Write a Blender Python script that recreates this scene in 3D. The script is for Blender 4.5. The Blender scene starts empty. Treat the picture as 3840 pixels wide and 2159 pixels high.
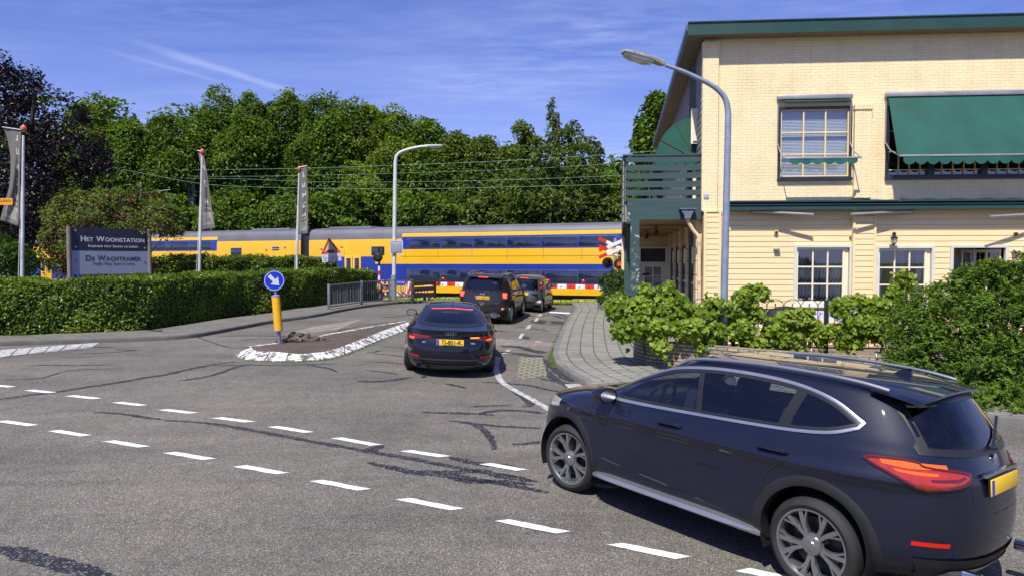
import bpy, bmesh, math, random
import numpy as np
from mathutils import Vector, Matrix
R = math.radians
rng = np.random.default_rng(7)
random.seed(7)
scn = bpy.context.scene

# ---------------------------------------------------------------- camera, sky, sun, exposure
EYE = Vector((0.0, 0.0, 2.4))
FPX, W0, H0, YH = 2600.0, 3840.0, 2159.0, 985.0
PITCH = math.atan((H0 / 2 - YH) / FPX)
cam_d = bpy.data.cameras.new('camera')
cam_d.sensor_width = 36.0
cam_d.lens = FPX / W0 * 36.0
cam_d.clip_start = 0.1
cam_d.clip_end = 5000
cam = bpy.data.objects.new('camera', cam_d)
scn.collection.objects.link(cam)
cam.location = EYE
cam.rotation_euler = (math.pi / 2 - PITCH, 0, 0)
scn.camera = cam

SUN = Vector((-0.27, -0.62, 1.0)).normalized()
SUN_EL = math.asin(SUN.z)
SUN_AZ = math.atan2(SUN.x, SUN.y)
sd = bpy.data.lights.new('sun', 'SUN')
sd.energy = 5.0
sd.angle = R(0.5)
sd.color = (1.0, 0.95, 0.86)
so = bpy.data.objects.new('sun', sd)
scn.collection.objects.link(so)
so.rotation_euler = (-SUN).to_track_quat('-Z', 'Y').to_euler()
so.location = (-20, -20, 60)

scn.view_settings.view_transform = 'Standard'
scn.view_settings.look = 'None'
scn.view_settings.exposure = 0.32
scn.view_settings.gamma = 1.0
scn.cycles.use_denoising = True
scn.cycles.max_bounces = 8
scn.cycles.transparent_max_bounces = 16
scn.cycles.sample_clamp_indirect = 6.0
scn.cycles.caustics_reflective = False
scn.cycles.caustics_refractive = False

def N(nt, typ, **kw):
    n = nt.nodes.new(typ)
    for k, v in kw.items():
        if k.startswith('i_'):
            n.inputs[k[2:].replace('_', ' ')].default_value = v
        elif k.startswith('n_'):
            n.inputs[int(k[2:])].default_value = v
        else:
            setattr(n, k, v)
    return n

def make_world():
    w = bpy.data.worlds.new('World')
    scn.world = w
    w.use_nodes = True
    nt = w.node_tree
    nt.nodes.clear()
    L = nt.links.new
    out = N(nt, 'ShaderNodeOutputWorld')
    bg = N(nt, 'ShaderNodeBackground')
    bg.inputs['Strength'].default_value = 0.12
    sky = N(nt, 'ShaderNodeTexSky', sky_type='NISHITA', sun_disc=False)
    sky.sun_elevation = SUN_EL
    sky.sun_rotation = SUN_AZ
    sky.altitude = 0
    sky.air_density = 1.0
    sky.dust_density = 0.6
    sky.ozone_density = 2.5
    # high thin cloud, mapped on a flat cloud deck far above the place
    tc = N(nt, 'ShaderNodeTexCoord')
    sep = N(nt, 'ShaderNodeSeparateXYZ')
    L(tc.outputs['Generated'], sep.inputs[0])
    zz = N(nt, 'ShaderNodeMath', operation='MAXIMUM', n_1=0.03)
    L(sep.outputs['Z'], zz.inputs[0])
    dx = N(nt, 'ShaderNodeMath', operation='DIVIDE')
    dy = N(nt, 'ShaderNodeMath', operation='DIVIDE')
    L(sep.outputs['X'], dx.inputs[0]); L(zz.outputs[0], dx.inputs[1])
    L(sep.outputs['Y'], dy.inputs[0]); L(zz.outputs[0], dy.inputs[1])
    cmb = N(nt, 'ShaderNodeCombineXYZ')
    L(dx.outputs[0], cmb.inputs[0]); L(dy.outputs[0], cmb.inputs[1])
    mp = N(nt, 'ShaderNodeMapping')
    mp.inputs['Rotation'].default_value = (0, 0, R(25))
    mp.inputs['Scale'].default_value = (0.5, 1.1, 1)
    L(cmb.outputs[0], mp.inputs[0])
    n1 = N(nt, 'ShaderNodeTexNoise', i_Scale=0.9, i_Detail=7.0, i_Roughness=0.6, i_Distortion=0.6)
    L(mp.outputs[0], n1.inputs['Vector'])
    r1 = N(nt, 'ShaderNodeMapRange', n_1=0.36, n_2=0.78)
    L(n1.outputs['Fac'], r1.inputs[0])
    # small mackerel ripples
    n2 = N(nt, 'ShaderNodeTexNoise', i_Scale=7.0, i_Detail=4.0, i_Roughness=0.6, i_Distortion=0.3)
    L(mp.outputs[0], n2.inputs['Vector'])
    r2 = N(nt, 'ShaderNodeMapRange', n_1=0.4, n_2=0.7)
    L(n2.outputs['Fac'], r2.inputs[0])
    n3 = N(nt, 'ShaderNodeTexNoise', i_Scale=0.45, i_Detail=2.0)
    L(cmb.outputs[0], n3.inputs['Vector'])
    r3 = N(nt, 'ShaderNodeMapRange', n_1=0.42, n_2=0.68)
    L(n3.outputs['Fac'], r3.inputs[0])
    mm = N(nt, 'ShaderNodeMath', operation='MULTIPLY')
    L(r2.outputs[0], mm.inputs[0]); L(r3.outputs[0], mm.inputs[1])
    m2 = N(nt, 'ShaderNodeMath', operation='MULTIPLY', n_1=0.34)
    L(mm.outputs[0], m2.inputs[0])
    m1 = N(nt, 'ShaderNodeMath', operation='MULTIPLY', n_1=0.32)
    L(r1.outputs[0], m1.inputs[0])
    acc = N(nt, 'ShaderNodeMath', operation='ADD')
    L(m1.outputs[0], acc.inputs[0]); L(m2.outputs[0], acc.inputs[1])

    def contrail(p0, p1, width, amount, acc):
        # a straight old vapour trail between two points of the cloud deck
        ax, ay = p0; bx, by = p1
        ln = math.hypot(bx - ax, by - ay)
        tx, ty = (bx - ax) / ln, (by - ay) / ln
        d = N(nt, 'ShaderNodeVectorMath', operation='DOT_PRODUCT'); d.inputs[1].default_value = (-ty, tx, 0)
        s = N(nt, 'ShaderNodeVectorMath', operation='SUBTRACT'); s.inputs[1].default_value = (ax, ay, 0)
        nz = N(nt, 'ShaderNodeTexNoise', i_Scale=2.2, i_Detail=6.0, i_Roughness=0.65)
        L(cmb.outputs[0], nz.inputs['Vector'])
        off = N(nt, 'ShaderNodeMath', operation='MULTIPLY_ADD', n_1=width * 1.6, n_2=-width * 0.8)
        L(nz.outputs['Fac'], off.inputs[0])
        L(cmb.outputs[0], s.inputs[0]); L(s.outputs[0], d.inputs[0])
        d2 = N(nt, 'ShaderNodeMath', operation='ADD'); L(d.outputs['Value'], d2.inputs[0]); L(off.outputs[0], d2.inputs[1])
        ab = N(nt, 'ShaderNodeMath', operation='ABSOLUTE'); L(d2.outputs[0], ab.inputs[0])
        rr = N(nt, 'ShaderNodeMapRange', interpolation_type='SMOOTHSTEP', n_1=width, n_2=0.0); L(ab.outputs[0], rr.inputs[0])
        t = N(nt, 'ShaderNodeVectorMath', operation='DOT_PRODUCT'); t.inputs[1].default_value = (tx, ty, 0)
        L(s.outputs[0], t.inputs[0])
        ra = N(nt, 'ShaderNodeMapRange', interpolation_type='SMOOTHSTEP', n_1=0.0, n_2=ln * 0.45); L(t.outputs['Value'], ra.inputs[0])
        rb = N(nt, 'ShaderNodeMapRange', interpolation_type='SMOOTHSTEP', n_1=ln, n_2=ln * 0.75); L(t.outputs['Value'], rb.inputs[0])
        a = N(nt, 'ShaderNodeMath', operation='MULTIPLY'); L(rr.outputs[0], a.inputs[0]); L(ra.outputs[0], a.inputs[1])
        b = N(nt, 'ShaderNodeMath', operation='MULTIPLY'); L(a.outputs[0], b.inputs[0]); L(rb.outputs[0], b.inputs[1])
        c = N(nt, 'ShaderNodeMath', operation='MULTIPLY_ADD', n_1=amount); L(b.outputs[0], c.inputs[0]); L(acc.outputs[0], c.inputs[2])
        return c
    def deck(px, py):
        v = ray(px, py)
        return (v.x / v.z, v.y / v.z)
    acc = contrail(deck(330, 100), deck(1180, 375), 0.085, 0.30, acc)
    acc = contrail(deck(270, 150), deck(900, 330), 0.06, 0.16, acc)
    # thin veil that thickens towards the horizon
    vz = N(nt, 'ShaderNodeMapRange', interpolation_type='SMOOTHSTEP', n_1=0.34, n_2=0.02, n_3=0.0, n_4=0.42)
    L(sep.outputs['Z'], vz.inputs[0])
    ac2 = N(nt, 'ShaderNodeMath', operation='ADD'); L(acc.outputs[0], ac2.inputs[0]); L(vz.outputs[0], ac2.inputs[1])
    cl = N(nt, 'ShaderNodeMath', operation='MINIMUM', n_1=0.8)
    L(ac2.outputs[0], cl.inputs[0])
    # violet-leaning summer blue
    tint = N(nt, 'ShaderNodeMix', data_type='RGBA', blend_type='MULTIPLY')
    tint.inputs[0].default_value = 1.0
    L(sky.outputs[0], tint.inputs[6])
    tint.inputs[7].default_value = (0.50, 0.545, 1.03, 1)
    mx = N(nt, 'ShaderNodeMix', data_type='RGBA')
    L(cl.outputs[0], mx.inputs[0])
    L(tint.outputs[2], mx.inputs[6])
    mx.inputs[7].default_value = (3.9, 4.6, 7.4, 1)
    L(mx.outputs[2], bg.inputs['Color'])
    L(bg.outputs[0], out.inputs[0])

def ray(px, py):
    x = (px - W0 / 2) / FPX
    y = -(py - H0 / 2) / FPX
    v = Vector((x, 1.0, y))
    c, s = math.cos(-PITCH), math.sin(-PITCH)
    return Vector((v.x, v.y * c - v.z * s, v.y * s + v.z * c))
make_world()

# ---------------------------------------------------------------- terrain height and places
PY = np.array([-60, 3, 6.5, 10, 14, 19, 23.6, 28, 33, 37, 41, 60, 3000.0])
PZ = np.array([0, 0, 0.01, 0.10, 0.20, 0.26, 0.31, 0.42, 0.45, 0.38, 0.24, 0.2, 0.2])
def sstep(a, b, v):
    t = np.clip((v - a) / (b - a), 0, 1)
    return t * t * (3 - 2 * t)
def gz(x, y):
    x = np.asarray(x, float); y = np.asarray(y, float)
    z = np.interp(y, PY, PZ)
    z = (z + np.interp(y - 1.2, PY, PZ) + np.interp(y + 1.2, PY, PZ)) / 3
    xc = np.interp(y, [8, 14, 24, 29, 34], [-1.3, -1.25, -0.55, 0.4, 1.4])
    u = x - xc
    u = np.where(u < 0, -1.7 * np.tanh(-u / 1.7), 3.0 * np.tanh(u / 3.0))
    return z - 0.048 * u * sstep(9, 13.5, y) * (1 - sstep(29, 37, y))
def G(px, py, up=0.0):
    """point on the ground seen at a pixel of the photograph"""
    v = ray(px, py)
    t = 20.0
    lo, hi = 1.0, 200.0
    for _ in range(60):
        t = (lo + hi) / 2
        p = EYE + v * t
        if p.z > gz(p.x, p.y): lo = t
        else: hi = t
    p = EYE + v * t
    return Vector((p.x, p.y, float(gz(p.x, p.y)) + up))
def AT(px, py, d):
    """point at forward distance d"""
    v = ray(px, py)
    return EYE + v * (d / v.y)
def ZAT(py, d):
    return AT(1920, py, d).z

# ---------------------------------------------------------------- mesh helpers
def link(o, parent=None):
    scn.collection.objects.link(o)
    if parent is not None: o.parent = parent
    return o
def np_mesh(name, V, F, mats=(), midx=None, smooth=False, cols=None, uvs=None):
    """V (n,3); F (m,k) uniform polygons"""
    V = np.asarray(V, np.float32); F = np.asarray(F, np.int32)
    me = bpy.data.meshes.new(name)
    me.vertices.add(len(V)); me.vertices.foreach_set('co', V.ravel())
    k = F.shape[1]
    me.loops.add(F.size); me.loops.foreach_set('vertex_index', F.ravel())
    me.polygons.add(len(F)); me.polygons.foreach_set('loop_start', np.arange(0, F.size, k, dtype=np.int32))
    me.polygons.foreach_set('loop_total', np.full(len(F), k, np.int32))
    for m in mats: me.materials.append(m)
    if midx is not None: me.polygons.foreach_set('material_index', np.asarray(midx, np.int32))
    me.polygons.foreach_set('use_smooth', np.full(len(F), smooth))
    if cols is not None:
        a = me.color_attributes.new('tone', 'FLOAT_COLOR', 'POINT')
        c = np.ones((len(V), 4), np.float32); c[:, :cols.shape[1]] = cols
        a.data.foreach_set('color', c.ravel())
    if uvs is not None:
        u = me.uv_layers.new(name='UVMap')
        u.data.foreach_set('uv', np.asarray(uvs, np.float32)[F.ravel()].ravel())
    me.update(); me.validate()
    return me
def obj(name, me, parent=None, loc=None):
    o = bpy.data.objects.new(name, me)
    link(o, parent)
    if loc is not None: o.location = loc
    return o
def tag(o, label=None, cat=None, group=None, kind=None):
    if label: o['label'] = label
    if cat: o['category'] = cat
    if group: o['group'] = group
    if kind: o['kind'] = kind
    return o
def thing(name, label, cat, loc=(0, 0, 0), rz=0.0, group=None):
    o = bpy.data.objects.new(name, None)
    link(o)
    o.empty_display_size = 0.2
    o.location = loc; o.rotation_euler = (0, 0, rz)
    return tag(o, label, cat, group)

class MB:
    """collects shapes and links them as one mesh object"""
    def __init__(s): s.v = []; s.f = []; s.m = []; s.uv = {}
    def add(s, vs, fs, m=0):
        b = len(s.v)
        s.v += [tuple(v) for v in vs]
        for f in fs:
            s.f.append(tuple(b + i for i in f)); s.m.append(m)
        return s
    def box(s, c, size, m=0, rz=0.0, M=None, bev=0.0):
        hx, hy, hz = size[0] / 2, size[1] / 2, size[2] / 2
        if bev > 0:
            return s.rbox(c, size, bev, m, rz, M)
        P = [Vector((x, y, z)) for z in (-hz, hz) for y in (-hy, hy) for x in (-hx, hx)]
        T = M if M is not None else Matrix.Rotation(rz, 3, 'Z')
        P = [T @ p + Vector(c) for p in P]
        return s.add(P, [(0, 2, 3, 1), (4, 5, 7, 6), (0, 1, 5, 4), (2, 6, 7, 3), (0, 4, 6, 2), (1, 3, 7, 5)], m)
    def rbox(s, c, size, b, m=0, rz=0.0, M=None):
        h = [q / 2 for q in size]
        b = min(b, *(q * 0.98 for q in h))
        T = M if M is not None else Matrix.Rotation(rz, 3, 'Z')
        bm = bmesh.new()
        bmesh.ops.create_cube(bm, size=1)
        for v in bm.verts: v.co = Vector((v.co.x * size[0], v.co.y * size[1], v.co.z * size[2]))
        bmesh.ops.bevel(bm, geom=list(bm.edges), offset=b, segments=2, profile=0.5, affect='EDGES')
        bm.verts.index_update()
        s.add([T @ v.co + Vector(c) for v in bm.verts], [[v.index for v in f.verts] for f in bm.faces], m)
        bm.free(); return s
    def bar(s, a, b, w, h, m=0, up=(0, 0, 1)):
        """rectangular bar from a to b, w across, h along up"""
        a = Vector(a); b = Vector(b); d = (b - a).normalized()
        u = Vector(up); sd_ = d.cross(u)
        if sd_.length < 1e-5: sd_ = d.cross(Vector((1, 0, 0)))
        sd_.normalize(); u = sd_.cross(d)
        P = []
        for p in (a, b):
            for i, j in ((-1, -1), (1, -1), (1, 1), (-1, 1)):
                P.append(p + sd_ * (i * w / 2) + u * (j * h / 2))
        return s.add(P, [(0, 3, 2, 1), (4, 5, 6, 7), (0, 1, 5, 4), (1, 2, 6, 5), (2, 3, 7, 6), (3, 0, 4, 7)], m)
    def tube(s, pts, r, n=10, m=0, cap=True, closed=False):
        pts = [Vector(p) for p in pts]
        k = len(pts)
        rs = r if hasattr(r, '__len__') else [r] * k
        nrm = None; vs = []
        for i, p in enumerate(pts):
            if closed: d = pts[(i + 1) % k] - pts[i - 1]
            else: d = pts[min(i + 1, k - 1)] - pts[max(i - 1, 0)]
            d.normalize()
            if nrm is None:
                nrm = d.orthogonal().normalized()
            else:
                nrm = (nrm - d * nrm.dot(d))
                if nrm.length < 1e-6: nrm = d.orthogonal()
                nrm.normalize()
            bn = d.cross(nrm)
            for j in range(n):
                a = 2 * math.pi * j / n
                vs.append(p + (nrm * math.cos(a) + bn * math.sin(a)) * rs[i])
        fs = []
        for i in range(k if closed else k - 1):
            i2 = (i + 1) % k
            for j in range(n):
                j2 = (j + 1) % n
                fs.append((i * n + j, i * n + j2, i2 * n + j2, i2 * n + j))
        if cap and not closed:
            fs.append(tuple(range(n - 1, -1, -1))); fs.append(tuple((k - 1) * n + j for j in range(n)))
        return s.add(vs, fs, m)
    def lathe(s, prof, c=(0, 0, 0), n=24, m=0, M=None, cap=True):
        """prof: (radius, height) list, round Z"""
        vs = []; fs = []
        T = M if M is not None else Matrix.Identity(3)
        for r, z in prof:
            for j in range(n):
                a = 2 * math.pi * j / n
                vs.append(T @ Vector((r * math.cos(a), r * math.sin(a), z)) + Vector(c))
        for i in range(len(prof) - 1):
            for j in range(n):
                j2 = (j + 1) % n
                fs.append((i * n + j, i * n + j2, (i + 1) * n + j2, (i + 1) * n + j))
        if cap:
            fs.append(tuple(range(n - 1, -1, -1))); fs.append(tuple((len(prof) - 1) * n + j for j in range(n)))
        return s.add(vs, fs, m)
    def prism(s, poly, o, ex, ey, ez, h, m=0):
        """flat polygon poly [(u,v)] at o spanned by ex, ey, pushed out by ez*h"""
        o = Vector(o); ex = Vector(ex); ey = Vector(ey); ez = Vector(ez)
        k = len(poly)
        A = [o + ex * u + ey * v for u, v in poly]
        B = [p + ez * h for p in A]
        fs = [tuple(range(k - 1, -1, -1)), tuple(range(k, 2 * k))]
        for i in range(k):
            j = (i + 1) % k
            fs.append((i, j, k + j, k + i))
        return s.add(A + B, fs, m)
    def grid(s, P, m=0, flip=False):
        """P: rows of points"""
        r, c = len(P), len(P[0])
        fs = []
        for i in range(r - 1):
            for j in range(c - 1):
                f = (i * c + j, i * c + j + 1, (i + 1) * c + j + 1, (i + 1) * c + j)
                fs.append(f[::-1] if flip else f)
        return s.add([p for row in P for p in row], fs, m)
    def build(s, name, mats, parent=None, smooth=True, angle=35, loc=None, bevel=0.0, recalc=True):
        me = bpy.data.meshes.new(name)
        me.from_pydata(s.v, [], s.f)
        if not isinstance(mats, (list, tuple)): mats = [mats]
        for q in mats: me.materials.append(q)
        me.polygons.foreach_set('material_index', s.m)
        if recalc:
            bm = bmesh.new(); bm.from_mesh(me)
            bmesh.ops.recalc_face_normals(bm, faces=bm.faces)
            bm.to_mesh(me); bm.free()
        if smooth:
            me.polygons.foreach_set('use_smooth', [True] * len(me.polygons))
            me.set_sharp_from_angle(angle=R(angle))
        me.update()
        o = obj(name, me, parent, loc)
        if bevel > 0:
            md = o.modifiers.new('bevel', 'BEVEL'); md.width = bevel; md.segments = 2; md.limit_method = 'ANGLE'
        return o

_txt = {}
def text_mesh(body, size=1.0, extrude=0.002, align='CENTER', bold=0.0, space=1.0):
    """lettering as plain mesh in the XY plane: returns verts, faces"""
    cu = bpy.data.curves.new('t', 'FONT')
    cu.body = body; cu.size = size; cu.extrude = extrude; cu.align_x = align; cu.align_y = 'CENTER'
    cu.offset = bold; cu.space_character = space; cu.resolution_u = 4
    o = bpy.data.objects.new('t', cu)
    scn.collection.objects.link(o)
    dg = bpy.context.evaluated_depsgraph_get()
    dg.update()
    me = bpy.data.meshes.new_from_object(o.evaluated_get(dg))
    V = [v.co.copy() for v in me.vertices]; F = [tuple(p.vertices) for p in me.polygons]
    bpy.data.objects.remove(o); bpy.data.curves.remove(cu); bpy.data.meshes.remove(me)
    return V, F
def put_text(mb, body, o, ex, ey, size, m=0, extrude=0.002, align='CENTER', bold=0.0, space=1.0, sx=1.0):
    V, F = text_mesh(body, size, extrude, align, bold, space)
    ex = Vector(ex).normalized(); ey = Vector(ey).normalized(); ez = ex.cross(ey)
    o = Vector(o)
    mb.add([o + ex * (v.x * sx) + ey * v.y + ez * v.z for v in V], F, m)

def smooth_poly(pts, n=8):
    """Catmull-Rom through points"""
    P = [Vector(p) for p in pts]
    out = []
    for i in range(len(P) - 1):
        p0 = P[max(i - 1, 0)]; p1 = P[i]; p2 = P[i + 1]; p3 = P[min(i + 2, len(P) - 1)]
        for k in range(n):
            t = k / n
            out.append(0.5 * ((2 * p1) + (p2 - p0) * t + (2 * p0 - 5 * p1 + 4 * p2 - p3) * t * t + (3 * p1 - p0 - 3 * p2 + p3) * t ** 3))
    out.append(P[-1])
    return out

# ---------------------------------------------------------------- materials
def mat(name):
    m = bpy.data.materials.new(name); m.use_nodes = True
    nt = m.node_tree
    return m, nt, nt.nodes['Principled BSDF'], nt.links.new
def ramp(nt, stops):
    r = nt.nodes.new('ShaderNodeValToRGB')
    el = r.color_ramp.elements
    while len(el) < len(stops): el.new(0.5)
    for e, (p, c) in zip(el, stops):
        e.position = p; e.color = (*c, 1) if len(c) == 3 else c
    return r
def plain(name, col, rough=0.6, metal=0.0, var=0.12, scale=3.0, coat=0.0, bump=0.0, bscale=40.0, spec=None):
    """one colour with faint irregular wear"""
    m, nt, p, L = mat(name)
    tc = N(nt, 'ShaderNodeTexCoord')
    nz = N(nt, 'ShaderNodeTexNoise', i_Scale=scale, i_Detail=6.0, i_Roughness=0.6)
    L(tc.outputs['Object'], nz.inputs['Vector'])
    c = np.array(col)
    rp = ramp(nt, [(0.3, tuple(np.clip(c * (1 - var), 0, 1))), (0.7, tuple(np.clip(c * (1 + var), 0, 1)))])
    L(nz.outputs['Fac'], rp.inputs[0]); L(rp.outputs[0], p.inputs['Base Color'])
    rr = N(nt, 'ShaderNodeMapRange', n_3=max(rough - 0.08, 0.02), n_4=min(rough + 0.08, 1.0))
    L(nz.outputs['Fac'], rr.inputs[0]); L(rr.outputs[0], p.inputs['Roughness'])
    p.inputs['Metallic'].default_value = metal
    p.inputs['Coat Weight'].default_value = coat
    p.inputs['Coat Roughness'].default_value = 0.05
    if spec is not None: p.inputs['Specular IOR Level'].default_value = spec
    if bump > 0:
        n2 = N(nt, 'ShaderNodeTexNoise', i_Scale=bscale, i_Detail=4.0)
        L(tc.outputs['Object'], n2.inputs['Vector'])
        b = N(nt, 'ShaderNodeBump', i_Strength=bump, i_Distance=0.01)
        L(n2.outputs['Fac'], b.inputs['Height']); L(b.outputs[0], p.inputs['Normal'])
    return m
def glowing(name, col, strength, base=None, rough=0.25):
    m, nt, p, L = mat(name)
    p.inputs['Base Color'].default_value = (*(base or col), 1)
    p.inputs['Emission Color'].default_value = (*col, 1)
    p.inputs['Emission Strength'].default_value = strength
    p.inputs['Roughness'].default_value = rough
    return m
def glass_mat(name, tint=(0.03, 0.035, 0.04), base=0.075, rough=0.0):
    """tinted pane: a clear share plus mirror-like reflections"""
    m, nt, p, L = mat(name)
    nt.nodes.remove(p)
    out = nt.nodes['Material Output']
    tr = N(nt, 'ShaderNodeBsdfTransparent'); tr.inputs[0].default_value = (*[min(1, t) for t in tint], 1)
    gl = N(nt, 'ShaderNodeBsdfGlossy'); gl.inputs['Roughness'].default_value = rough
    lw = N(nt, 'ShaderNodeLayerWeight'); lw.inputs[0].default_value = 0.5
    pw_ = N(nt, 'ShaderNodeMath', operation='POWER', n_1=4.0); L(lw.outputs['Facing'], pw_.inputs[0])
    fr = N(nt, 'ShaderNodeMath', operation='MULTIPLY_ADD', n_1=0.9, n_2=base); L(pw_.outputs[0], fr.inputs[0])
    mx = N(nt, 'ShaderNodeMixShader')
    L(fr.outputs[0], mx.inputs[0]); L(tr.outputs[0], mx.inputs[1]); L(gl.outputs[0], mx.inputs[2])
    L(mx.outputs[0], out.inputs[0])
    return m
def leaf_mat(name, dark, light, trans=0.35, rough=0.5, spec=0.3):
    m, nt, p, L = mat(name)
    out = nt.nodes['Material Output']
    at = N(nt, 'ShaderNodeAttribute', attribute_name='tone')
    sp = N(nt, 'ShaderNodeSeparateColor')
    L(at.outputs['Color'], sp.inputs[0])
    rp = ramp(nt, [(0.0, dark), (1.0, light)])
    L(sp.outputs[0], rp.inputs[0])
    L(rp.outputs[0], p.inputs['Base Color'])
    p.inputs['Roughness'].default_value = rough
    p.inputs['Specular IOR Level'].default_value = spec
    tb = N(nt, 'ShaderNodeBsdfTranslucent')
    hs = N(nt, 'ShaderNodeHueSaturation', i_Hue=0.485, i_Saturation=1.1, i_Value=1.3)
    L(rp.outputs[0], hs.inputs['Color']); L(hs.outputs[0], tb.inputs[0])
    mx = N(nt, 'ShaderNodeMixShader'); mx.inputs[0].default_value = trans
    L(p.outputs[0], mx.inputs[1]); L(tb.outputs[0], mx.inputs[2])
    L(mx.outputs[0], out.inputs[0])
    return m
# ---------------------------------------------------------------- ground, road, pavements, markings
def asphalt_mat():
    m, nt, p, L = mat('asphalt')
    tc = N(nt, 'ShaderNodeTexCoord')
    co = tc.outputs['Object']
    v = N(nt, 'ShaderNodeTexVoronoi', feature='F1', i_Scale=115.0)
    L(co, v.inputs['Vector'])
    sep = N(nt, 'ShaderNodeSeparateColor'); L(v.outputs['Color'], sep.inputs[0])
    chips = ramp(nt, [(0.0, (0.087, 0.083, 0.074)), (0.35, (0.152, 0.144, 0.128)), (0.62, (0.203, 0.192, 0.169)),
                      (0.80, (0.21, 0.19, 0.15)), (0.93, (0.30, 0.285, 0.26)), (1.0, (0.46, 0.44, 0.41))])
    L(sep.outputs[0], chips.inputs[0])
    # bitumen between the stones
    gap = N(nt, 'ShaderNodeMapRange', n_1=0.35, n_2=0.75, n_3=1.0, n_4=0.5)
    L(v.outputs['Distance'], gap.inputs[0])
    c1 = N(nt, 'ShaderNodeMix', data_type='RGBA', blend_type='MULTIPLY'); c1.inputs[0].default_value = 1.0
    L(chips.outputs[0], c1.inputs[6]); L(gap.outputs[0], c1.inputs[7])
    # large patches of wear
    n1 = N(nt, 'ShaderNodeTexNoise', i_Scale=0.35, i_Detail=6.0, i_Roughness=0.6); L(co, n1.inputs['Vector'])
    w = ramp(nt, [(0.32, (0.80, 0.79, 0.78)), (0.5, (1.0, 0.99, 0.97)), (0.7, (1.18, 1.15, 1.08))])
    L(n1.outputs['Fac'], w.inputs[0])
    c2 = N(nt, 'ShaderNodeMix', data_type='RGBA', blend_type='MULTIPLY'); c2.inputs[0].default_value = 1.0
    L(c1.outputs[2], c2.inputs[6]); L(w.outputs[0], c2.inputs[7])
    n2 = N(nt, 'ShaderNodeTexNoise', i_Scale=4.0, i_Detail=8.0, i_Roughness=0.7); L(co, n2.inputs['Vector'])
    w2 = ramp(nt, [(0.35, (0.86, 0.86, 0.86)), (0.65, (1.1, 1.1, 1.1))]); L(n2.outputs['Fac'], w2.inputs[0])
    c3 = N(nt, 'ShaderNodeMix', data_type='RGBA', blend_type='MULTIPLY'); c3.inputs[0].default_value = 1.0
    L(c2.outputs[2], c3.inputs[6]); L(w2.outputs[0], c3.inputs[7])
    n5 = N(nt, 'ShaderNodeTexNoise', i_Scale=0.9, i_Detail=5.0, i_Roughness=0.6, i_Distortion=1.2)
    mp5 = N(nt, 'ShaderNodeMapping'); mp5.inputs['Rotation'].default_value = (0, 0, R(28)); mp5.inputs['Scale'].default_value = (0.12, 0.9, 1)
    L(co, mp5.inputs[0]); L(mp5.outputs[0], n5.inputs['Vector'])
    w5 = ramp(nt, [(0.35, (0.84, 0.835, 0.83)), (0.52, (1, 1, 1)), (0.66, (1.14, 1.12, 1.08))]); L(n5.outputs['Fac'], w5.inputs[0])
    c5 = N(nt, 'ShaderNodeMix', data_type='RGBA', blend_type='MULTIPLY'); c5.inputs[0].default_value = 1.0
    L(c3.outputs[2], c5.inputs[6]); L(w5.outputs[0], c5.inputs[7])
    n6 = N(nt, 'ShaderNodeTexNoise', i_Scale=2.3, i_Detail=9.0, i_Roughness=0.75); L(co, n6.inputs['Vector'])
    w6 = ramp(nt, [(0.64, (1, 1, 1)), (0.76, (0.75, 0.74, 0.73))]); L(n6.outputs['Fac'], w6.inputs[0])
    c6 = N(nt, 'ShaderNodeMix', data_type='RGBA', blend_type='MULTIPLY'); c6.inputs[0].default_value = 0.6
    L(c5.outputs[2], c6.inputs[6]); L(w6.outputs[0], c6.inputs[7])
    L(c6.outputs[2], p.inputs['Base Color'])
    p.inputs['Roughness'].default_value = 0.82
    p.inputs['Specular IOR Level'].default_value = 0.3
    b = N(nt, 'ShaderNodeBump', i_Strength=0.55, i_Distance=0.006)
    L(v.outputs['Distance'], b.inputs['Height']); b.invert = True
    L(b.outputs[0], p.inputs['Normal'])
    return m
M_ASPH = asphalt_mat()

def worn_mat(name, paint, under, lo=0.42, hi=0.5, scale=9.0, rough=0.7):
    """old paint flaking off over what lies under it"""
    m, nt, p, L = mat(name)
    tc = N(nt, 'ShaderNodeTexCoord')
    n1 = N(nt, 'ShaderNodeTexNoise', i_Scale=scale, i_Detail=10.0, i_Roughness=0.72, i_Distortion=0.4)
    L(tc.outputs['Object'], n1.inputs['Vector'])
    f = N(nt, 'ShaderNodeMapRange', n_1=lo, n_2=hi); L(n1.outputs['Fac'], f.inputs[0])
    n2 = N(nt, 'ShaderNodeTexNoise', i_Scale=60.0, i_Detail=3.0); L(tc.outputs['Object'], n2.inputs['Vector'])
    d = ramp(nt, [(0.35, tuple(q * 0.86 for q in paint)), (0.6, paint)]); L(n2.outputs['Fac'], d.inputs[0])
    mx = N(nt, 'ShaderNodeMix', data_type='RGBA')
    L(f.outputs[0], mx.inputs[0]); mx.inputs[6].default_value = (*under, 1); L(d.outputs[0], mx.inputs[7])
    L(mx.outputs[2], p.inputs['Base Color'])
    p.inputs['Roughness'].default_value = rough
    b = N(nt, 'ShaderNodeBump', i_Strength=0.4, i_Distance=0.004); L(n1.outputs['Fac'], b.inputs['Height'])
    L(b.outputs[0], p.inputs['Normal'])
    return m
M_LINE = worn_mat('road_paint', (0.72, 0.72, 0.70), (0.2, 0.19, 0.17), 0.22, 0.36, 14)
M_LINE_OLD = worn_mat('old_road_paint', (0.55, 0.54, 0.52), (0.14, 0.13, 0.12), 0.38, 0.56, 10)
M_KERBWHITE = worn_mat('whitewashed_kerb', (0.74, 0.74, 0.72), (0.11, 0.10, 0.085), 0.45, 0.53, 6)
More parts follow.
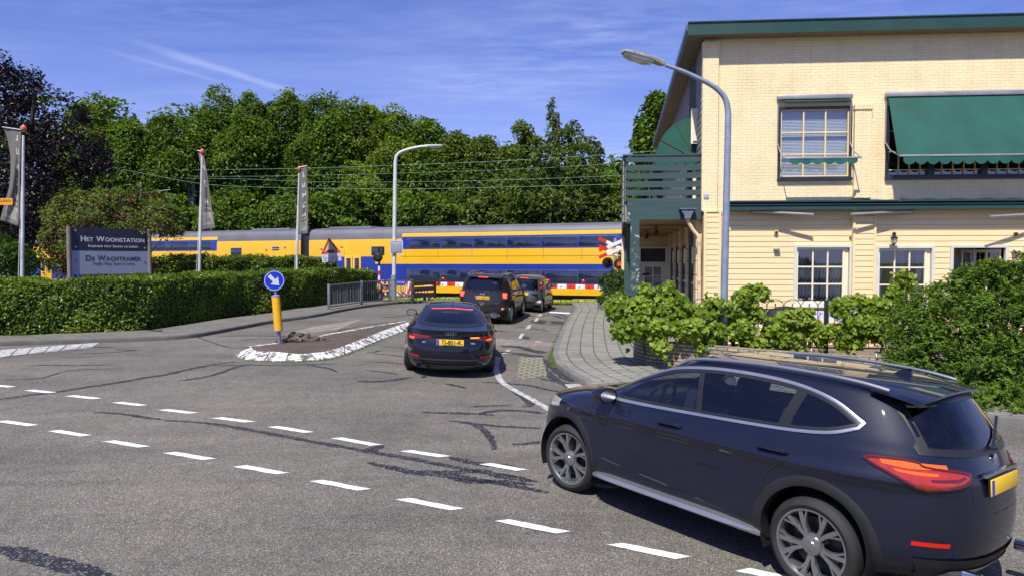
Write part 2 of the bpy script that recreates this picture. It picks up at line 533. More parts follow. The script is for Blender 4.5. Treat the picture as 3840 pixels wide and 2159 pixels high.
def tar_mat():
    m, nt, p, L = mat('tar')
    tc = N(nt, 'ShaderNodeTexCoord')
    v = N(nt, 'ShaderNodeTexVoronoi', i_Scale=62.0); L(tc.outputs['Object'], v.inputs['Vector'])
    s = N(nt, 'ShaderNodeSeparateColor'); L(v.outputs['Color'], s.inputs[0])
    r = ramp(nt, [(0.0, (0.012, 0.012, 0.014)), (0.75, (0.022, 0.022, 0.025)), (0.88, (0.10, 0.095, 0.085)), (1.0, (0.2, 0.19, 0.17))])
    L(s.outputs[0], r.inputs[0]); L(r.outputs[0], p.inputs['Base Color'])
    p.inputs['Roughness'].default_value = 0.6
    return m
M_TAR = tar_mat()

def ground_mat():
    m, nt, p, L = mat('earth_and_grass')
    tc = N(nt, 'ShaderNodeTexCoord')
    n1 = N(nt, 'ShaderNodeTexNoise', i_Scale=0.6, i_Detail=8.0, i_Roughness=0.7); L(tc.outputs['Object'], n1.inputs['Vector'])
    r = ramp(nt, [(0.3, (0.045, 0.06, 0.018)), (0.5, (0.06, 0.085, 0.02)), (0.7, (0.12, 0.10, 0.055))])
    L(n1.outputs['Fac'], r.inputs[0]); L(r.outputs[0], p.inputs['Base Color']); p.inputs['Roughness'].default_value = 0.95
    return m
def sheet(name, xs, ys, m, dz=0.0, kind='structure'):
    X, Y = np.meshgrid(xs, ys)
    Z = gz(X, Y) + dz
    V = np.stack([X, Y, Z], -1).reshape(-1, 3)
    c = len(xs); r = len(ys)
    i, j = np.meshgrid(np.arange(r - 1), np.arange(c - 1), indexing='ij')
    a = (i * c + j).ravel()
    F = np.stack([a, a + 1, a + 1 + c, a + c], -1)
    return tag(obj(name, np_mesh(name, V, F, [m], smooth=True)), kind=kind)
def spread(lo, hi, step, far, n=14):
    mid = np.arange(lo, hi + 1e-6, step)
    g = np.geomspace(2, far, n)
    return np.concatenate([lo - g[::-1], mid, hi + g])
sheet('ground', spread(-60, 40, 1.0, 1500), spread(-12, 60, 1.0, 2500), ground_mat(), -0.03)
sheet('road', np.arange(-60, 30.01, 0.5), np.arange(-14, 38.01, 0.5), M_ASPH, 0.0)

def paving_mat(name, base, joint, bw=0.30, rh=0.30, mortar=0.012, var=0.12, moss=0.5, uv=True, rot=0.0):
    m, nt, p, L = mat(name)
    tc = N(nt, 'ShaderNodeTexCoord')
    src = tc.outputs['UV' if uv else 'Object']
    mp = N(nt, 'ShaderNodeMapping'); mp.inputs['Rotation'].default_value = (0, 0, rot)
    L(src, mp.inputs[0])
    br = N(nt, 'ShaderNodeTexBrick', i_Scale=1.0, offset=0.5)
    br.inputs['Mortar Size'].default_value = mortar
    br.inputs['Mortar Smooth'].default_value = 0.15
    br.inputs['Brick Width'].default_value = bw
    br.inputs['Row Height'].default_value = rh
    b = np.array(base)
    br.inputs['Color1'].default_value = (*np.clip(b * (1 - var), 0, 1), 1)
    br.inputs['Color2'].default_value = (*np.clip(b * (1 + var), 0, 1), 1)
    br.inputs['Mortar'].default_value = (*joint, 1)
    L(mp.outputs[0], br.inputs['Vector'])
    n1 = N(nt, 'ShaderNodeTexNoise', i_Scale=1.4, i_Detail=8.0, i_Roughness=0.7); L(tc.outputs['Object'], n1.inputs['Vector'])
    w = ramp(nt, [(0.3, (0.72, 0.72, 0.72)), (0.55, (1, 1, 1)), (0.75, (1.15, 1.14, 1.1))]); L(n1.outputs['Fac'], w.inputs[0])
    c = N(nt, 'ShaderNodeMix', data_type='RGBA', blend_type='MULTIPLY'); c.inputs[0].default_value = 1
    L(br.outputs['Color'], c.inputs[6]); L(w.outputs[0], c.inputs[7])
    n2 = N(nt, 'ShaderNodeTexNoise', i_Scale=70.0, i_Detail=3.0); L(tc.outputs['Object'], n2.inputs['Vector'])
    w2 = ramp(nt, [(0.3, (0.8, 0.8, 0.8)), (0.7, (1.2, 1.2, 1.2))]); L(n2.outputs['Fac'], w2.inputs[0])
    c2 = N(nt, 'ShaderNodeMix', data_type='RGBA', blend_type='MULTIPLY'); c2.inputs[0].default_value = 1
    L(c.outputs[2], c2.inputs[6]); L(w2.outputs[0], c2.inputs[7])
    L(c2.outputs[2], p.inputs['Base Color'])
    p.inputs['Roughness'].default_value = 0.9
    bp = N(nt, 'ShaderNodeBump', i_Strength=0.6, i_Distance=0.006); bp.invert = True
    L(br.outputs['Fac'], bp.inputs['Height']); L(bp.outputs[0], p.inputs['Normal'])
    return m
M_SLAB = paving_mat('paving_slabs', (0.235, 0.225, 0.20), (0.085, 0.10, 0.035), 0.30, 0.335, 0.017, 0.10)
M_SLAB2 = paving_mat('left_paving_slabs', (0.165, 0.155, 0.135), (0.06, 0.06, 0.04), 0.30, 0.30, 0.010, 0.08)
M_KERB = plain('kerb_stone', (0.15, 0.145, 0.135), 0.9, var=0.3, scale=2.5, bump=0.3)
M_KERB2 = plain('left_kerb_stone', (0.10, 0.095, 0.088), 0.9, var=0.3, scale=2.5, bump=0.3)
M_YARD = paving_mat('yard_bricks', (0.22, 0.165, 0.125), (0.10, 0.09, 0.06), 0.21, 0.075, 0.008, 0.15, uv=False, rot=0.4)

def strip_pavement(name, line, side, width_fn, m, mk, h=0.12, kw=0.13, cols=26, label=None):
    """raised pavement beside a kerb line (world points); side: unit direction giver"""
    pts = smooth_poly(line, 6)
    n = len(pts)
    arc = [0.0]
    for a, b in zip(pts, pts[1:]): arc.append(arc[-1] + (Vector((b.x, b.y)) - Vector((a.x, a.y))).length)
    V = []; UV = []; KV = []
    for i, p in enumerate(pts):
        d = pts[min(i + 1, n - 1)] - pts[max(i - 1, 0)]
        s = side(p, d, i / (n - 1))
        wd = width_fn(p, i / (n - 1))
        for k in range(cols):
            q = kw + (wd - kw) * (k / (cols - 1)) ** 1.4
            x, y = p.x + s[0] * q, p.y + s[1] * q
            V.append((x, y, float(gz(x, y)) + h - 0.004)); UV.append((arc[i], q))
        z0 = float(gz(p.x, p.y))
        # kerb: foot, face, rounded edge, top
        for q, z in ((0, -0.03), (0.0, h - 0.025), (0.008, h - 0.008), (0.025, h), (kw, h), (kw, h - 0.03)):
            x, y = p.x + s[0] * q, p.y + s[1] * q
            KV.append((x, y, float(gz(x, y)) + z))
    def faces(c): return [[i * c + j, i * c + j + 1, (i + 1) * c + j + 1, (i + 1) * c + j] for i in range(n - 1) for j in range(c - 1)]
    me = np_mesh(name, V, faces(cols), [m], smooth=False, uvs=UV)
    bm = bmesh.new(); bm.from_mesh(me); bmesh.ops.recalc_face_normals(bm, faces=bm.faces)
    if sum(f.normal.z for f in bm.faces) < 0: bmesh.ops.reverse_faces(bm, faces=bm.faces)
    bm.to_mesh(me); bm.free()
    tag(obj(name, me), kind='structure')
    mb = MB()
    mb.add(KV, faces(6))
    k = mb.build('kerb', mk, smooth=True, angle=50)
    tag(k, kind='structure')
    return pts

KERB_R_PX = [(2154, 1165), (2136, 1190), (2112, 1232), (2086, 1292), (2073, 1335), (2078, 1358), (2092, 1382), (2134, 1414), (2188, 1443), (2237, 1461)]
KR = [G(*p) for p in KERB_R_PX]
e0 = KR[-1]
KR = [Vector((KR[0].x + 0.55, 36.6, 0)), Vector((KR[0].x + 0.25, 34.6, 0))] + KR + [Vector((e0.x + t * 0.87, e0.y - t * 0.44, 0)) for t in (2.0, 4.5, 8, 13, 20)]
KR = [Vector((p.x, p.y, 0)) for p in KR]
def side_r(p, d, t): return (1.0, 0.0) if p.y > 12.9 else (lambda a: (math.cos(a), math.sin(a)))(min(1.0, (12.9 - p.y) / 0.9) * R(50))
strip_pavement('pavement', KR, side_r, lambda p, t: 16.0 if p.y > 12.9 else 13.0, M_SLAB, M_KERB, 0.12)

KERB_L_PX = [(-500, 1318), (-220, 1306), (0, 1297), (200, 1290), (500, 1280), (707, 1268), (880, 1238), (1018, 1212), (1180, 1189), (1346, 1157), (1456, 1143), (1560, 1136)]
KL = [G(*p) for p in KERB_L_PX]
KL = [Vector((p.x, p.y, 0)) for p in KL] + [Vector((KL[-1].x + 2.6, KL[-1].y + 1.2, 0))]
def side_l(p, d, t):
    v = Vector((-d.y, d.x)).normalized(); return (v.x, v.y)
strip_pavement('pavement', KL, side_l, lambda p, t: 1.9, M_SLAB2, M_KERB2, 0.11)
# yard in front of the station, bricks
def poly_sheet(name, corners, m, dz, nu=12, nv=12, kind='structure'):
    a, b, c, d = [Vector(q) for q in corners]
    V = []
    for i in range(nv + 1):
        for j in range(nu + 1):
            u, v = j / nu, i / nv
            p = (a * (1 - u) + b * u) * (1 - v) + (d * (1 - u) + c * u) * v
            V.append((p.x, p.y, float(gz(p.x, p.y)) + dz))
    F = [[i * (nu + 1) + j, i * (nu + 1) + j + 1, (i + 1) * (nu + 1) + j + 1, (i + 1) * (nu + 1) + j] for i in range(nv) for j in range(nu)]
    return tag(obj(name, np_mesh(name, V, F, [m], smooth=False)), kind=kind)
poly_sheet('yard', [(3.4, 14.6, 0), (16, 13.6, 0), (16, 19.0, 0), (3.4, 18.9, 0)], M_YARD, 0.135)

# -- painted markings: one sheet of paint on the road
def mark(mb, quad, m=0, dz=0.007, jag=0.006, n=10):
    a, b, c, d = [G(*q) for q in quad]
    rows = []
    for s0, s1 in ((a, b), (d, c)):
        rows.append([s0.lerp(s1, k / n) for k in range(n + 1)])
    for r_ in rows:
        for p in r_:
            p.x += random.uniform(-jag, jag); p.y += random.uniform(-jag, jag)
            p.z = float(gz(p.x, p.y)) + dz
    mb.grid(rows, m)
def ribbon(mb, pts, wd, m=0, dz=0.007, jag=0.004, sub=6):
    P = smooth_poly([Vector((p.x, p.y, 0)) for p in pts], sub)
    k = len(P)
    rows = [[], []]
    for i, p in enumerate(P):
        d = (P[min(i + 1, k - 1)] - P[max(i - 1, 0)]).normalized()
        nn = Vector((-d.y, d.x, 0))
        w = wd(i / (k - 1)) if callable(wd) else wd
        for r_, sgn in zip(rows, (1, -1)):
            q = p + nn * (sgn * w / 2 + random.uniform(-jag, jag))
            q.z = float(gz(q.x, q.y)) + dz
            r_.append(q)
    mb.grid(rows, m)
C1 = 1.3417
def f1(x, y): return (x / C1, 1250 + y / C1)
mk = MB()
near = [((5, 440), (165, 463)), ((270, 489), (433, 515)), ((545, 541), (728, 571)), ((852, 599), (1055, 634)), ((1207, 667), (1420, 705)),
        ((1592, 741), (1833, 787)), ((2025, 832), (2300, 887)), ((2525, 940), (2835, 1003)), ((3095, 1059), (3436, 1130)), ((3738, 1189), (4160, 1275)), ((-255, 392), (-105, 414)), ((-500, 350), (-360, 370))]
far = [((350, 313), (488, 328)), ((585, 346), (720, 362)), ((820, 383), (973, 401)), ((1090, 424), (1260, 445)), ((1373, 468), (1558, 498)),
       ((1690, 525), (1893, 562)), ((2040, 590), (2240, 620)), ((2440, 655), (2625, 688)), ((145, 285), (262, 298)), ((-60, 258), (60, 269)), ((2860, 735), (3080, 778))]
def dashes(L, wid):
    for (a, b) in L:
        A = G(*f1(*a)); B = G(*f1(*b))
        d = (B - A); d.z = 0; d.normalize(); nn = Vector((-d.y, d.x, 0))
        rows = []
        for s in (-0.5, 0.5):
            row = []
            for k in range(11):
                p = A.lerp(B, k / 10) + nn * (s * wid) + d * (s * 0.10)
                p.x += random.uniform(-.006, .006); p.y += random.uniform(-.006, .006)
                p.z = float(gz(p.x, p.y)) + 0.007
                row.append(p)
            rows.append(row)
        mk.grid(rows, 0)
dashes(near, 0.105); dashes(far, 0.105)
C3 = 2.413
def f3(x, y): return (1450 + x / C3, 900 + y / C3)
# cycle-lane line on the right hand lane
for q in [((1372, 672), (1408, 668), (1402, 686), (1362, 688)), ((1350, 706), (1378, 703), (1366, 734), (1330, 736)), ((1280, 768), (1312, 764), (1292, 804), (1252, 806)),
          ((1214, 846), (1248, 840), (1222, 890), (1188, 890)), ((1078, 995), (1128, 988), (1092, 1026), (1040, 1030))]:
    mark(mk, [f3(*p) for p in q], 1)
mark(mk, [f3(1480, 646), f3(1665, 656), f3(1660, 669), f3(1470, 657)], 0)
mark(mk, [f3(1345, 912), f3(1412, 920), f3(1410, 928), f3(1350, 920)], 1)
ribbon(mk, [G(1868, 1338), G(1859, 1377), G(1877, 1426), G(1927, 1461), G(2001, 1501), G(2060, 1536), G(2130, 1572)], 0.13, 1)
mark(mk, [(2117, 1441), (2172, 1439), (2207, 1467), (2156, 1474)], 1)
# white blocks by the left kerb
for k in range(8):
    x0 = -140 + k * 62; x1 = x0 + 56
    def yb(x): return 1346 - (x + 60) * 0.108
    def yt(x): return 1316 - (x + 60) * 0.075
    mark(mk, [(x0 - 4, yb(x0)), (x1 - 4, yb(x1)), (x1 + 22, yt(x1 + 22)), (x0 + 22, yt(x0 + 22))], 1)
tag(mk.build('road_markings', [M_LINE, M_LINE_OLD], smooth=False, recalc=False), kind='structure')

# -- tar seams over the cracks
tr = MB()
def seam(px, w, jag=None, sub=8, taper=True):
    pts = [G(*p) for p in px]
    if jag is None: jag = w * 0.13
    def wf(t): return w * (0.35 + 0.65 * min(1, 5 * t, 5 * (1 - t))) * random.uniform(0.8, 1.2) if taper else w * random.uniform(0.85, 1.15)
    ribbon(tr, pts, wf, 0, 0.004, jag, sub)
F1 = lambda *L: [f1(*p) for p in L]
seam(F1((820, 435), (980, 445), (1100, 458), (1290, 490), (1450, 520), (1600, 548), (1740, 572), (1840, 592), (1900, 602), (2030, 622), (2200, 655), (2330, 680), (2460, 700), (2640, 725)), 0.10)
seam(F1((1850, 592), (1890, 575), (1925, 563)), 0.15)
seam(F1((1850, 650), (1960, 672), (2100, 700), (2250, 712), (2400, 735), (2580, 765), (2760, 800)), 0.13)
seam(F1((2120, 690), (2260, 700), (2400, 690), (2520, 715), (2700, 745)), 0.14)
seam(F1((2250, 722), (2380, 745), (2500, 742), (2680, 760)), 0.11)
seam(F1((2260, 622), (2360, 645), (2440, 658), (2600, 668)), 0.12)
seam(F1((470, 395), (600, 402), (720, 420), (810, 432)), 0.07, 0.02)
seam(F1((0, 330), (130, 312), (260, 297), (420, 272), (600, 245), (740, 220), (840, 205), (950, 180), (1080, 155), (1190, 140)), 0.14)
seam(F1((890, 238), (1010, 222), (1100, 200), (1190, 168), (1260, 155)), 0.11)
seam(F1((1080, 160), (1260, 158), (1420, 158), (1560, 155), (1690, 152)), 0.08)
seam(F1((1540, 157), (1620, 168), (1690, 185)), 0.09)
seam(F1((1590, 165), (1660, 178), (1695, 192)), 0.07)
seam(F1((120, 163), (260, 158), (420, 160), (560, 155)), 0.07)
seam(F1((30, 232), (200, 225), (360, 185), (620, 176)), 0.05)
seam(F1((300, 120), (380, 121), (470, 117)), 0.06)
seam(F1((400, 100), (530, 98), (680, 84)), 0.08)
seam(F1((580, 80), (700, 84)), 0.06)
seam(F1((-20, 1080), (80, 1100), (200, 1135), (330, 1170), (440, 1200), (560, 1235)), 0.17, 0.02)
C2 = 1.5153
F2 = lambda *L: [(800 + x / C2, 1200 + y / C2) for x, y in L]
seam(F2((815, 345), (900, 348), (1010, 342), (1130, 322)), 0.12)
seam(F2((858, 285), (950, 292), (1045, 308)), 0.07)
seam(F2((865, 235), (1000, 240), (1090, 250)), 0.07)
seam(F2((905, 190), (1000, 196), (1085, 208)), 0.07)
seam(F2((870, 185), (920, 180), (945, 172)), 0.08)
seam(F2((960, 150), (1030, 154), (1090, 160)), 0.06)
seam(F2((1320, 360), (1380, 372), (1440, 386)), 0.10)
seam(F2((1180, 522), (1300, 526), (1450, 530), (1600, 538)), 0.10)
seam(F2((1460, 492), (1560, 486), (1700, 484)), 0.06)
seam(F2((1500, 530), (1640, 512), (1760, 515), (1880, 530)), 0.12)
seam(F2((1340, 570), (1440, 582), (1490, 595), (1545, 630), (1580, 680), (1600, 735)), 0.11)
seam(F2((1440, 582), (1600, 600), (1750, 608), (1860, 614)), 0.08)
seam(F2((1700, 705), (1790, 700), (1860, 690)), 0.09)
seam(F2((1520, 350), (1660, 358), (1800, 372), (1900, 395), (1990, 410), (2080, 440)), 0.12)
seam(F2((1700, 400), (1760, 440), (1800, 480), (1760, 490)), 0.12)
seam(F2((1880, 220), (1930, 270), (1990, 320), (2040, 350)), 0.20)
seam(F2((1860, 250), (1910, 310), (2020, 380)), 0.16)
seam(F2((1850, 330), (1940, 345), (2020, 360)), 0.14)
seam(F2((1640, 150), (1720, 150), (1780, 165), (1850, 180), (1890, 180)), 0.34, 0.06)
seam(F2((1700, 185), (1790, 200), (1880, 205)), 0.28, 0.06)
C4 = 4.8267
F4 = lambda *L: [(1700 + x / C4, 980 + y / C4) for x, y in L]
seam(F4((770, 1245), (900, 1265), (1000, 1270)), 0.14)
seam(F4((1150, 1180), (1300, 1200), (1500, 1215), (1690, 1240)), 0.12)
seam(F4((1300, 1220), (1500, 1240), (1780, 1270)), 0.10)
seam(F4((1260, 1345), (1300, 1370), (1330, 1405)), 0.26)
seam(F4((1450, 1050), (1650, 1065), (1850, 1080), (2010, 1095)), 0.13)
seam(F4((1520, 1125), (1700, 1135), (1980, 1160)), 0.11)
seam(F4((1540, 1060), (1540, 1120)), 0.55, 0.05)
seam(F4((1890, 1085), (1890, 1135)), 0.5, 0.05)
seam(F4((1600, 985), (1700, 975), (1850, 985), (1950, 1020), (2060, 1035)), 0.22)
seam(F4((1770, 930), (1900, 950), (2050, 1000)), 0.16)
F3 = lambda *L: [f3(*p) for p in L]
seam([(700, 1238 + 8), (850, 1300), (960, 1296)], 0.05)
seam([(900, 1275), (960, 1270), (1060, 1268), (1180, 1262)], 0.10)
seam([(820, 1262), (900, 1258), (1040, 1259), (1160, 1262), (1330, 1240)], 0.11)
seam([(1240, 1258), (1280, 1236), (1350, 1222), (1420, 1212), (1500, 1205)], 0.10)
seam([(1430, 1190), (1490, 1186), (1560, 1178)], 0.10)
tag(tr.build('tar_seams', M_TAR, smooth=False, recalc=False), kind='structure')

# paler patches: brick strip across the lane and the block paving with weeds in its joints
M_BLOCK = paving_mat('block_paving', (0.27, 0.25, 0.21), (0.12, 0.125, 0.06), 0.22, 0.19, 0.035, 0.15, uv=False, rot=0.06)
M_BAND = paving_mat('brick_band', (0.235, 0.20, 0.17), (0.12, 0.11, 0.08), 0.11, 0.21, 0.008, 0.18, uv=False, rot=0.2)
poly_sheet('block_paving', [G(1940, 1424), G(2053, 1408), G(2032, 1339), G(1946, 1340)], M_BLOCK, 0.006, 8, 8)
poly_sheet('brick_band', [G(1812, 1290), G(2082, 1302), G(2090, 1286), G(1822, 1264)], M_BAND, 0.005, 12, 3)
M_PALE = plain('pale_asphalt_patch', (0.21, 0.185, 0.15), 0.9, var=0.35, scale=4)
poly_sheet('asphalt_patch', [G(1035, 1262), G(1260, 1236), G(1362, 1196), G(1180, 1222)], M_PALE, 0.004, 10, 5)
# ---------------------------------------------------------------- station building
C0 = Vector((5.066, 18.5, 0.0))
EE = Vector((0.997, -0.0773, 0)); NO = Vector((-0.0773, -0.997, 0)); WW = Vector((0.153, 0.988, 0)).normalized()
SL = Vector((-WW.y, WW.x, 0))           # outward normal of the street side
ZB = 0.16
def BP(a, o, z): 
    p = C0 + EE * a + NO * o; return Vector((p.x, p.y, z))
def SP(b, o, z):
    p = C0 + WW * b + SL * o; return Vector((p.x, p.y, z))
def FP(px, py, o=0.0):
    v = ray(px, py); q = C0 + NO * o
    t = (q - EYE).dot(NO) / v.dot(NO)
    p = EYE + v * t
    return (p - C0).dot(EE), p.z
def FR(x0, y0, x1, y1, o=0.0):
    a0, z1 = FP(x0, y0, o); a0b, z0 = FP(x0, y1, o); a1, z1b = FP(x1, y0, o); a1b, z0b = FP(x1, y1, o)
    return (a0 + a0b) / 2, (z0 + z0b) / 2, (a1 + a1b) / 2, (z1 + z1b) / 2
def world_off(p):
    v = Vector((0, 0, 0))
    while p is not None: v += p.location; p = p.parent
    return v
def wpart(mb, name, mats, parent, **kw):
    """part modelled in world coordinates under an unrotated parent"""
    o = mb.build(name, mats, parent, **kw)
    o.location = -world_off(parent)
    return o

def brickpaint(name, base, axis, bw=0.23, rh=0.076, groove=(0.87, 0.86, 0.83), strength=0.55):
    m, nt, p, L = mat(name)
    tc = N(nt, 'ShaderNodeTexCoord'); s = N(nt, 'ShaderNodeSeparateXYZ'); L(tc.outputs['Object'], s.inputs[0])
    c = N(nt, 'ShaderNodeCombineXYZ'); L(s.outputs[axis], c.inputs[0]); L(s.outputs['Z'], c.inputs[1])
    nz = N(nt, 'ShaderNodeTexNoise', i_Scale=3.5, i_Detail=5.0); L(tc.outputs['Object'], nz.inputs['Vector'])
    vm = N(nt, 'ShaderNodeVectorMath', operation='SCALE'); vm.inputs['Scale'].default_value = 0.05
    L(nz.outputs['Color'], vm.inputs[0])
    va = N(nt, 'ShaderNodeVectorMath', operation='ADD'); L(c.outputs[0], va.inputs[0]); L(vm.outputs[0], va.inputs[1])
    br = N(nt, 'ShaderNodeTexBrick', i_Scale=1.0, offset=0.5)
    br.inputs['Brick Width'].default_value = bw; br.inputs['Row Height'].default_value = rh
    br.inputs['Mortar Size'].default_value = 0.006; br.inputs['Mortar Smooth'].default_value = 0.6
    b = np.array(base)
    br.inputs['Color1'].default_value = (*(b * 0.97), 1); br.inputs['Color2'].default_value = (*(b * 1.02), 1)
    br.inputs['Mortar'].default_value = (*(b * np.array(groove)), 1)
    L(va.outputs[0], br.inputs['Vector'])
    n2 = N(nt, 'ShaderNodeTexNoise', i_Scale=1.1, i_Detail=9.0, i_Roughness=0.72); L(tc.outputs['Object'], n2.inputs['Vector'])
    w = ramp(nt, [(0.28, (0.86, 0.84, 0.80)), (0.5, (1, 1, 1)), (0.8, (1.04, 1.03, 1.0))]); L(n2.outputs['Fac'], w.inputs[0])
    mx = N(nt, 'ShaderNodeMix', data_type='RGBA', blend_type='MULTIPLY'); mx.inputs[0].default_value = 1
    L(br.outputs['Color'], mx.inputs[6]); L(w.outputs[0], mx.inputs[7])
    # rust and dirt spots
    n3 = N(nt, 'ShaderNodeTexNoise', i_Scale=2.6, i_Detail=10.0, i_Roughness=0.75); L(tc.outputs['Object'], n3.inputs['Vector'])
    f = N(nt, 'ShaderNodeMapRange', n_1=0.68, n_2=0.76, n_4=0.7); L(n3.outputs['Fac'], f.inputs[0])
    m2 = N(nt, 'ShaderNodeMix', data_type='RGBA'); L(f.outputs[0], m2.inputs[0]); L(mx.outputs[2], m2.inputs[6])
    m2.inputs[7].default_value = (*(b * np.array((0.62, 0.52, 0.38))), 1)
    mps = N(nt, 'ShaderNodeMapping'); mps.inputs['Scale'].default_value = (5, 5, 0.35); L(tc.outputs['Object'], mps.inputs[0])
    ns = N(nt, 'ShaderNodeTexNoise', i_Scale=1.0, i_Detail=6.0, i_Roughness=0.65); L(mps.outputs[0], ns.inputs['Vector'])
    ws = ramp(nt, [(0.36, (0.86, 0.84, 0.80)), (0.52, (1, 1, 1))]); L(ns.outputs['Fac'], ws.inputs[0])
    m3 = N(nt, 'ShaderNodeMix', data_type='RGBA', blend_type='MULTIPLY'); m3.inputs[0].default_value = 0.4
    L(m2.outputs[2], m3.inputs[6]); L(ws.outputs[0], m3.inputs[7])
    L(m3.outputs[2], p.inputs['Base Color'])
    p.inputs['Roughness'].default_value = 0.72
    p.inputs['Specular IOR Level'].default_value = 0.25
    n4 = N(nt, 'ShaderNodeTexNoise', i_Scale=22.0, i_Detail=6.0); L(tc.outputs['Object'], n4.inputs['Vector'])
    hh = N(nt, 'ShaderNodeMath', operation='MULTIPLY_ADD', n_1=-1.0); L(br.outputs['Fac'], hh.inputs[0]); L(n4.outputs['Fac'], hh.inputs[2])
    bp = N(nt, 'ShaderNodeBump', i_Strength=strength, i_Distance=0.012)
    L(hh.outputs[0], bp.inputs['Height']); L(bp.outputs[0], p.inputs['Normal'])
    return m
CREAM = (0.86, 0.71, 0.43)
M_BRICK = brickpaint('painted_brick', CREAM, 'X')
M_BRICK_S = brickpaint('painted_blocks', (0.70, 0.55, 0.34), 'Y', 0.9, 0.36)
def board_mat(name, base, var=0.10, along='X', worn=None):
    m, nt, p, L = mat(name)
    tc = N(nt, 'ShaderNodeTexCoord'); mp = N(nt, 'ShaderNodeMapping')
    mp.inputs['Scale'].default_value = (0.6, 9, 9) if along == 'X' else (9, 0.6, 9)
    L(tc.outputs['Object'], mp.inputs[0])
    n = N(nt, 'ShaderNodeTexNoise', i_Scale=1.6, i_Detail=8.0, i_Roughness=0.65); L(mp.outputs[0], n.inputs['Vector'])
    b = np.array(base)
    r = ramp(nt, [(0.3, tuple(b * (1 - var))), (0.55, tuple(b)), (0.8, tuple(np.clip(b * (1 + var * 0.5), 0, 1)))])
    L(n.outputs['Fac'], r.inputs[0])
    col = r.outputs[0]
    if worn is not None:
        n2 = N(nt, 'ShaderNodeTexNoise', i_Scale=4.5, i_Detail=12.0, i_Roughness=0.78, i_Distortion=0.5)
        L(tc.outputs['Object'], n2.inputs['Vector'])
        f = N(nt, 'ShaderNodeMapRange', n_1=worn[1], n_2=worn[1] + 0.04); L(n2.outputs['Fac'], f.inputs[0])
        mx = N(nt, 'ShaderNodeMix', data_type='RGBA'); L(f.outputs[0], mx.inputs[0]); L(col, mx.inputs[6])
        mx.inputs[7].default_value = (*worn[0], 1); col = mx.outputs[2]
    L(col, p.inputs['Base Color']); p.inputs['Roughness'].default_value = 0.6
    p.inputs['Specular IOR Level'].default_value = 0.3
    bp = N(nt, 'ShaderNodeBump', i_Strength=0.25, i_Distance=0.006); L(n.outputs['Fac'], bp.inputs['Height']); L(bp.outputs[0], p.inputs['Normal'])
    return m
M_SIDING = board_mat('painted_siding', (0.83, 0.645, 0.36), 0.08)
M_GREYBOARD = board_mat('weathered_boards', (0.30, 0.29, 0.27), 0.3, 'Y')
M_GREENWOOD = board_mat('green_painted_wood', (0.045, 0.082, 0.085), 0.25, 'X', ((0.55, 0.52, 0.42), 0.685))
M_GREENPEEL = board_mat('peeling_green_wood', (0.045, 0.082, 0.085), 0.25, 'X', ((0.62, 0.57, 0.45), 0.56))
M_FASCIA = plain('green_fascia', (0.016, 0.055, 0.045), 0.45, var=0.15, scale=1.2)
M_GUTTER = board_mat('gutter_green', (0.022, 0.06, 0.06), 0.2, 'X', ((0.5, 0.48, 0.42), 0.64))
M_ROOF = plain('roof_felt', (0.05, 0.05, 0.05), 0.9)
M_SOFFIT = board_mat('soffit_boards', (0.22, 0.17, 0.12), 0.3, 'Y')
M_PORCHWOOD = board_mat('porch_ceiling_boards', (0.46, 0.30, 0.15), 0.25, 'X')
M_CASING = plain('grey_white_casing', (0.62, 0.60, 0.52), 0.55, var=0.08)
M_SASH = plain('cream_sash', (0.80, 0.72, 0.52), 0.5, var=0.06)
M_YSASH = plain('yellow_sash', (0.78, 0.60, 0.28), 0.5, var=0.08)
M_DARKFRAME = plain('dark_window_frame', (0.022, 0.028, 0.045), 0.4, var=0.3, scale=6)
M_PANE = glass_mat('window_glass', (0.72, 0.76, 0.80), 0.22)
M_BLIND = plain('white_blind', (0.78, 0.80, 0.80), 0.5, var=0.03)
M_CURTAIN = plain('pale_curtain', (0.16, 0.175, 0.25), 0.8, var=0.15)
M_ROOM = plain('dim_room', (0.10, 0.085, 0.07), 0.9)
M_ALU = plain('grey_aluminium', (0.36, 0.35, 0.37), 0.42, metal=0.5, var=0.15)
M_AWNING = plain('green_awning_cloth', (0.007, 0.080, 0.058), 0.75, var=0.22, scale=1.6, bump=0.05)
M_CREAMPIPE = plain('cream_pipe', (0.70, 0.55, 0.33), 0.45, var=0.12, scale=6)
M_LEAD = plain('lead_hopper', (0.13, 0.155, 0.20), 0.55, var=0.2, scale=5)
M_BLACK = plain('black_metal', (0.012, 0.012, 0.013), 0.4)
M_LAMPGLASS = plain('lamp_glass', (0.5, 0.48, 0.42), 0.15, var=0.2)

bld = thing('station_building', 'two storey cream painted brick station with green roof edge, awnings and balcony', 'building', (C0.x, C0.y, ZB))
ROOM_D = 2.6
AEND = 14.5
UPZ0 = FP(2700, 760, 0.0)[1]
TOPZ = FP(2640, 140, 0.0)[1] + 0.1

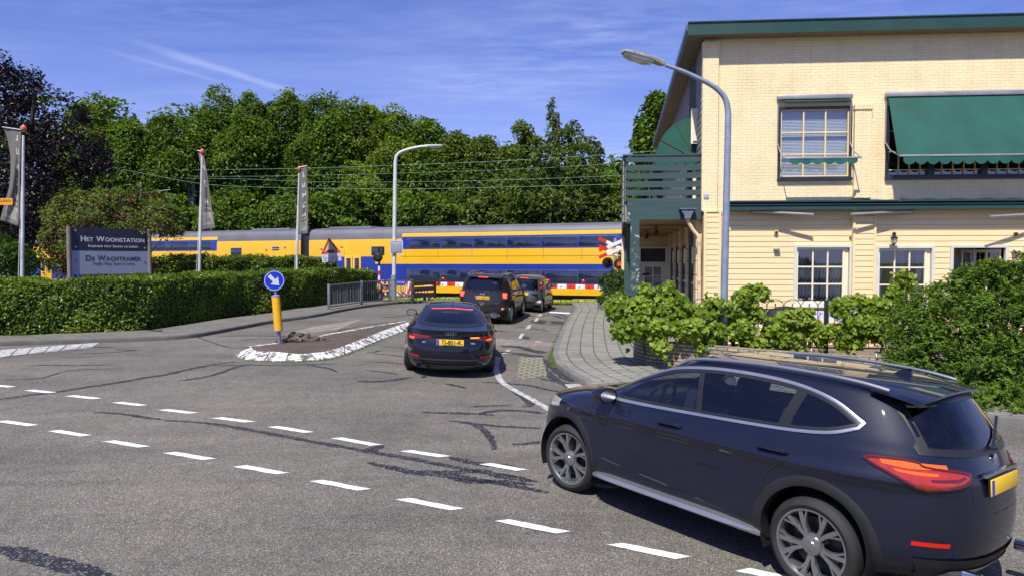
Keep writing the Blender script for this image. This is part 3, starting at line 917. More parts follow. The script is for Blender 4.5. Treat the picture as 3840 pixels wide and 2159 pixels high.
def wall_holes(mb, a0, a1, z0, z1, holes, o, depth, m=0):
    As = sorted({a0, a1, *[h[0] for h in holes], *[h[2] for h in holes]})
    Zs = sorted({z0, z1, *[h[1] for h in holes], *[h[3] for h in holes]})
    for i in range(len(As) - 1):
        for j in range(len(Zs) - 1):
            ca, cz = (As[i] + As[i + 1]) / 2, (Zs[j] + Zs[j + 1]) / 2
            if any(h[0] < ca < h[2] and h[1] < cz < h[3] for h in holes): continue
            mb.add([BP(As[i], o, Zs[j]), BP(As[i + 1], o, Zs[j]), BP(As[i + 1], o, Zs[j + 1]), BP(As[i], o, Zs[j + 1])], [(0, 1, 2, 3)], m)
    for h in holes:
        c = [(h[0], h[1]), (h[2], h[1]), (h[2], h[3]), (h[0], h[3])]
        for k in range(4):
            p, q = c[k], c[(k + 1) % 4]
            mb.add([BP(p[0], o, p[1]), BP(q[0], o, q[1]), BP(q[0], o - depth, q[1]), BP(p[0], o - depth, p[1])], [(0, 1, 2, 3)], m)

# window rectangles (a0, z0, a1, z1)
U1 = FR(2916, 401, 3193, 673)
U2 = FR(3320, 394, 4010, 667)
W1 = FR(2975, 918, 3194, 1147, 0.12); W2 = FR(3281, 921, 3502, 1150, 0.12)
W3 = FR(3560, 919, 3777, 1150, 0.12); W4 = FR(3834, 919, 4050, 1150, 0.12)

w_ = MB(); wall_holes(w_, 0, AEND, UPZ0 - 0.4, TOPZ, [U1, U2], 0.0, 0.12)
# far end and back walls
P = [BP(0, 0, 0), BP(AEND, 0, 0), BP(AEND, 0, 0) + WW * 17, BP(0, 0, 0) + WW * 17]
for i, j in ((1, 2), (2, 3)):
    w_.add([(P[i].x, P[i].y, ZB), (P[j].x, P[j].y, ZB), (P[j].x, P[j].y, TOPZ), (P[i].x, P[i].y, TOPZ)], [(0, 1, 2, 3)])
wpart(w_, 'brick_wall', M_BRICK, bld, smooth=False, recalc=False)
# brick pilasters and the dentil cap
def pil(px0, y0, px1, y1, o, d, cap):
    a0, z0, a1, z1 = FR(px0, y0, px1, y1, o)
    mb = MB()
    T = Matrix.Rotation(math.atan2(EE.y, EE.x), 3, 'Z')
    c = BP((a0 + a1) / 2, o + d / 2 - 0.02, (z0 + z1) / 2)
    mb.box(c, (a1 - a0, d + 0.04, z1 - z0), M=T)
    n = 6
    for k in range(n):
        wq = (a1 - a0 + 0.03) / n
        mb.box(BP(a0 - 0.015 + wq * (k + 0.5), o + d / 2, z1 - cap / 2 - 0.004), (wq * 0.93, d + 0.06, cap), M=T, bev=0.012)
    return mb, (a0, z0, a1, z1)
q, _ = pil(2631, 162, 2690, 792, 0, 0.10, 0.14); wpart(q, 'brick_pilaster', M_BRICK, bld, smooth=False)
q, _ = pil(3198, 395, 3262, 744, 0, 0.11, 0.14); wpart(q, 'brick_pilaster', M_BRICK, bld, smooth=False)

# lower storey: lap siding with openings
sd_ = MB()
zt = FP(2700, 793, 0.12)[1]; pitch = 0.142
aL = FP(2700, 1000, 0.12)[0]
def siding(mb, a0, a1, z0, z1, o, holes, m=0):
    z = z1
    while z > z0:
        zb = max(z - pitch, z0)
        segs = [(a0, a1)]
        for h in holes:
            if h[1] < zb + 0.01 and h[3] > zb + 0.02 or (h[1] < z - 0.02 and h[3] > zb + 0.02):
                ns = []
                for s0, s1 in segs:
                    if h[0] > s0: ns.append((s0, min(h[0], s1)))
                    if h[2] < s1: ns.append((max(h[2], s0), s1))
                segs = [s for s in ns if s[1] - s[0] > 0.01]
        for s0, s1 in segs:
            prof = [(o - 0.012, z), (o + 0.002, z - 0.012), (o + 0.010, zb + 0.012), (o + 0.010, zb + 0.009), (o - 0.014, zb + 0.005), (o - 0.014, zb)]
            mb.grid([[BP(s0, q, zz) for q, zz in prof], [BP(s1, q, zz) for q, zz in prof]], m)
        for h in holes:
            for za, zc_ in ((h[3], z), (zb, h[1])):
                if zb < za + 1e-6 and za < zc_ <= z + 1e-6 and (zb < h[3] < z or zb < h[1] < z):
                    mb.add([BP(h[0], o + 0.006, za), BP(h[2], o + 0.006, za), BP(h[2], o + 0.002, zc_), BP(h[0], o + 0.002, zc_)], [(0, 1, 2, 3)], m)
        z = zb
siding(sd_, aL, AEND, ZB, zt + 0.05, 0.12, [W1, W2, W3, W4])
wpart(sd_, 'siding', M_SIDING, bld, smooth=False)
# corner and middle siding pilasters with edge boards
for (x0, x1, y0, y1, o) in ((2638, 2702, 795, 1290, 0.17), (3195, 3282, 815, 1290, 0.22)):
    mb = MB()
    a0, z0, a1, z1 = FR(x0, y0, x1, y1, o)
    siding(mb, a0 + 0.03, a1 - 0.03, ZB, z1, o - 0.01, [])
    T = Matrix.Rotation(math.atan2(EE.y, EE.x), 3, 'Z')
    for a in (a0 + 0.03, a1 - 0.03):
        mb.box(BP(a, o - 0.07, (z1 + ZB) / 2), (0.06, 0.18, z1 - ZB), M=T)
    mb.box(BP((a0 + a1) / 2, o - 0.06, z1 + 0.01), (a1 - a0 + 0.03, 0.16, 0.035), M=T)
    wpart(mb, 'siding_pilaster', M_SIDING, bld, smooth=False)

# interior, floors
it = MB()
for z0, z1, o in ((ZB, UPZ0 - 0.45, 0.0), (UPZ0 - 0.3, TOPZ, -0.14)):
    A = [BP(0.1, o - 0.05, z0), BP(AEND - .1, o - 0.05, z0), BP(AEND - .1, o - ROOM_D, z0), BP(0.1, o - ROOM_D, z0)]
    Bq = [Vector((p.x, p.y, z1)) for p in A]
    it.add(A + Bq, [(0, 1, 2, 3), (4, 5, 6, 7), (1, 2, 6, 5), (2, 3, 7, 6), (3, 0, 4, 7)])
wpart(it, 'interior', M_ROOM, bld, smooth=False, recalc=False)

TE = Matrix.Rotation(math.atan2(EE.y, EE.x), 3, 'Z')
def rect_frame(mb, r, wd, o, d, m=0, bev=0.0):
    a0, z0, a1, z1 = r
    mb.box(BP((a0 + a1) / 2, o, z1 - wd / 2), (a1 - a0, d, wd), m, M=TE)
    mb.box(BP((a0 + a1) / 2, o, z0 + wd / 2), (a1 - a0, d, wd), m, M=TE)
    for a in (a0 + wd / 2, a1 - wd / 2):
        mb.box(BP(a, o, (z0 + z1) / 2), (wd, d, z1 - z0 - 2 * wd), m, M=TE)
def inset(r, q): return (r[0] + q, r[1] + q, r[2] - q, r[3] - q)
def bars(mb, r, nx, nz, wd, o, d, m=0, xs=None, zs=None):
    a0, z0, a1, z1 = r
    for k in range(1, nx): mb.box(BP(a0 + (a1 - a0) * k / nx, o, (z0 + z1) / 2), (wd, d, z1 - z0), m, M=TE)
    for k in range(1, nz): mb.box(BP((a0 + a1) / 2, o, z0 + (z1 - z0) * k / nz), (a1 - a0, d * 0.98, wd), m, M=TE)
def pane(r, o):
    mb = MB()
    a0, z0, a1, z1 = r
    mb.add([BP(a0, o, z0), BP(a1, o, z0), BP(a1, o, z1), BP(a0, o, z1)], [(0, 1, 2, 3)])
    return mb
def curtain(mb, a0, a1, z0, z1, o, amp=0.02, wl=0.09):
    n = max(8, int((a1 - a0) / 0.02)); rows = [[], []]
    for k in range(n + 1):
        a = a0 + (a1 - a0) * k / n
        q = o + amp * math.sin(a / wl * 6.283) + 0.3 * amp * math.sin(a * 31)
        rows[0].append(BP(a, q, z0)); rows[1].append(BP(a, q, z1))
    mb.grid(rows)
for i, (r, open_) in enumerate(((W1, 0), (W2, 0), (W3, 1), (W4, 0))):
    mb = MB(); rect_frame(mb, r, 0.075, 0.125, 0.085)
    mb.box(BP((r[0] + r[2]) / 2, 0.16, r[1] - 0.01), (r[2] - r[0] + 0.1, 0.16, 0.05), M=TE)
    f = wpart(mb, 'window', M_CASING, bld, smooth=False, bevel=0.006)
    rr = inset(r, 0.077)
    if open_ == 0:
        s = MB(); rr2 = (rr[0], rr[1], rr[2] - 0.10, rr[3])
        rect_frame(s, rr2, 0.05, 0.07, 0.05); bars(s, inset(rr2, 0.05), 3, 3, 0.038, 0.072, 0.04)
        s.box(BP(rr[2] - 0.05, 0.055, (rr[1] + rr[3]) / 2), (0.098, 0.05, rr[3] - rr[1]), M=TE)
        wpart(s, 'sash', M_SASH, f, smooth=False, bevel=0.004)
        wpart(pane(rr2, 0.066), 'pane', M_PANE, f, smooth=False, recalc=False)
        w3 = (rr2[2] - rr2[0]) / 3
        for ca, cb in (((0.0, 1.62), (1.66, 3.0)) if i == 0 else ((0.0, 0.5), (1.1, 1.9), (2.7, 2.98))):
            c = MB(); curtain(c, rr2[0] + w3 * ca, rr2[0] + w3 * cb, rr2[1], rr2[3], -0.16, 0.03)
            wpart(c, 'curtain', M_CURTAIN, f, recalc=False)
    else:
        # casement swung into the room, lit plaster wall and a shelf behind
        s = MB()
        hinge = BP(rr[2] - 0.03, 0.03, 0); dr = (EE * -0.62 - NO * 0.78).normalized()
        hgt = rr[3] - rr[1]; wl = 0.95
        def sp(u, z): 
            p = hinge + dr * u; return Vector((p.x, p.y, z))
        z0, z1 = rr[1] + 0.02, rr[3] - 0.02
        for zz in (z0 + 0.03, z1 - 0.05, z1 - 0.05 - (hgt) * 0.42): s.bar(sp(0, zz), sp(wl, zz), 0.045, 0.075)
        for u in (0.04, 0.34, 0.63, wl - 0.03): s.bar(sp(u, z0), sp(u, z1), 0.055, 0.042)
        wpart(s, 'open_sash', M_SASH, f, smooth=False)
        g_ = MB(); g_.add([sp(0.05, z0), sp(wl - .05, z0), sp(wl - .05, z1), sp(0.05, z1)], [(0, 1, 2, 3)])
        wpart(g_, 'pane', M_PANE, f, smooth=False, recalc=False)
        k_ = MB()
        k_.box(BP(rr[0] + 0.45, -0.75, rr[1] + 0.72), (1.0, 0.25, 0.03), M=TE)
        k_.box(BP(rr[0] + 0.45, -0.9, (rr[1] + rr[3]) / 2), (1.4, 0.03, 1.9), M=TE)
        wpart(k_, 'shelf', plain('plaster', (0.55, 0.50, 0.42), 0.9), f, smooth=False)
        b_ = MB(); b_.lathe([(0.02, 0), (0.10, 0.01), (0.135, 0.14), (0.125, 0.15), (0.11, 0.03)], BP(rr[0] + 0.12, -0.74, rr[1] + 0.735), 16)
        wpart(b_, 'basket', plain('wicker', (0.45, 0.36, 0.24), 0.8, var=0.4, scale=60), f)
        b_ = MB(); b_.lathe([(0.03, 0), (0.12, 0.02), (0.15, 0.08), (0.10, 0.15), (0.02, 0.17)], BP(rr[0] + 0.42, -0.72, rr[1] + 0.735), 16)
        wpart(b_, 'pumpkin', plain('orange_rind', (0.30, 0.08, 0.02), 0.6), f)
M_CHINA = plain('pale_pink_china', (0.65, 0.5, 0.5), 0.3, var=0.3, scale=10)
for k, (t, s, h) in enumerate(((0.14, 0.16, 0.12), (0.32, 0.08, 0.14), (0.62, 0.12, 0.08), (0.78, 0.16, 0.13))):
    a = W1[0] + (W1[2] - W1[0]) * t
    tk = MB(); tk.box(BP(a, -0.02, W1[1] + 0.08 + h / 2), (s, 0.08, h), M=TE, bev=0.015)
    wpart(tk, 'sill_ornament', M_CHINA, bld)

# upper windows
mb = MB(); rect_frame(mb, U1, 0.065, -0.005, 0.10); mb.box(BP((U1[0] + U1[2]) / 2, 0.02, U1[1] - 0.0), (U1[2] - U1[0] + 0.02, 0.14, 0.07), M=TE)
fu1 = wpart(mb, 'window', M_DARKFRAME, bld, smooth=False, bevel=0.005)
s = MB(); ru = inset(U1, 0.066); rect_frame(s, ru, 0.035, -0.03, 0.05); bars(s, inset(ru, 0.035), 3, 3, 0.034, -0.028, 0.045)
wpart(s, 'sash', M_YSASH, fu1, smooth=False)
wpart(pane(ru, -0.04), 'pane', M_PANE, fu1, smooth=False, recalc=False)
b = MB(); nsl = 46
for k in range(nsl):
    z = ru[1] + (ru[3] - ru[1]) * (k + 0.5) / nsl
    h = (ru[3] - ru[1]) / nsl
    b.add([BP(ru[0] + .01, -0.115, z - h * 0.42), BP(ru[2] - .01, -0.115, z - h * 0.42), BP(ru[2] - .01, -0.095 - 0.04, z + h * 0.5), BP(ru[0] + .01, -0.095 - 0.04, z + h * 0.5)], [(0, 1, 2, 3)])
wpart(b, 'blind', M_BLIND, fu1, smooth=False, recalc=False)
mb = MB(); rect_frame(mb, U2, 0.085, -0.005, 0.10); mb.box(BP((U2[0] + U2[2]) / 2, 0.02, U2[1]), (U2[2] - U2[0] + 0.02, 0.14, 0.07), M=TE)
for t in (0.255, 0.545, 0.8): mb.box(BP(U2[0] + (U2[2] - U2[0]) * t, -0.02, (U2[1] + U2[3]) / 2), (0.16, 0.10, U2[3] - U2[1] - 0.16), M=TE)
fu2 = wpart(mb, 'window', M_DARKFRAME, bld, smooth=False)
s = MB(); ru2 = inset(U2, 0.086)
bars(s, ru2, 16, 1, 0.026, -0.05, 0.03)
for zz in (0.08, 0.36, 0.68): s.box(BP((ru2[0] + ru2[2]) / 2, -0.05, ru2[1] + (ru2[3] - ru2[1]) * zz), (ru2[2] - ru2[0], 0.028, 0.026), M=TE)
wpart(s, 'sash', M_YSASH, fu2, smooth=False)
wpart(pane(ru2, -0.06), 'pane', M_PANE, fu2, smooth=False, recalc=False)

def awning(x0, x1, yc0, yc1, bx0, bx1, yb, valh, o_out, cloth, arms, pivot_y):
    """folding-arm awning: cassette, cloth, front bar, scalloped valance, arms"""
    a0, zc0, a1, zc1 = FR(x0, yc0, x1, yc1, 0.08)
    mb = MB()
    mb.box(BP((a0 + a1) / 2, 0.09, (zc0 + zc1) / 2), (a1 - a0, 0.14, abs(zc1 - zc0)), M=TE, bev=0.02)
    aw = wpart(mb, 'awning', M_ALU, bld)
    b0, zb = FP(bx0, yb, o_out); b1, zb1 = FP(bx1, yb, o_out)
    zb = (zb + zb1) / 2
    mb = MB(); mb.box(BP((b0 + b1) / 2, o_out, zb), (b1 - b0, 0.035, 0.045), M=TE, bev=0.01)
    wpart(mb, 'front_bar', M_ALU, aw)
    mb = MB(); ins = 0.06
    if cloth:
        rows = []
        n = 24
        for k in range(13):
            t = k / 12
            rows.append([BP((a0 + ins) * (1 - u) + (a1 - ins) * u, 0.12 + (o_out - 0.12) * t, zc0 * (1 - t) + (zb + 0.015) * t - 0.03 * math.sin(math.pi * t) * (0.5 + 0.5 * math.sin(u * 9) ** 2)) for u in [j / n for j in range(n + 1)]])
        mb.grid(rows)
    # scalloped valance
    wv = 0.285; nS = max(3, round((b1 - b0 - 0.2) / wv)); m_ = nS * 14
    top = []; bot = []
    for k in range(m_ + 1):
        u = k / m_; a = b0 + 0.1 + (b1 - b0 - 0.2) * u
        sc = abs(math.sin(math.pi * u * nS))
        wob = 0.012 * math.sin(u * 17)
        top.append(BP(a, o_out + 0.005, zb - 0.005)); bot.append(BP(a, o_out + 0.015 + wob, zb - valh * (0.60 + 0.42 * sc ** 0.7)))
    mb.grid([top, bot])
    wpart(mb, 'cloth', M_AWNING, aw, recalc=False)
    for ae, be in ((a0 + 0.03, b0 + 0.02), (a1 - 0.03, b1 - 0.02)):
        if ae > 11: continue
        mb = MB()
        zp = FP(x0, pivot_y, 0.07)[1]
        mb.bar(BP(ae, 0.07, zc0), BP(ae, 0.07, zp), 0.03, 0.02)
        mb.tube([BP(ae, 0.07, zp), BP((ae * .75 + be * .25), o_out * 0.45, zp + (zb - zp) * 0.55 - 0.0), BP(be, o_out, zb)], 0.014, 8)
        wpart(mb, 'arm', M_ALU, aw)
    return aw
awning(2914, 3196, 357, 374, 2945, 3232, 593, 0.16, 0.62, False, True, 540)
awning(3320, 4040, 342, 360, 3372, 4130, 581, 0.22, 0.68, True, True, 535)
# dark roller cloth remaining above the small window
mb = MB(); r_ = FR(2942, 376, 3190, 386, 0.10); mb.box(BP((r_[0] + r_[2]) / 2, 0.12, (r_[1] + r_[3]) / 2), (r_[2] - r_[0], 0.06, 0.05), M=TE, bev=0.02)
wpart(mb, 'awning_roll', M_AWNING, bld)

# roof slab with green fascia
OV = 0.40
zr0 = FP(2580, 134, OV)[1]; zr1 = FP(2580, 88, OV)[1]
aRL = FP(2580, 110, OV)[0]
def roofpt(a, o, b):
    p = C0 + EE * a + NO * o + WW * b; return p
pl = [roofpt(aRL, OV, 0), roofpt(AEND + 0.4, OV, 0), roofpt(AEND + 0.4, 0, 17.6), roofpt(aRL, 0, 17.6)]
mb = MB(); mb.add([(p.x, p.y, zr0 + 0.012) for p in pl] + [(p.x, p.y, zr1 - 0.03) for p in pl], [(0, 1, 2, 3), (4, 5, 6, 7), (0, 1, 5, 4), (1, 2, 6, 5), (2, 3, 7, 6), (3, 0, 4, 7)], 0)
roof = wpart(mb, 'roof', M_SOFFIT, bld, smooth=False)
mb = MB()
mb.bar((pl[0] + NO * 0.012 + Vector((0, 0, (zr0 + zr1) / 2))), pl[1] + NO * 0.012 + Vector((0, 0, (zr0 + zr1) / 2)), 0.03, zr1 - zr0)
ja = FP(3042, 110, OV)[0]
mb.bar(BP(ja - 0.02, OV + 0.03, (zr0 + zr1) / 2), BP(ja + 0.02, OV + 0.03, (zr0 + zr1) / 2), 0.012, zr1 - zr0 - 0.01)
mb.bar(pl[0] + NO * 0.02 + Vector((0, 0, zr1 + 0.012)), pl[1] + NO * 0.02 + Vector((0, 0, zr1 + 0.012)), 0.07, 0.03)
wpart(mb, 'fascia', M_FASCIA, roof, smooth=False)
mb = MB()
q0, q1 = pl[0] + SL * 0.012, pl[3] + SL * 0.012
mb.bar(q0 + Vector((0, 0, (zr0 + zr1) / 2 + 0.06)), q1 + Vector((0, 0, (zr0 + zr1) / 2 + 0.06)), 0.03, zr1 - zr0 - 0.12)
wpart(mb, 'side_fascia', plain('side_fascia_paint', (0.10, 0.13, 0.17), 0.5), roof, smooth=False)

# side wall: weathered cladding above, blocks below
mb = MB(); zc = 3.5
while zc < zr0:
    z2 = min(zc + 0.17, zr0)
    mb.grid([[SP(0.0, 0.0, zc), SP(0.0, 0.03, zc + 0.004), SP(0.0, 0.018, z2 - 0.02), SP(0, 0, z2 - 0.018), SP(0, 0, z2)],
             [SP(17, 0.0, zc), SP(17, 0.03, zc + 0.004), SP(17, 0.018, z2 - 0.02), SP(17, 0, z2 - 0.018), SP(17, 0, z2)]])
    zc = z2
wpart(mb, 'side_cladding', M_GREYBOARD, bld, smooth=False)
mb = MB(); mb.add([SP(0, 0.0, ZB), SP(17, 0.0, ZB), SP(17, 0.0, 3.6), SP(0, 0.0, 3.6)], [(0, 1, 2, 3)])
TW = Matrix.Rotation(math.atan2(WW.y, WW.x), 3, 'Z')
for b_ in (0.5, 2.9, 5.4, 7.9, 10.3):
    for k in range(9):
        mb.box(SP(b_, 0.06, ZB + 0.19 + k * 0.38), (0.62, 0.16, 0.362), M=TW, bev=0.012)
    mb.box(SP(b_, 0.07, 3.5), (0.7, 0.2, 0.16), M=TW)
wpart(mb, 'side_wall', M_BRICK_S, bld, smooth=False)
for b_ in (1.7, 4.15, 6.65, 9.1):
    mb = MB()
    mb.box(SP(b_, 0.03, ZB + 1.35), (1.25, 0.06, 2.7), M=TW); 
    d_ = wpart(mb, 'side_door', M_SASH, bld, smooth=False)
    mb = MB()
    for s_ in (-0.64, 0.64): mb.box(SP(b_ + s_, 0.05, ZB + 1.4), (0.07, 0.11, 2.8), M=TW)
    mb.box(SP(b_, 0.05, ZB + 2.78), (1.34, 0.11, 0.08), M=TW)
    wpart(mb, 'door_frame', M_GREENWOOD, d_, smooth=False)
    mb = MB()
    for i_ in (-0.27, 0.27):
        for z_ in (1.35, 1.95): mb.box(SP(b_ + i_, 0.06, ZB + z_), (0.42, 0.03, 0.52), M=TW)
    wpart(mb, 'pane', plain('dark_door_glass', (0.02, 0.022, 0.025), 0.05), d_, smooth=False)

# balcony over the porch
aO = -2.05
def OP(b, q, z):
    p = C0 + EE * aO + WW * b + SL * q + NO * -0.08; return Vector((p.x, p.y, z))
BL = 12.0
rows_px = [(588, 608), (619, 641), (650, 671), (681, 703), (713, 734)]
zs = [(FP(2480, y1, 0)[1], FP(2480, y0, 0)[1]) for y0, y1 in rows_px]
zcap = FP(2480, 585, 0)[1]
zfl1 = FP(2480, 746, 0)[1]; zfl0 = FP(2480, 825, 0)[1]
mb = MB()
mb.add([OP(0, 0, zfl1 - 0.06), BP(-0.01, 0.0, zfl1 - 0.06), SP(BL, 0.0, zfl1 - 0.06), OP(BL, 0, zfl1 - 0.06)], [(0, 1, 2, 3)])
bal = wpart(mb, 'balcony', M_GREYBOARD, bld, smooth=False)
mb = MB()
for k, (z0, z1) in enumerate(zs):
    mb.bar(BP(aO + 0.02, 0.0 + random.uniform(-.006, .006), (z0 + z1) / 2), BP(-0.06, random.uniform(-.006, .006), (z0 + z1) / 2 + random.uniform(-.008, .008)), 0.03, z1 - z0)
for a in (aO + 0.06, -0.10): mb.bar(BP(a, -0.05, zfl1 - 0.05), BP(a, -0.05, zcap), 0.09, 0.07)
mb.bar(BP(aO - 0.05, -0.02, zcap + 0.02), BP(0.0, -0.02, zcap + 0.02), 0.13, 0.04)
wpart(mb, 'front_railing', M_GREENWOOD, bal, smooth=False)
mb = MB(); nb = 8
zl0 = zfl0 - 0.05
for k in range(nb):
    z0 = zl0 + (zcap - zl0) * k / nb; z1 = zl0 + (zcap - zl0) * (k + 0.86) / nb
    mb.bar(OP(0.02, 0.03, (z0 + z1) / 2), OP(BL, 0.03, (z0 + z1) / 2), 0.03, z1 - z0)
mb.bar(OP(-0.05, 0.01, zcap + 0.02), OP(BL, 0.01, zcap + 0.02), 0.12, 0.04)
for b_ in np.arange(0.1, BL, 1.9): mb.bar(OP(b_, -0.04, zl0), OP(b_, -0.04, zcap), 0.08, 0.08)
wpart(mb, 'side_railing', M_GREYBOARD, bal, smooth=False)
mb = MB()
aB0 = FP(2364, 780, 0.03)[0]; aB1 = FP(2630, 780, 0.03)[0]
mb.box(BP((aB0 + aB1) / 2, 0.01, (zfl0 + zfl1) / 2), (aB1 - aB0, 0.07, zfl1 - zfl0), M=TE)
wpart(mb, 'front_beam', M_GREENWOOD, bal, smooth=False, bevel=0.005)
mb = MB()
aP0 = FP(2364, 900, 0)[0]; aP1 = FP(2397, 900, 0)[0]
mb.box(BP((aP0 + aP1) / 2, -0.03, (ZB + zfl0) / 2 - 0.002), (aP1 - aP0, 0.22, zfl0 - ZB), M=TE)
mb.box(BP(aP0 - 0.04, -0.06, (zfl0 + zfl1) / 2 - 0.05), (0.10, 0.2, zfl1 - zfl0 + 0.1), M=TE)
wpart(mb, 'front_post', M_GREENPEEL, bal, smooth=False, bevel=0.006)
for b_ in (3.2, 6.2, 9.2, 11.8):
    mb = MB()
    mb.box(OP(b_, -0.14, (ZB + zfl0) / 2), (0.16, 0.16, zfl0 - ZB), M=TW)
    # curved brackets
    for sg in (-1, 1):
        pts = [OP(b_ + sg * (0.08 + 1.0 * (1 - math.cos(t))), -0.14, zfl0 - 1.05 + 1.0 * math.sin(t)) for t in np.linspace(0, math.pi / 2, 9)]
        for p0, p1 in zip(pts, pts[1:]): mb.bar(p0, p1, 0.07, 0.12, up=SL)
    wpart(mb, 'post', M_GREENWOOD, bal, smooth=False)
mb = MB(); mb.box(OP(BL - 0.05, -0.25, (ZB + zfl0) / 2), (0.1, 0.5, zfl0 - ZB), M=TW); wpart(mb, 'end_panel', M_SIDING, bal, smooth=False)
# porch ceiling boards
mb = MB(); n = 34
for k in range(n):
    b0, b1 = BL * k / n, BL * (k + 0.93) / n
    mb.add([OP(b0, -0.1, zfl0 + 0.03), SP(b0, 0.02, zfl0 + 0.03), SP(b1, 0.02, zfl0 + 0.03), OP(b1, -0.1, zfl0 + 0.03)], [(0, 1, 2, 3)])
for b_ in (2.6, 5.2, 7.8, 10.4): mb.bar(OP(b_, -0.1, zfl0 - 0.02), SP(b_, 0.0, zfl0 - 0.02), 0.10, 0.10)
wpart(mb, 'porch_ceiling', M_PORCHWOOD, bal, smooth=False, recalc=False)
for px, py, b_ in ((2460, 850, 2.6), (2425, 900, 5.2)):
    v = ray(px, py)
    d_ = 18.5 + b_ * 0.985
    p = AT(px, py, d_)
    mb = MB(); p.z = zfl0 - 0.07
    mb.lathe([(0.05, 0), (0.05, -0.03), (0.015, -0.035), (0.015, -0.09)], p, 12)
    mb.lathe([(0.03, -0.14), (0.055, -0.10), (0.055, 0.04), (0.02, 0.06)], p + Vector((0.02, 0, -0.14)), 12, M=Matrix.Rotation(R(20), 3, 'Y'))
    wpart(mb, 'ceiling_spotlight', M_BLACK, bal)
# back wall of the porch with the glazed door
bb = 11.3
def PB(u, z, o=0.0):   # u: metres left of the side wall
    p = C0 + WW * (bb - o) - EE * u; return Vector((p.x, p.y, z))
mb = MB(); mb.add([PB(-0.1, ZB), PB(2.1, ZB), PB(2.1, zfl0), PB(-0.1, zfl0)], [(0, 1, 2, 3)])
wpart(mb, 'porch_wall', M_SIDING, bld, smooth=False)
dtop, dtr = 2.36, 3.02
mb = MB()
def pbar(mb, u0, u1, z0, z1, o, d): mb.bar(PB((u0 + u1) / 2, z0, o), PB((u0 + u1) / 2, z1, o), u1 - u0, d, up=WW)
for u0, u1 in ((0.08, 0.24), (1.28, 1.40)): pbar(mb, u0, u1, ZB, dtr, 0.05, 0.1)
for z0, z1 in ((dtop, dtop + 0.07), (dtr - 0.02, dtr + 0.06)): pbar(mb, 0.08, 1.40, z0, z1, 0.055, 0.11)
pbar(mb, 0.24, 1.28, ZB, dtop - 0.95, 0.03, 0.05)
for u0, u1 in ((0.24, 0.42), (0.73, 0.79), (1.10, 1.28)): pbar(mb, u0, u1, dtop - 0.95, dtop, 0.03, 0.05)
for z0, z1 in ((dtop - 0.55, dtop - 0.50), (dtop - 0.14, dtop)): pbar(mb, 0.24, 1.28, z0, z1, 0.032, 0.051)
dr_ = wpart(mb, 'door', M_SASH, bld, smooth=False, bevel=0.004)
mb = MB(); mb.add([PB(0.3, dtop - 1, 0.015), PB(1.25, dtop - 1, 0.015), PB(1.25, dtop - 0.1, 0.015), PB(0.3, dtop - 0.1, 0.015)], [(0, 1, 2, 3)])
wpart(mb, 'pane', plain('frosted_pane', (0.30, 0.29, 0.24), 0.2), dr_, smooth=False)
mb = MB(); mb.add([PB(0.24, dtop + .07, 0.02), PB(1.28, dtop + .07, 0.02), PB(1.28, dtr - .02, 0.02), PB(0.24, dtr - .02, 0.02)], [(0, 1, 2, 3)])
wpart(mb, 'transom_pane', plain('dark_pane', (0.05, 0.048, 0.045), 0.06), dr_, smooth=False)
mb = MB(); mb.bar(PB(1.20, dtop - 0.46, 0.06), PB(0.90, dtop - 0.46, 0.06), 0.005, 0.10); wpart(mb, 'notice', plain('dark_notice', (0.02, 0.03, 0.08), 0.5), dr_, smooth=False)
mb = MB(); mb.bar(PB(0.70, dtop - 0.70, 0.06), PB(0.45, dtop - 0.70, 0.06), 0.005, 0.22); wpart(mb, 'notice', plain('pale_notice', (0.45, 0.5, 0.6), 0.5), dr_, smooth=False)

# hood awning over the balcony door on the street side
mb = MB()
hb0, hb1, hr, hh = 1.35, 3.6, 1.15, 1.22
hz = FP(2600, 555, 0)[1] - 0.12
nseg = 16; prof = [(hr * math.sin(t) if True else 0, hh * math.cos(t)) for t in np.linspace(0, math.pi / 2, nseg + 1)]
rows = []
for j in range(10):
    u = j / 9; b_ = hb0 + (hb1 - hb0) * u
    k_ = 1.0
    rows.append([SP(b_, x_ * k_ + 0.02, hz + z_ * k_) for x_, z_ in prof])
mb.grid(rows)
# near and far end fans
for b_ in (hb0, hb1):
    c_ = SP(b_, 0.03, hz)
    for k in range(nseg):
        p, q = prof[k], prof[k + 1]
        mb.add([c_, SP(b_, p[0] + 0.02, hz + p[1]), SP(b_, q[0] + 0.02, hz + q[1])], [(0, 1, 2)])
val = [[], []]
path = [SP(hb0, 0.05 + (hr - 0.03) * t, 0) for t in np.linspace(0, 1, 25)] + [SP(hb0 + (hb1 - hb0) * t, hr + 0.02, 0) for t in np.linspace(0, 1, 41)[1:]]
for k, p in enumerate(path):
    val[0].append(Vector((p.x, p.y, hz))); val[1].append(Vector((p.x, p.y, hz - 0.10 - 0.05 * abs(math.sin(k * math.pi / 6)))))
mb.grid(val)
hood = wpart(mb, 'hood_awning', M_AWNING, bld, recalc=False, angle=25)
mb = MB()
for t in (0.0, 0.35, 0.68, 1.0):
    an = t * math.pi / 2
    x_, z_ = hr * math.sin(an), hh * math.cos(an)
    mb.tube([SP(hb0 - 0.01, 0.03, hz + 0.01), SP(hb0 - 0.01, x_ + 0.02, hz + z_)], 0.012, 6)
wpart(mb, 'rib', plain('brown_seam', (0.10, 0.08, 0.05), 0.8), hood)
mb = MB(); zc0_, zc1_ = FP(2600, 535, -1)[1], FP(2600, 402, -1)[1]
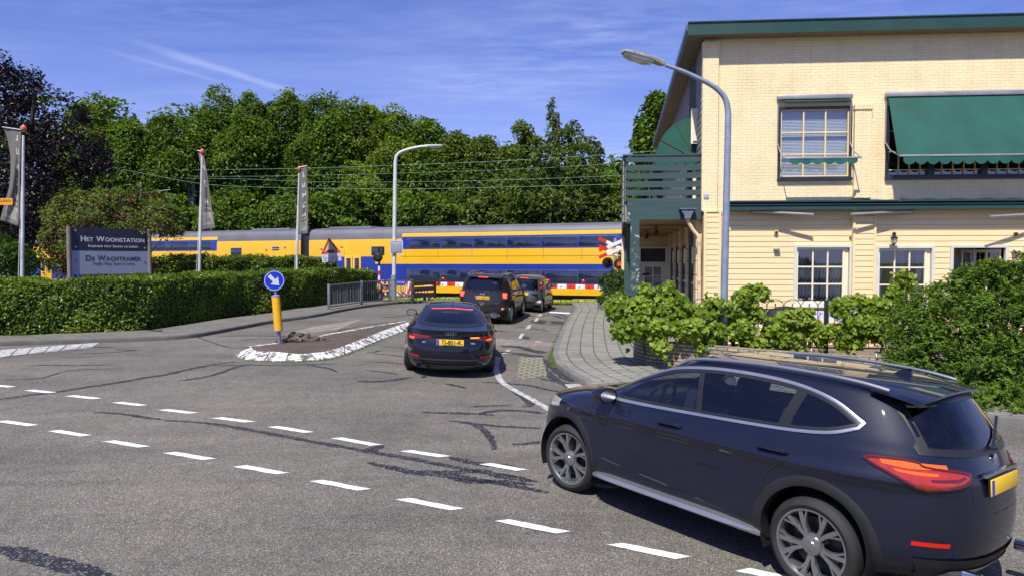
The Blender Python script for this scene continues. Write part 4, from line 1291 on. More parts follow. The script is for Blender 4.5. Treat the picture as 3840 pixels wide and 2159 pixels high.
mb.box(SP(1.22, 0.10, (zc0_ + zc1_) / 2), (0.06, 0.20, zc1_ - zc0_), M=TW); mb.box(SP(1.22, 0.02, (zc0_ + zc1_) / 2 + 0.02), (0.14, 0.26, zc1_ - zc0_ - 0.1), M=TW)
wpart(mb, 'awning_box', M_SASH, bld, smooth=False)
mb = MB(); mb.box(SP(2.5, 0.03, zfl1 + 1.0), (1.6, 0.08, 2.0), M=TW); wpart(mb, 'balcony_door', plain('dark_grey_door', (0.05, 0.06, 0.07), 0.3), bld, smooth=False)  # door leaf in one even dark grey
mb = MB()
for b_ in (1.6, 3.4): mb.box(SP(b_, 0.05, zfl1 + 1.0), (0.12, 0.10, 2.1), M=TW)
wpart(mb, 'balcony_door_frame', M_SASH, bld, smooth=False)

# lower-storey gutter and lead flashing
ag0 = FP(2735, 775, 0.4)[0]
zg0 = FP(3000, 789, 0.4)[1]; zg1 = FP(3000, 770, 0.4)[1]; zfa = FP(3000, 757, 0.02)[1]
mb = MB(); 
mb.box(BP((ag0 + AEND) / 2, 0.40, (zg0 + zg1) / 2), (AEND - ag0, 0.10, zg1 - zg0), M=TE)
mb.box(BP((ag0 + AEND) / 2 - 0.03, 0.415, zg1 + 0.012), (AEND - ag0 + 0.06, 0.13, 0.022), M=TE)
wpart(mb, 'gutter', M_GUTTER, bld, smooth=False, bevel=0.006)
mb = MB()
mb.add([BP(ag0, 0.005, zfa), BP(AEND, 0.005, zfa), BP(AEND, 0.36, zg1 + 0.03), BP(ag0, 0.36, zg1 + 0.03), BP(ag0, 0.005, zg0 + 0.02), BP(AEND, 0.005, zg0 + 0.02), BP(AEND, 0.36, zg0 + 0.02), BP(ag0, 0.36, zg0 + 0.02)],
       [(0, 1, 2, 3), (4, 5, 6, 7), (0, 3, 7, 4)])
wpart(mb, 'lean_to_roof', plain('dark_flashing', (0.035, 0.055, 0.055), 0.5, var=0.3), bld, smooth=False)
mb = MB(); mb.box(BP((ag0 + AEND) / 2, 0.27, zfa - 0.02), (AEND - ag0, 0.30, 0.045), M=TE); wpart(mb, 'eaves_board', M_GUTTER, bld, smooth=False)
mb = MB(); af = FP(3440, 757, 0.1)[0]
rows = []
for o_, z_ in ((0.01, zfa + 0.05), (0.06, zfa + 0.035), (0.32, zg1 + 0.05)):
    rows.append([BP(a, o_, z_ + 0.012 * math.sin(a * 9)) for a in np.linspace(FP(3200, 757, 0.1)[0], AEND, 90)])
mb.grid(rows); wpart(mb, 'lead_flashing', plain('lead', (0.17, 0.18, 0.21), 0.5, var=0.25, scale=3), bld)
# folded terrace-awning arms under the gutter
for (x0, y0, x1, y1, o0, o1) in ((2815, 793, 3050, 805, 0.30, 0.52), (3418, 793, 3190, 804, 0.30, 0.52), (3990, 796, 3712, 813, 0.28, 0.62)):
    a0, z0 = FP(x0, y0, o0); a1, z1 = FP(x1, y1, o1)
    mb = MB(); mb.tube([BP(a0, o0, z0), BP(a1, o1, z1)], 0.034, 10)
    mb.tube([BP(a0, o0, z0), BP(a0 + (a0 - a1) * 0.07, 0.15, z0 + 0.05)], 0.045, 8)
    wpart(mb, 'awning_arm', M_ALU, bld)
# rain hopper and downpipe
mb = MB()
Bq = lambda px, py, o=0.16: BP(*(lambda r: (r[0], o, r[1]))(FP(px, py, o)))
c_ = [(2551, 785, 2604), (2556, 792, 2602), (2566, 806, 2594), (2567, 820, 2590)]
rows = []
for x0, y, x1 in c_:
    p0, p1 = Bq(x0, y, 0.26), Bq(x1, y, 0.26); k0, k1 = Bq(x0, y, 0.06), Bq(x1, y, 0.06)
    rows.append([p0, p1, k1, k0, p0])
mb.grid(rows)
mb.box(Bq(2578, 784, 0.17), (0.42, 0.24, 0.03), M=TE)
hop = wpart(mb, 'rain_hopper', M_LEAD, bld, smooth=False)
mb = MB()
pp = [Bq(2579, 818, .14), Bq(2581, 832, .14), Bq(2600, 865, .12), Bq(2616, 884, .12), Bq(2621, 905, .12), Bq(2622, 1000, .12), Bq(2623, 1130, .12), Bq(2623, 1290, .12)]
mb.tube(smooth_poly(pp, 5), 0.052, 14)
for y in (905, 1050): 
    mb.tube([Bq(2621, y - 4, .12), Bq(2621, y + 4, .12)], 0.066, 14); mb.tube([Bq(2621, y + 8, .12), Bq(2621, y + 12, .12)], 0.064, 14)
wpart(mb, 'downpipe', M_CREAMPIPE, bld, angle=40)
# small fittings
mb = MB(); mb.box(Bq(2648, 737, 0.08), (0.14, 0.08, 0.14), M=TE, bev=0.015); mb.tube([Bq(2648, 750, .065), Bq(2650, 792, .065)], 0.008, 6)
wpart(mb, 'junction_box', plain('grey_plastic', (0.35, 0.40, 0.47), 0.5), bld)
for px, py in ((2911, 872), (3809, 880)):
    mb = MB(); mb.box(Bq(px, py, 0.15), (0.10, 0.05, 0.12), M=TE, bev=0.01)
    s_ = wpart(mb, 'doorbell_light', plain('ochre_plastic', (0.55, 0.38, 0.10), 0.5), bld)
    mb = MB(); mb.lathe([(0.03, 0), (0.03, 0.02), (0.01, 0.025)], Bq(px, py, 0.18), 12, M=Matrix.Rotation(R(90), 3, 'X')); wpart(mb, 'lens', M_BLACK, s_)
for px, py in ((2913, 935), (3808, 945)):
    mb = MB(); mb.box(Bq(px, py, 0.18), (0.15, 0.12, 0.055), M=TE, bev=0.012); wpart(mb, 'wall_light', plain('grey_fitting', (0.30, 0.32, 0.38), 0.4), bld)
# coach lantern
mb = MB()
c_ = Bq(3353, 897, 0.32)
mb.lathe([(0.045, -0.02), (0.045, 0.02)], Bq(3353, 878, 0.15), 12, M=Matrix.Rotation(R(90), 3, 'X'))
mb.tube(smooth_poly([Bq(3351, 880, .15), Bq(3351, 872, .22), Bq(3353, 873, .31), Bq(3354, 882, .32)], 5), 0.012, 8)
mb.lathe([(0.012, 0.11), (0.03, 0.09), (0.035, 0.075), (0.10, 0.045), (0.105, 0.035), (0.09, 0.03)], c_, 6)
mb.lathe([(0.05, -0.13), (0.055, -0.115), (0.02, -0.15), (0.012, -0.18)], c_, 6)
for k in range(6):
    a = k * math.pi / 3; mb.tube([c_ + Vector((0.085 * math.cos(a), 0.085 * math.sin(a), 0.03)), c_ + Vector((0.05 * math.cos(a), 0.05 * math.sin(a), -0.12))], 0.007, 5)
lan = wpart(mb, 'wall_lantern', M_BLACK, bld)
mb = MB(); mb.lathe([(0.045, -0.115), (0.078, 0.028)], c_, 6); wpart(mb, 'lantern_glass', M_LAMPGLASS, lan, smooth=False)
# ---------------------------------------------------------------- cars
def pchip(xs, ys, q):
    xs = np.asarray(xs, float); ys = np.asarray(ys, float); q = np.asarray(q, float)
    h = np.diff(xs); d = np.diff(ys) / h
    m = np.zeros_like(ys); m[0] = d[0]; m[-1] = d[-1]
    for i in range(1, len(xs) - 1):
        if d[i - 1] * d[i] > 0:
            w1 = 2 * h[i] + h[i - 1]; w2 = h[i] + 2 * h[i - 1]
            m[i] = (w1 + w2) / (w1 / d[i - 1] + w2 / d[i])
    i = np.clip(np.searchsorted(xs, q) - 1, 0, len(xs) - 2)
    t = (q - xs[i]) / h[i]
    return (2 * t**3 - 3 * t**2 + 1) * ys[i] + (t**3 - 2 * t**2 + t) * h[i] * m[i] + (-2 * t**3 + 3 * t**2) * ys[i + 1] + (t**3 - t**2) * h[i] * m[i + 1]

def in_poly(x, y, P):
    r = np.zeros(np.shape(x), bool); n = len(P)
    for i in range(n):
        x1, y1 = P[i]; x2, y2 = P[(i + 1) % n]
        c = ((y1 > y) != (y2 > y)) & (x < (x2 - x1) * (y - y1) / (y2 - y1 + 1e-12) + x1)
        r ^= c
    return r
def offset_poly(P, d):
    """closed polygon moved outwards by d (counter-clockwise or clockwise)"""
    P = [Vector(p) for p in P]; n = len(P)
    ar = sum(P[i].x * P[(i + 1) % n].y - P[(i + 1) % n].x * P[i].y for i in range(n))
    s = 1 if ar > 0 else -1
    out = []
    for i in range(n):
        a = (P[i] - P[i - 1]).normalized(); b = (P[(i + 1) % n] - P[i]).normalized()
        na = Vector((a.y, -a.x)) * s; nb = Vector((b.y, -b.x)) * s
        v = (na + nb); v = v.normalized() if v.length > 1e-6 else na
        c = max(0.5, v.dot(na))
        out.append(P[i] + v * (d / c))
    return out
def resample(P, n):
    P = [Vector(p) for p in P]
    L = [0.0]
    for a, b in zip(P, P[1:]): L.append(L[-1] + (b - a).length)
    q = np.linspace(0, L[-1], n + 1)
    return [Vector((float(np.interp(t, L, [p.x for p in P])), float(np.interp(t, L, [p.y for p in P])))) for t in q]
def smooth2(P, n=5): return [Vector((p.x, p.y)) for p in smooth_poly([(p[0], p[1], 0) for p in P], n)]

def paint_mat(name, col, metal=0.5, rough=0.32, flake=0.15):
    m, nt, p, L = mat(name)
    tc = N(nt, 'ShaderNodeTexCoord')
    g = N(nt, 'ShaderNodeNewGeometry')
    nz = N(nt, 'ShaderNodeTexNoise', i_Scale=3.0, i_Detail=6.0); L(tc.outputs['Object'], nz.inputs['Vector'])
    c = np.array(col)
    r = ramp(nt, [(0.3, tuple(c * (1 - flake))), (0.7, tuple(c * (1 + flake)))]); L(nz.outputs['Fac'], r.inputs[0])
    mx = N(nt, 'ShaderNodeMix', data_type='RGBA'); L(g.outputs['Backfacing'], mx.inputs[0]); L(r.outputs[0], mx.inputs[6]); mx.inputs[7].default_value = (0.012, 0.012, 0.013, 1)
    L(mx.outputs[2], p.inputs['Base Color'])
    k = N(nt, 'ShaderNodeMapRange', n_3=metal, n_4=0.0); L(g.outputs['Backfacing'], k.inputs[0]); L(k.outputs[0], p.inputs['Metallic'])
    k2 = N(nt, 'ShaderNodeMapRange', n_3=1.0, n_4=0.0); L(g.outputs['Backfacing'], k2.inputs[0]); L(k2.outputs[0], p.inputs['Coat Weight'])
    p.inputs['Roughness'].default_value = rough
    p.inputs['Coat Roughness'].default_value = 0.02
    p.inputs['Coat IOR'].default_value = 1.5
    p.inputs['Specular IOR Level'].default_value = 0.12
    return m
M_TRIM = plain('black_trim', (0.014, 0.014, 0.015), 0.38, var=0.1)
M_CLAD = plain('grey_black_cladding', (0.010, 0.010, 0.011), 0.62, var=0.15, bump=0.1, bscale=300)
M_RUBBER = plain('tyre_rubber', (0.016, 0.016, 0.016), 0.75, var=0.25, scale=8)
M_RIM = plain('alloy_rim', (0.42, 0.42, 0.43), 0.28, metal=0.9, var=0.08)
M_RIMDARK = plain('dark_rim', (0.05, 0.05, 0.055), 0.35, metal=0.6)
M_CHROME = plain('bright_trim', (0.62, 0.64, 0.67), 0.16, metal=1.0, var=0.03)
M_SATIN = plain('satin_silver', (0.45, 0.46, 0.48), 0.33, metal=0.85, var=0.06)
M_CGLASS = glass_mat('car_glass', (0.62, 0.66, 0.68))
M_CGLASSD = glass_mat('dark_car_glass', (0.22, 0.24, 0.26))
M_RED = glowing('glowing_red_lens', (0.75, 0.035, 0.012), 0.10, (0.45, 0.012, 0.006), 0.12)
M_RED2 = plain('deep_red_lens', (0.36, 0.022, 0.008), 0.12, var=0.35, scale=7, coat=1.0)
M_AMBER2 = glowing('orange_lens', (0.9, 0.16, 0.015), 0.22, (0.65, 0.10, 0.012), 0.15)
M_REDLIT = glowing('lit_red_lamp', (1.0, 0.085, 0.022), 1.1, (0.7, 0.03, 0.01), 0.15)
M_REDDARK = plain('dark_red_lamp', (0.10, 0.008, 0.006), 0.1, coat=1.0)
M_ORANGE = glowing('lit_orange_lamp', (1.0, 0.30, 0.02), 1.3, (0.9, 0.3, 0.03), 0.15)
M_AMBER = glowing('amber_lamp', (0.9, 0.22, 0.02), 0.25, (0.7, 0.16, 0.015), 0.12)
M_CLEARLAMP = plain('clear_lamp', (0.6, 0.58, 0.56), 0.12, metal=0.4, coat=1.0)
M_PLATE = plain('yellow_plate', (0.85, 0.52, 0.02), 0.35, var=0.04)
M_PLATEBLUE = plain('plate_blue', (0.02, 0.05, 0.45), 0.4)
M_INK = plain('black_ink', (0.01, 0.01, 0.01), 0.5)
M_SEAT = plain('dark_seat_cloth', (0.022, 0.022, 0.026), 0.8, var=0.2, bump=0.15, bscale=120)
M_SEAM = plain('panel_gap', (0.004, 0.004, 0.004), 0.9)

class Car:
    def __init__(s, name, label, tab, axles, rt, xm, flare=0.02, K=150, RW=110, up=None):
        s.tab = np.array(tab, float); s.axles = axles; s.rt = rt; s.xm = xm; s.flare = flare
        s.root = thing(name, label, 'car')
        s.K = K
        t = np.arange(len(tab)); tt = np.linspace(0, len(tab) - 1, RW)
        s.rows = np.stack([pchip(t, s.tab[:, k], tt) for k in range(7)], 1)
        s.zs = s.rows[:, 0]
        s.cache = {}
    def outline(s, z):
        key = round(float(z), 4)
        if key in s.cache: return s.cache[key]
        z_, xr, xf, W, nr, nf, m = [float(np.interp(z, s.zs, s.rows[:, k])) for k in range(7)]
        th = np.linspace(0, math.pi / 2, 500)
        out = []
        for n, xe in ((nr, xr), (nf, xf)):
            xx = s.xm + (xe - s.xm) * np.cos(th) ** (2 / n); yy = W * np.sin(th) ** (2 / m)
            L = np.concatenate([[0], np.cumsum(np.hypot(np.diff(xx), np.diff(yy)))])
            q = np.linspace(0, L[-1], s.K // 2 + 1)
            out.append((np.interp(q, L, xx), np.interp(q, L, yy)))
        X = np.concatenate([out[0][0], out[1][0][::-1][1:]]); Y = np.concatenate([out[0][1], out[1][1][::-1][1:]])
        # wheel-arch swelling
        wz = max(0.0, 1 - ((z - s.rt * 1.5) / 0.42) ** 2)
        for xa in s.axles:
            Y = Y + np.where(Y > 0.5 * W, s.flare * wz * np.exp(-((X - xa) / 0.42) ** 2), 0)
        A = np.concatenate([[0], np.cumsum(np.hypot(np.diff(X), np.diff(Y)))])
        s.cache[key] = (X, Y, A)
        return s.cache[key]
    def P_side(s, x, z, sg=1):
        X, Y, A = s.outline(z); return Vector((x, sg * float(np.interp(x, X, Y)), z))
    def P_rear(s, y, z):
        X, Y, A = s.outline(z); k = int(np.argmax(Y > 0.985 * Y.max())); return Vector((float(np.interp(abs(y), Y[:k + 1], X[:k + 1])), y, z))
    def P_front(s, y, z):
        X, Y, A = s.outline(z); Xr, Yr = X[::-1], Y[::-1]; k = int(np.argmax(Yr > 0.985 * Y.max())); return Vector((float(np.interp(abs(y), Yr[:k + 1], Xr[:k + 1])), y, z))
    def P_arc(s, q, z, sg=1):
        X, Y, A = s.outline(z); return Vector((float(np.interp(q, A, X)), sg * float(np.interp(q, A, Y)), z))
    def pt(s, kind, u, z, sg=1, off=0.0):
        z = min(max(z, s.zs[0] + 0.002), s.zs[-1] - 0.004)
        f = {'side': lambda a, b: s.P_side(a, b, sg), 'rear': s.P_rear, 'front': s.P_front, 'arc': lambda a, b: s.P_arc(a, b, sg)}[kind]
        p = f(u, z)
        if off:
            e = 0.012
            du = f(u + e, z) - f(u - e, z); dz = f(u, min(z + e, s.zs[-1] - .003)) - f(u, max(z - e, s.zs[0]))
            n = du.cross(dz)
            if n.length > 1e-9:
                n.normalize()
                c = p - Vector((s.xm, 0, 0.6 if z < 1.0 else 0.9))
                if n.dot(c) < 0: n = -n
                p = p + n * off
        return p
    def patch(s, mb, kind, low, upp, off=0.005, sg=1, nu=24, nv=8, m=0):
        a = resample(low, nu); b = resample(upp, nu)
        mb.grid([[s.pt(kind, *(a[j].lerp(b[j], i / nv)), sg, off) for j in range(nu + 1)] for i in range(nv + 1)], m)
    def band(s, mb, kind, poly, d0, d1, off=0.006, sg=1, m=0, off1=None):
        """closed frame band between two offsets of a polygon"""
        A = offset_poly(poly, d0); B = offset_poly(poly, d1); n = len(A)
        mid = offset_poly(poly, (d0 + d1) / 2)
        rows = []
        for Q, o in ((A, off - 0.012), (A, off), (mid, off * 1.25 + 0.001), (B, off), (B, off - 0.012)):
            rows.append([s.pt(kind, q.x, q.y, sg, o) for q in Q + [Q[0]]])
        mb.grid(rows, m)
    def line(s, mb, kind, pts, r=0.004, off=0.001, sg=1, m=0, sub=4, n=6):
        P = smooth2(pts, sub) if sub else [Vector(p) for p in pts]
        mb.tube([s.pt(kind, p.x, p.y, sg, off) for p in P], r, n, m)
    def body(s, mats, holes, arch_r, split_z=None, rear_dark=None):
        rows = []
        for z in s.zs:
            X, Y, A = s.outline(z)
            x = np.concatenate([X, X[::-1][1:-1]]); y = np.concatenate([Y, -Y[::-1][1:-1]])
            rows.append(np.stack([x, y, np.full(len(x), z)], 1))
        V = np.array(rows); r, c, _ = V.shape
        i, j = np.meshgrid(np.arange(r - 1), np.arange(c), indexing='ij')
        j2 = (j + 1) % c
        F = np.stack([i * c + j, i * c + j2, (i + 1) * c + j2, (i + 1) * c + j], -1).reshape(-1, 4)
        VV = V.reshape(-1, 3)
        ctr = VV[F].mean(1)
        nrm = np.cross(VV[F[:, 1]] - VV[F[:, 0]], VV[F[:, 3]] - VV[F[:, 0]])
        kill = np.zeros(len(F), bool)
        Wz = np.interp(ctr[:, 2], s.zs, s.rows[:, 3])
        for kind, P in holes:
            P = offset_poly(P, -0.006)
            if kind == 'side': kill |= in_poly(ctr[:, 0], ctr[:, 2], P) & (np.abs(ctr[:, 1]) > 0.7 * Wz)
            if kind == 'rear': kill |= in_poly(ctr[:, 1], ctr[:, 2], P) & (ctr[:, 0] < s.xm)
            if kind == 'front': kill |= in_poly(ctr[:, 1], ctr[:, 2], P) & (ctr[:, 0] > s.xm)
        for xa in s.axles:
            kill |= (np.hypot(ctr[:, 0] - xa, ctr[:, 2] - s.rt) < arch_r) & (np.abs(ctr[:, 1]) > 0.5)
        mi = np.zeros(len(F), int)
        if split_z is not None: mi[ctr[:, 2] < split_z] = 1
        keep = ~kill
        me = np_mesh('body', VV, F[keep], mats, mi[keep], smooth=True)
        bm = bmesh.new(); bm.from_mesh(me); bmesh.ops.recalc_face_normals(bm, faces=bm.faces)
        top = max(bm.faces, key=lambda f: f.calc_center_median().z)
        if top.normal.z < 0: bmesh.ops.reverse_faces(bm, faces=bm.faces)
        bmesh.ops.delete(bm, geom=[v for v in bm.verts if not v.link_faces], context='VERTS')
        bm.to_mesh(me); bm.free()
        s.b = obj('body', me, s.root)
        s.arch_r = arch_r
        # wheel wells and floor
        mb = MB()
        for xa in s.axles:
            for sg in (-1, 1):
                W = abs(s.pt('side', xa, s.rt + arch_r - 0.03).y) - 0.01
                A = [[Vector((xa + (arch_r + .004) * math.cos(t), sg * y, s.rt + (arch_r + .004) * math.sin(t))) for t in np.linspace(-0.45, math.pi + 0.45, 25)] for y in (W, W - 0.25, 0.45)]
                mb.grid(A)
                mb.add([Vector((xa, sg * 0.45, s.rt))] + A[2], [(0, k, k + 1) for k in range(1, 25)])
        z0 = s.zs[0] + 0.015
        X, Y, A = s.outline(z0)
        x0, x1 = X.min() * 0.97, X.max() * 0.96
        mb.box(((x0 + x1) / 2, 0, z0), (x1 - x0, 0.9, 0.02))
        xa, xb = s.axles[1] + arch_r + .02, s.axles[0] - arch_r - .02
        mb.box(((xa + xb) / 2, 0, z0), (xb - xa, 1.6, 0.021))
        mb.build('underbody', M_TRIM, s.root, recalc=False)
        return s.b
    def arch_trim(s, mat_, w=0.05, off=0.008, zmin=None):
        for xa in s.axles:
            for sg in (-1, 1):
                mb = MB(); rows = []
                zmin_ = zmin or s.zs[0] + 0.01
                for rr, o, iny in ((s.arch_r - 0.012, 0, 0.10), (s.arch_r - 0.012, off * .5, 0), (s.arch_r + 0.0, off, 0), (s.arch_r + w * 0.7, off, 0), (s.arch_r + w, off * 0.6, 0), (s.arch_r + w + .003, -0.004, 0)):
                    row = []
                    t0 = math.asin(max(-1, min(1, (zmin_ - s.rt) / rr)))
                    for t in np.linspace(t0, math.pi - t0, 40):
                        p = s.pt('side', xa + rr * math.cos(t), max(s.rt + rr * math.sin(t), zmin_), sg, o)
                        p.y -= sg * iny
                        row.append(p)
                    rows.append(row)
                mb.grid(rows)
                mb.build('wheel_arch', mat_, s.root)
    def wheel(s, xa, sg, spokes, style, rim_r, width=0.225, mat_rim=None, steer=0.0, yin=0.02):
        y = abs(s.pt('side', xa, s.rt + s.arch_r + 0.02).y) - yin
        w = width / 2; r = s.rt
        mb = MB()
        pr = [(rim_r - .005, -w + 0.01), (rim_r + 0.012, -w), (r - 0.05, -w - 0.008), (r - 0.018, -w + 0.012), (r - 0.004, -w + 0.04), (r, -w * 0.4), (r, w * 0.4), (r - 0.004, w - 0.04), (r - 0.018, w - 0.012), (r - 0.05, w + 0.008), (rim_r + 0.012, w), (rim_r - .005, w - 0.01)]
        T = Matrix.Rotation(R(-90) * sg, 3, 'X') @ Matrix.Identity(3)
        Ts = Matrix.Rotation(steer, 3, 'Z') @ T
        c = Vector((xa, sg * (y - w), r))
        o = mb.lathe(pr, (0, 0, 0), 48, M=Ts, cap=False).build('wheel', M_RUBBER, s.root, loc=c)
        k = MB()
        k.lathe([(rim_r + 0.004, w - 0.002), (rim_r - 0.010, w - 0.004), (rim_r - 0.022, w - 0.03), (rim_r - 0.04, -w + 0.02)], (0, 0, 0), 48, M=Ts, cap=False)
        zt = w - 0.018
        def bar2(a0, a1, r0, r1, w0, w1, z0, z1, th=0.028):
            # tapered spoke blade from radius r0 at angle a0 to r1 at a1
            P = []
            for rr, a, ww, zz in ((r0, a0, w0, z0), ((r0 + r1) / 2, (a0 + a1) / 2, (w0 + w1) / 2 * 0.92, (z0 + z1) / 2 + 0.006), (r1, a1, w1, z1)):
                d = Vector((math.cos(a), math.sin(a), 0)); n = Vector((-d.y, d.x, 0))
                P.append([Ts @ (d * rr + n * (ww / 2) + Vector((0, 0, zz - th))), Ts @ (d * rr + n * (ww / 2) * 0.8 + Vector((0, 0, zz))), Ts @ (d * rr - n * (ww / 2) * 0.8 + Vector((0, 0, zz))), Ts @ (d * rr - n * (ww / 2) + Vector((0, 0, zz - th)))])
            k.grid(P)
        ph = random.uniform(0, 6.28)
        for q in range(spokes):
            a = ph + 2 * math.pi * q / spokes
            if style == 'double':
                for e in (-1, 1):
                    bar2(a + e * 0.10, a + e * 0.235, 0.05, rim_r - 0.008, 0.035, 0.042, zt - 0.012, zt + 0.004)
                    bar2(a + e * 0.20, a + e * 0.44, rim_r * 0.50, rim_r - 0.008, 0.016, 0.02, zt - 0.012, zt + 0.002)
            elif style == 'y':
                bar2(a, a, 0.05, rim_r * 0.5, 0.06, 0.05, zt - 0.012, zt - 0.004)
                for e in (-1, 1): bar2(a, a + e * 0.26, rim_r * 0.42, rim_r - 0.008, 0.04, 0.04, zt - 0.005, zt + 0.004)
            else:
                bar2(a, a, 0.05, rim_r - 0.008, 0.07, 0.075, zt - 0.014, zt + 0.002)
        k.lathe([(0.085, zt - 0.03), (0.07, zt + 0.002), (0.035, zt + 0.008), (0.03, zt + 0.014), (0.0, zt + 0.016)], (0, 0, 0), 20, M=Ts)
        k.build('rim', mat_rim or M_RIM, o)
        d = MB(); d.lathe([(0.02, 0.01), (rim_r * 0.72, 0.012), (rim_r * 0.72, -0.01)], (0, 0, 0), 28, M=Ts); d.lathe([(0.02, -w * .4), (rim_r - 0.03, -w * .4), (rim_r - .03, -w * .5)], (0, 0, 0), 28, M=Ts)
        d.build('brake_disc', M_RIMDARK, o)
        return o
    def glass(s, name, kind, low, upp, m, sides=(1, -1), off=0.002, trim=M_TRIM, tw=(-0.02, 0.016), nu=26, nv=10):
        poly = [Vector(p) for p in low] + [Vector(p) for p in reversed(upp)]
        for sg in sides:
            mb = MB(); s.patch(mb, kind, low, upp, off, sg, nu, nv)
            g = mb.build(name, m, s.root)
            if trim is not None:
                t = MB(); s.band(t, kind, poly, tw[0], tw[1], 0.006, sg); t.build('window_seal', trim, g)
        return poly
    def cabin(s, z_floor, seats, dash_x, wheel_y=0.36, head=1.15, bench_x=-0.75, width=0.62):
        mb = MB()
        for x, y in seats:
            mb.box((x, y, z_floor + 0.28), (0.5, 0.48, 0.16), bev=0.05)
            M = Matrix.Rotation(R(-14), 3, 'Y')
            mb.box((x - 0.28, y, z_floor + 0.58), (0.13, 0.47, 0.62), M=M, bev=0.05)
            mb.box((x - 0.38, y, z_floor + 0.97), (0.10, 0.26, 0.17), M=M, bev=0.04)
            for e in (-.06, .06): mb.tube([(x - 0.36, y + e, z_floor + 0.86), (x - 0.37, y + e, z_floor + 0.94)], 0.007, 6)
        mb.box((bench_x, 0, z_floor + 0.28), (0.5, 1.25, 0.16), bev=0.05)
        M = Matrix.Rotation(R(-18), 3, 'Y')
        mb.box((bench_x - 0.28, 0, z_floor + 0.55), (0.13, 1.25, 0.56), M=M, bev=0.05)
        for y in (-0.40, 0.0, 0.40): mb.box((bench_x - 0.38, y, z_floor + 0.90), (0.09, 0.24, 0.13), M=M, bev=0.035)
        mb.build('seats', M_SEAT, s.root)
        mb = MB()
        mb.box((dash_x + 0.2, 0, z_floor + 0.50), (0.5, width * 2.1, 0.28), bev=0.08)
        x0, x1 = s.axles[1] - 0.4, dash_x + 0.3
        mb.box(((x0 + x1) / 2, 0, z_floor), (x1 - x0, 1.45, 0.04))
        mb.box((bench_x - 0.75, 0, z_floor + 0.42), (0.55, 1.2, 0.03))
        mb.build('dashboard', M_TRIM, s.root)
        mb = MB(); c = Vector((dash_x - 0.17, wheel_y, z_floor + 0.62))
        M = Matrix.Rotation(R(65), 3, 'Y')
        mb.tube([c + M @ Vector((0.18 * math.cos(a), 0.18 * math.sin(a), 0)) for a in np.linspace(0, 2 * math.pi, 25)[:-1]], 0.014, 8, closed=True)
        mb.bar(c + M @ Vector((-.17, 0, 0)), c + M @ Vector((.17, 0, 0)), 0.03, 0.02)
        mb.build('steering_wheel', M_TRIM, s.root)
    def mirror(s, x, z, m, lit=False, sc=1.0):
        for sg in (1, -1):
            mb = MB(); b = s.pt('side', x, z, sg)
            c = Vector((x - 0.02, b.y + sg * 0.135 * sc, z + 0.055))
            bm = bmesh.new(); bmesh.ops.create_uvsphere(bm, u_segments=20, v_segments=12, radius=1)
            vs = []
            for v in bm.verts:
                p = v.co.copy()
                if p.x < -0.25: p.x = -0.25
                p.z = (abs(p.z) ** 0.8) * (1 if p.z > 0 else -1)
                vs.append(c + Vector((p.x * 0.15 * sc, p.y * 0.125 * sc, p.z * 0.082 * sc)))
            mb.add(vs, [[v.index for v in f.verts] for f in bm.faces]); bm.free()
            mb.tube([b + Vector((0, -sg * 0.03, 0.0)), c + Vector((0, -sg * 0.09, -0.04))], 0.026, 8)
            o = mb.build('mirror', m, s.root)
            g = MB(); g.lathe([(0.0, 0), (1.0, 0)], (0, 0, 0), 24, cap=False)
            g.v = [tuple(c + Vector((-0.0385 * sc, v[0] * 0.104 * sc, v[1] * 0.066 * sc))) for v in g.v]
            g.build('mirror_glass', M_CHROME, o, recalc=False)
            if lit and sg < 0:
                l = MB(); l.box(c + Vector((-0.01, sg * 0.122 * sc, 0)), (0.03, 0.012, 0.022)); l.build('side_indicator', M_ORANGE, o)
    def plate(s, x, z, text, w=0.52, h=0.112, tilt=0.0, y=0.0):
        M = Matrix.Rotation(tilt, 3, 'Y')
        mb = MB(); mb.box((x, y, z), (0.014, w, h), M=M, bev=0.005)
        o = mb.build('number_plate', M_PLATE, s.root)
        n = M @ Vector((-1, 0, 0)); up = M @ Vector((0, 0, 1)); rt = Vector((0, -1, 0))
        c = Vector((x, y, z)) + n * 0.0076
        b = MB(); b.prism([(-w / 2 + .004, -h / 2 + .004), (-w / 2 + 0.05, -h / 2 + .004), (-w / 2 + 0.05, h / 2 - .004), (-w / 2 + .004, h / 2 - .004)], c, rt, up, n, 0.0012)
        b.build('country_band', M_PLATEBLUE, o)
        if text:
            t = MB(); put_text(t, text, c + rt * 0.022 + n * 0.001, rt, up, h * 0.98, bold=0.003, sx=0.92, extrude=0.0008); t.build('lettering', M_INK, o, smooth=False)
        f = MB(); f.box((x + 0.006, y, z), (0.012, w + 0.016, h + 0.016), M=M); f.build('plate_holder', M_TRIM, o)
        return o
    def place(s, x, y, hx, hy):
        h = Vector((hx, hy, 0)).normalized(); l = Vector((-h.y, h.x, 0))
        pts = []
        for xa in s.axles:
            for sg in (1, -1):
                p = Vector((x, y, 0)) + h * xa + l * (sg * 0.78); pts.append((xa, sg, float(gz(p.x, p.y))))
        zf = (pts[0][2] + pts[1][2]) / 2; zr = (pts[2][2] + pts[3][2]) / 2
        zl = (pts[0][2] + pts[2][2]) / 2; zq = (pts[1][2] + pts[3][2]) / 2
        fx = (h * (s.axles[0] - s.axles[1]) + Vector((0, 0, zf - zr))).normalized()
        lf = (l * 1.56 + Vector((0, 0, zl - zq))).normalized()
        up = fx.cross(lf).normalized(); lf = up.cross(fx)
        M = Matrix((fx, lf, up)).transposed().to_4x4()
        xm_ = (s.axles[0] + s.axles[1]) / 2
        M.translation = Vector((x, y, (zf + zr) / 2))
        s.root.matrix_world = M
        s.root.location = M.translation; s.root.rotation_euler = M.to_euler()

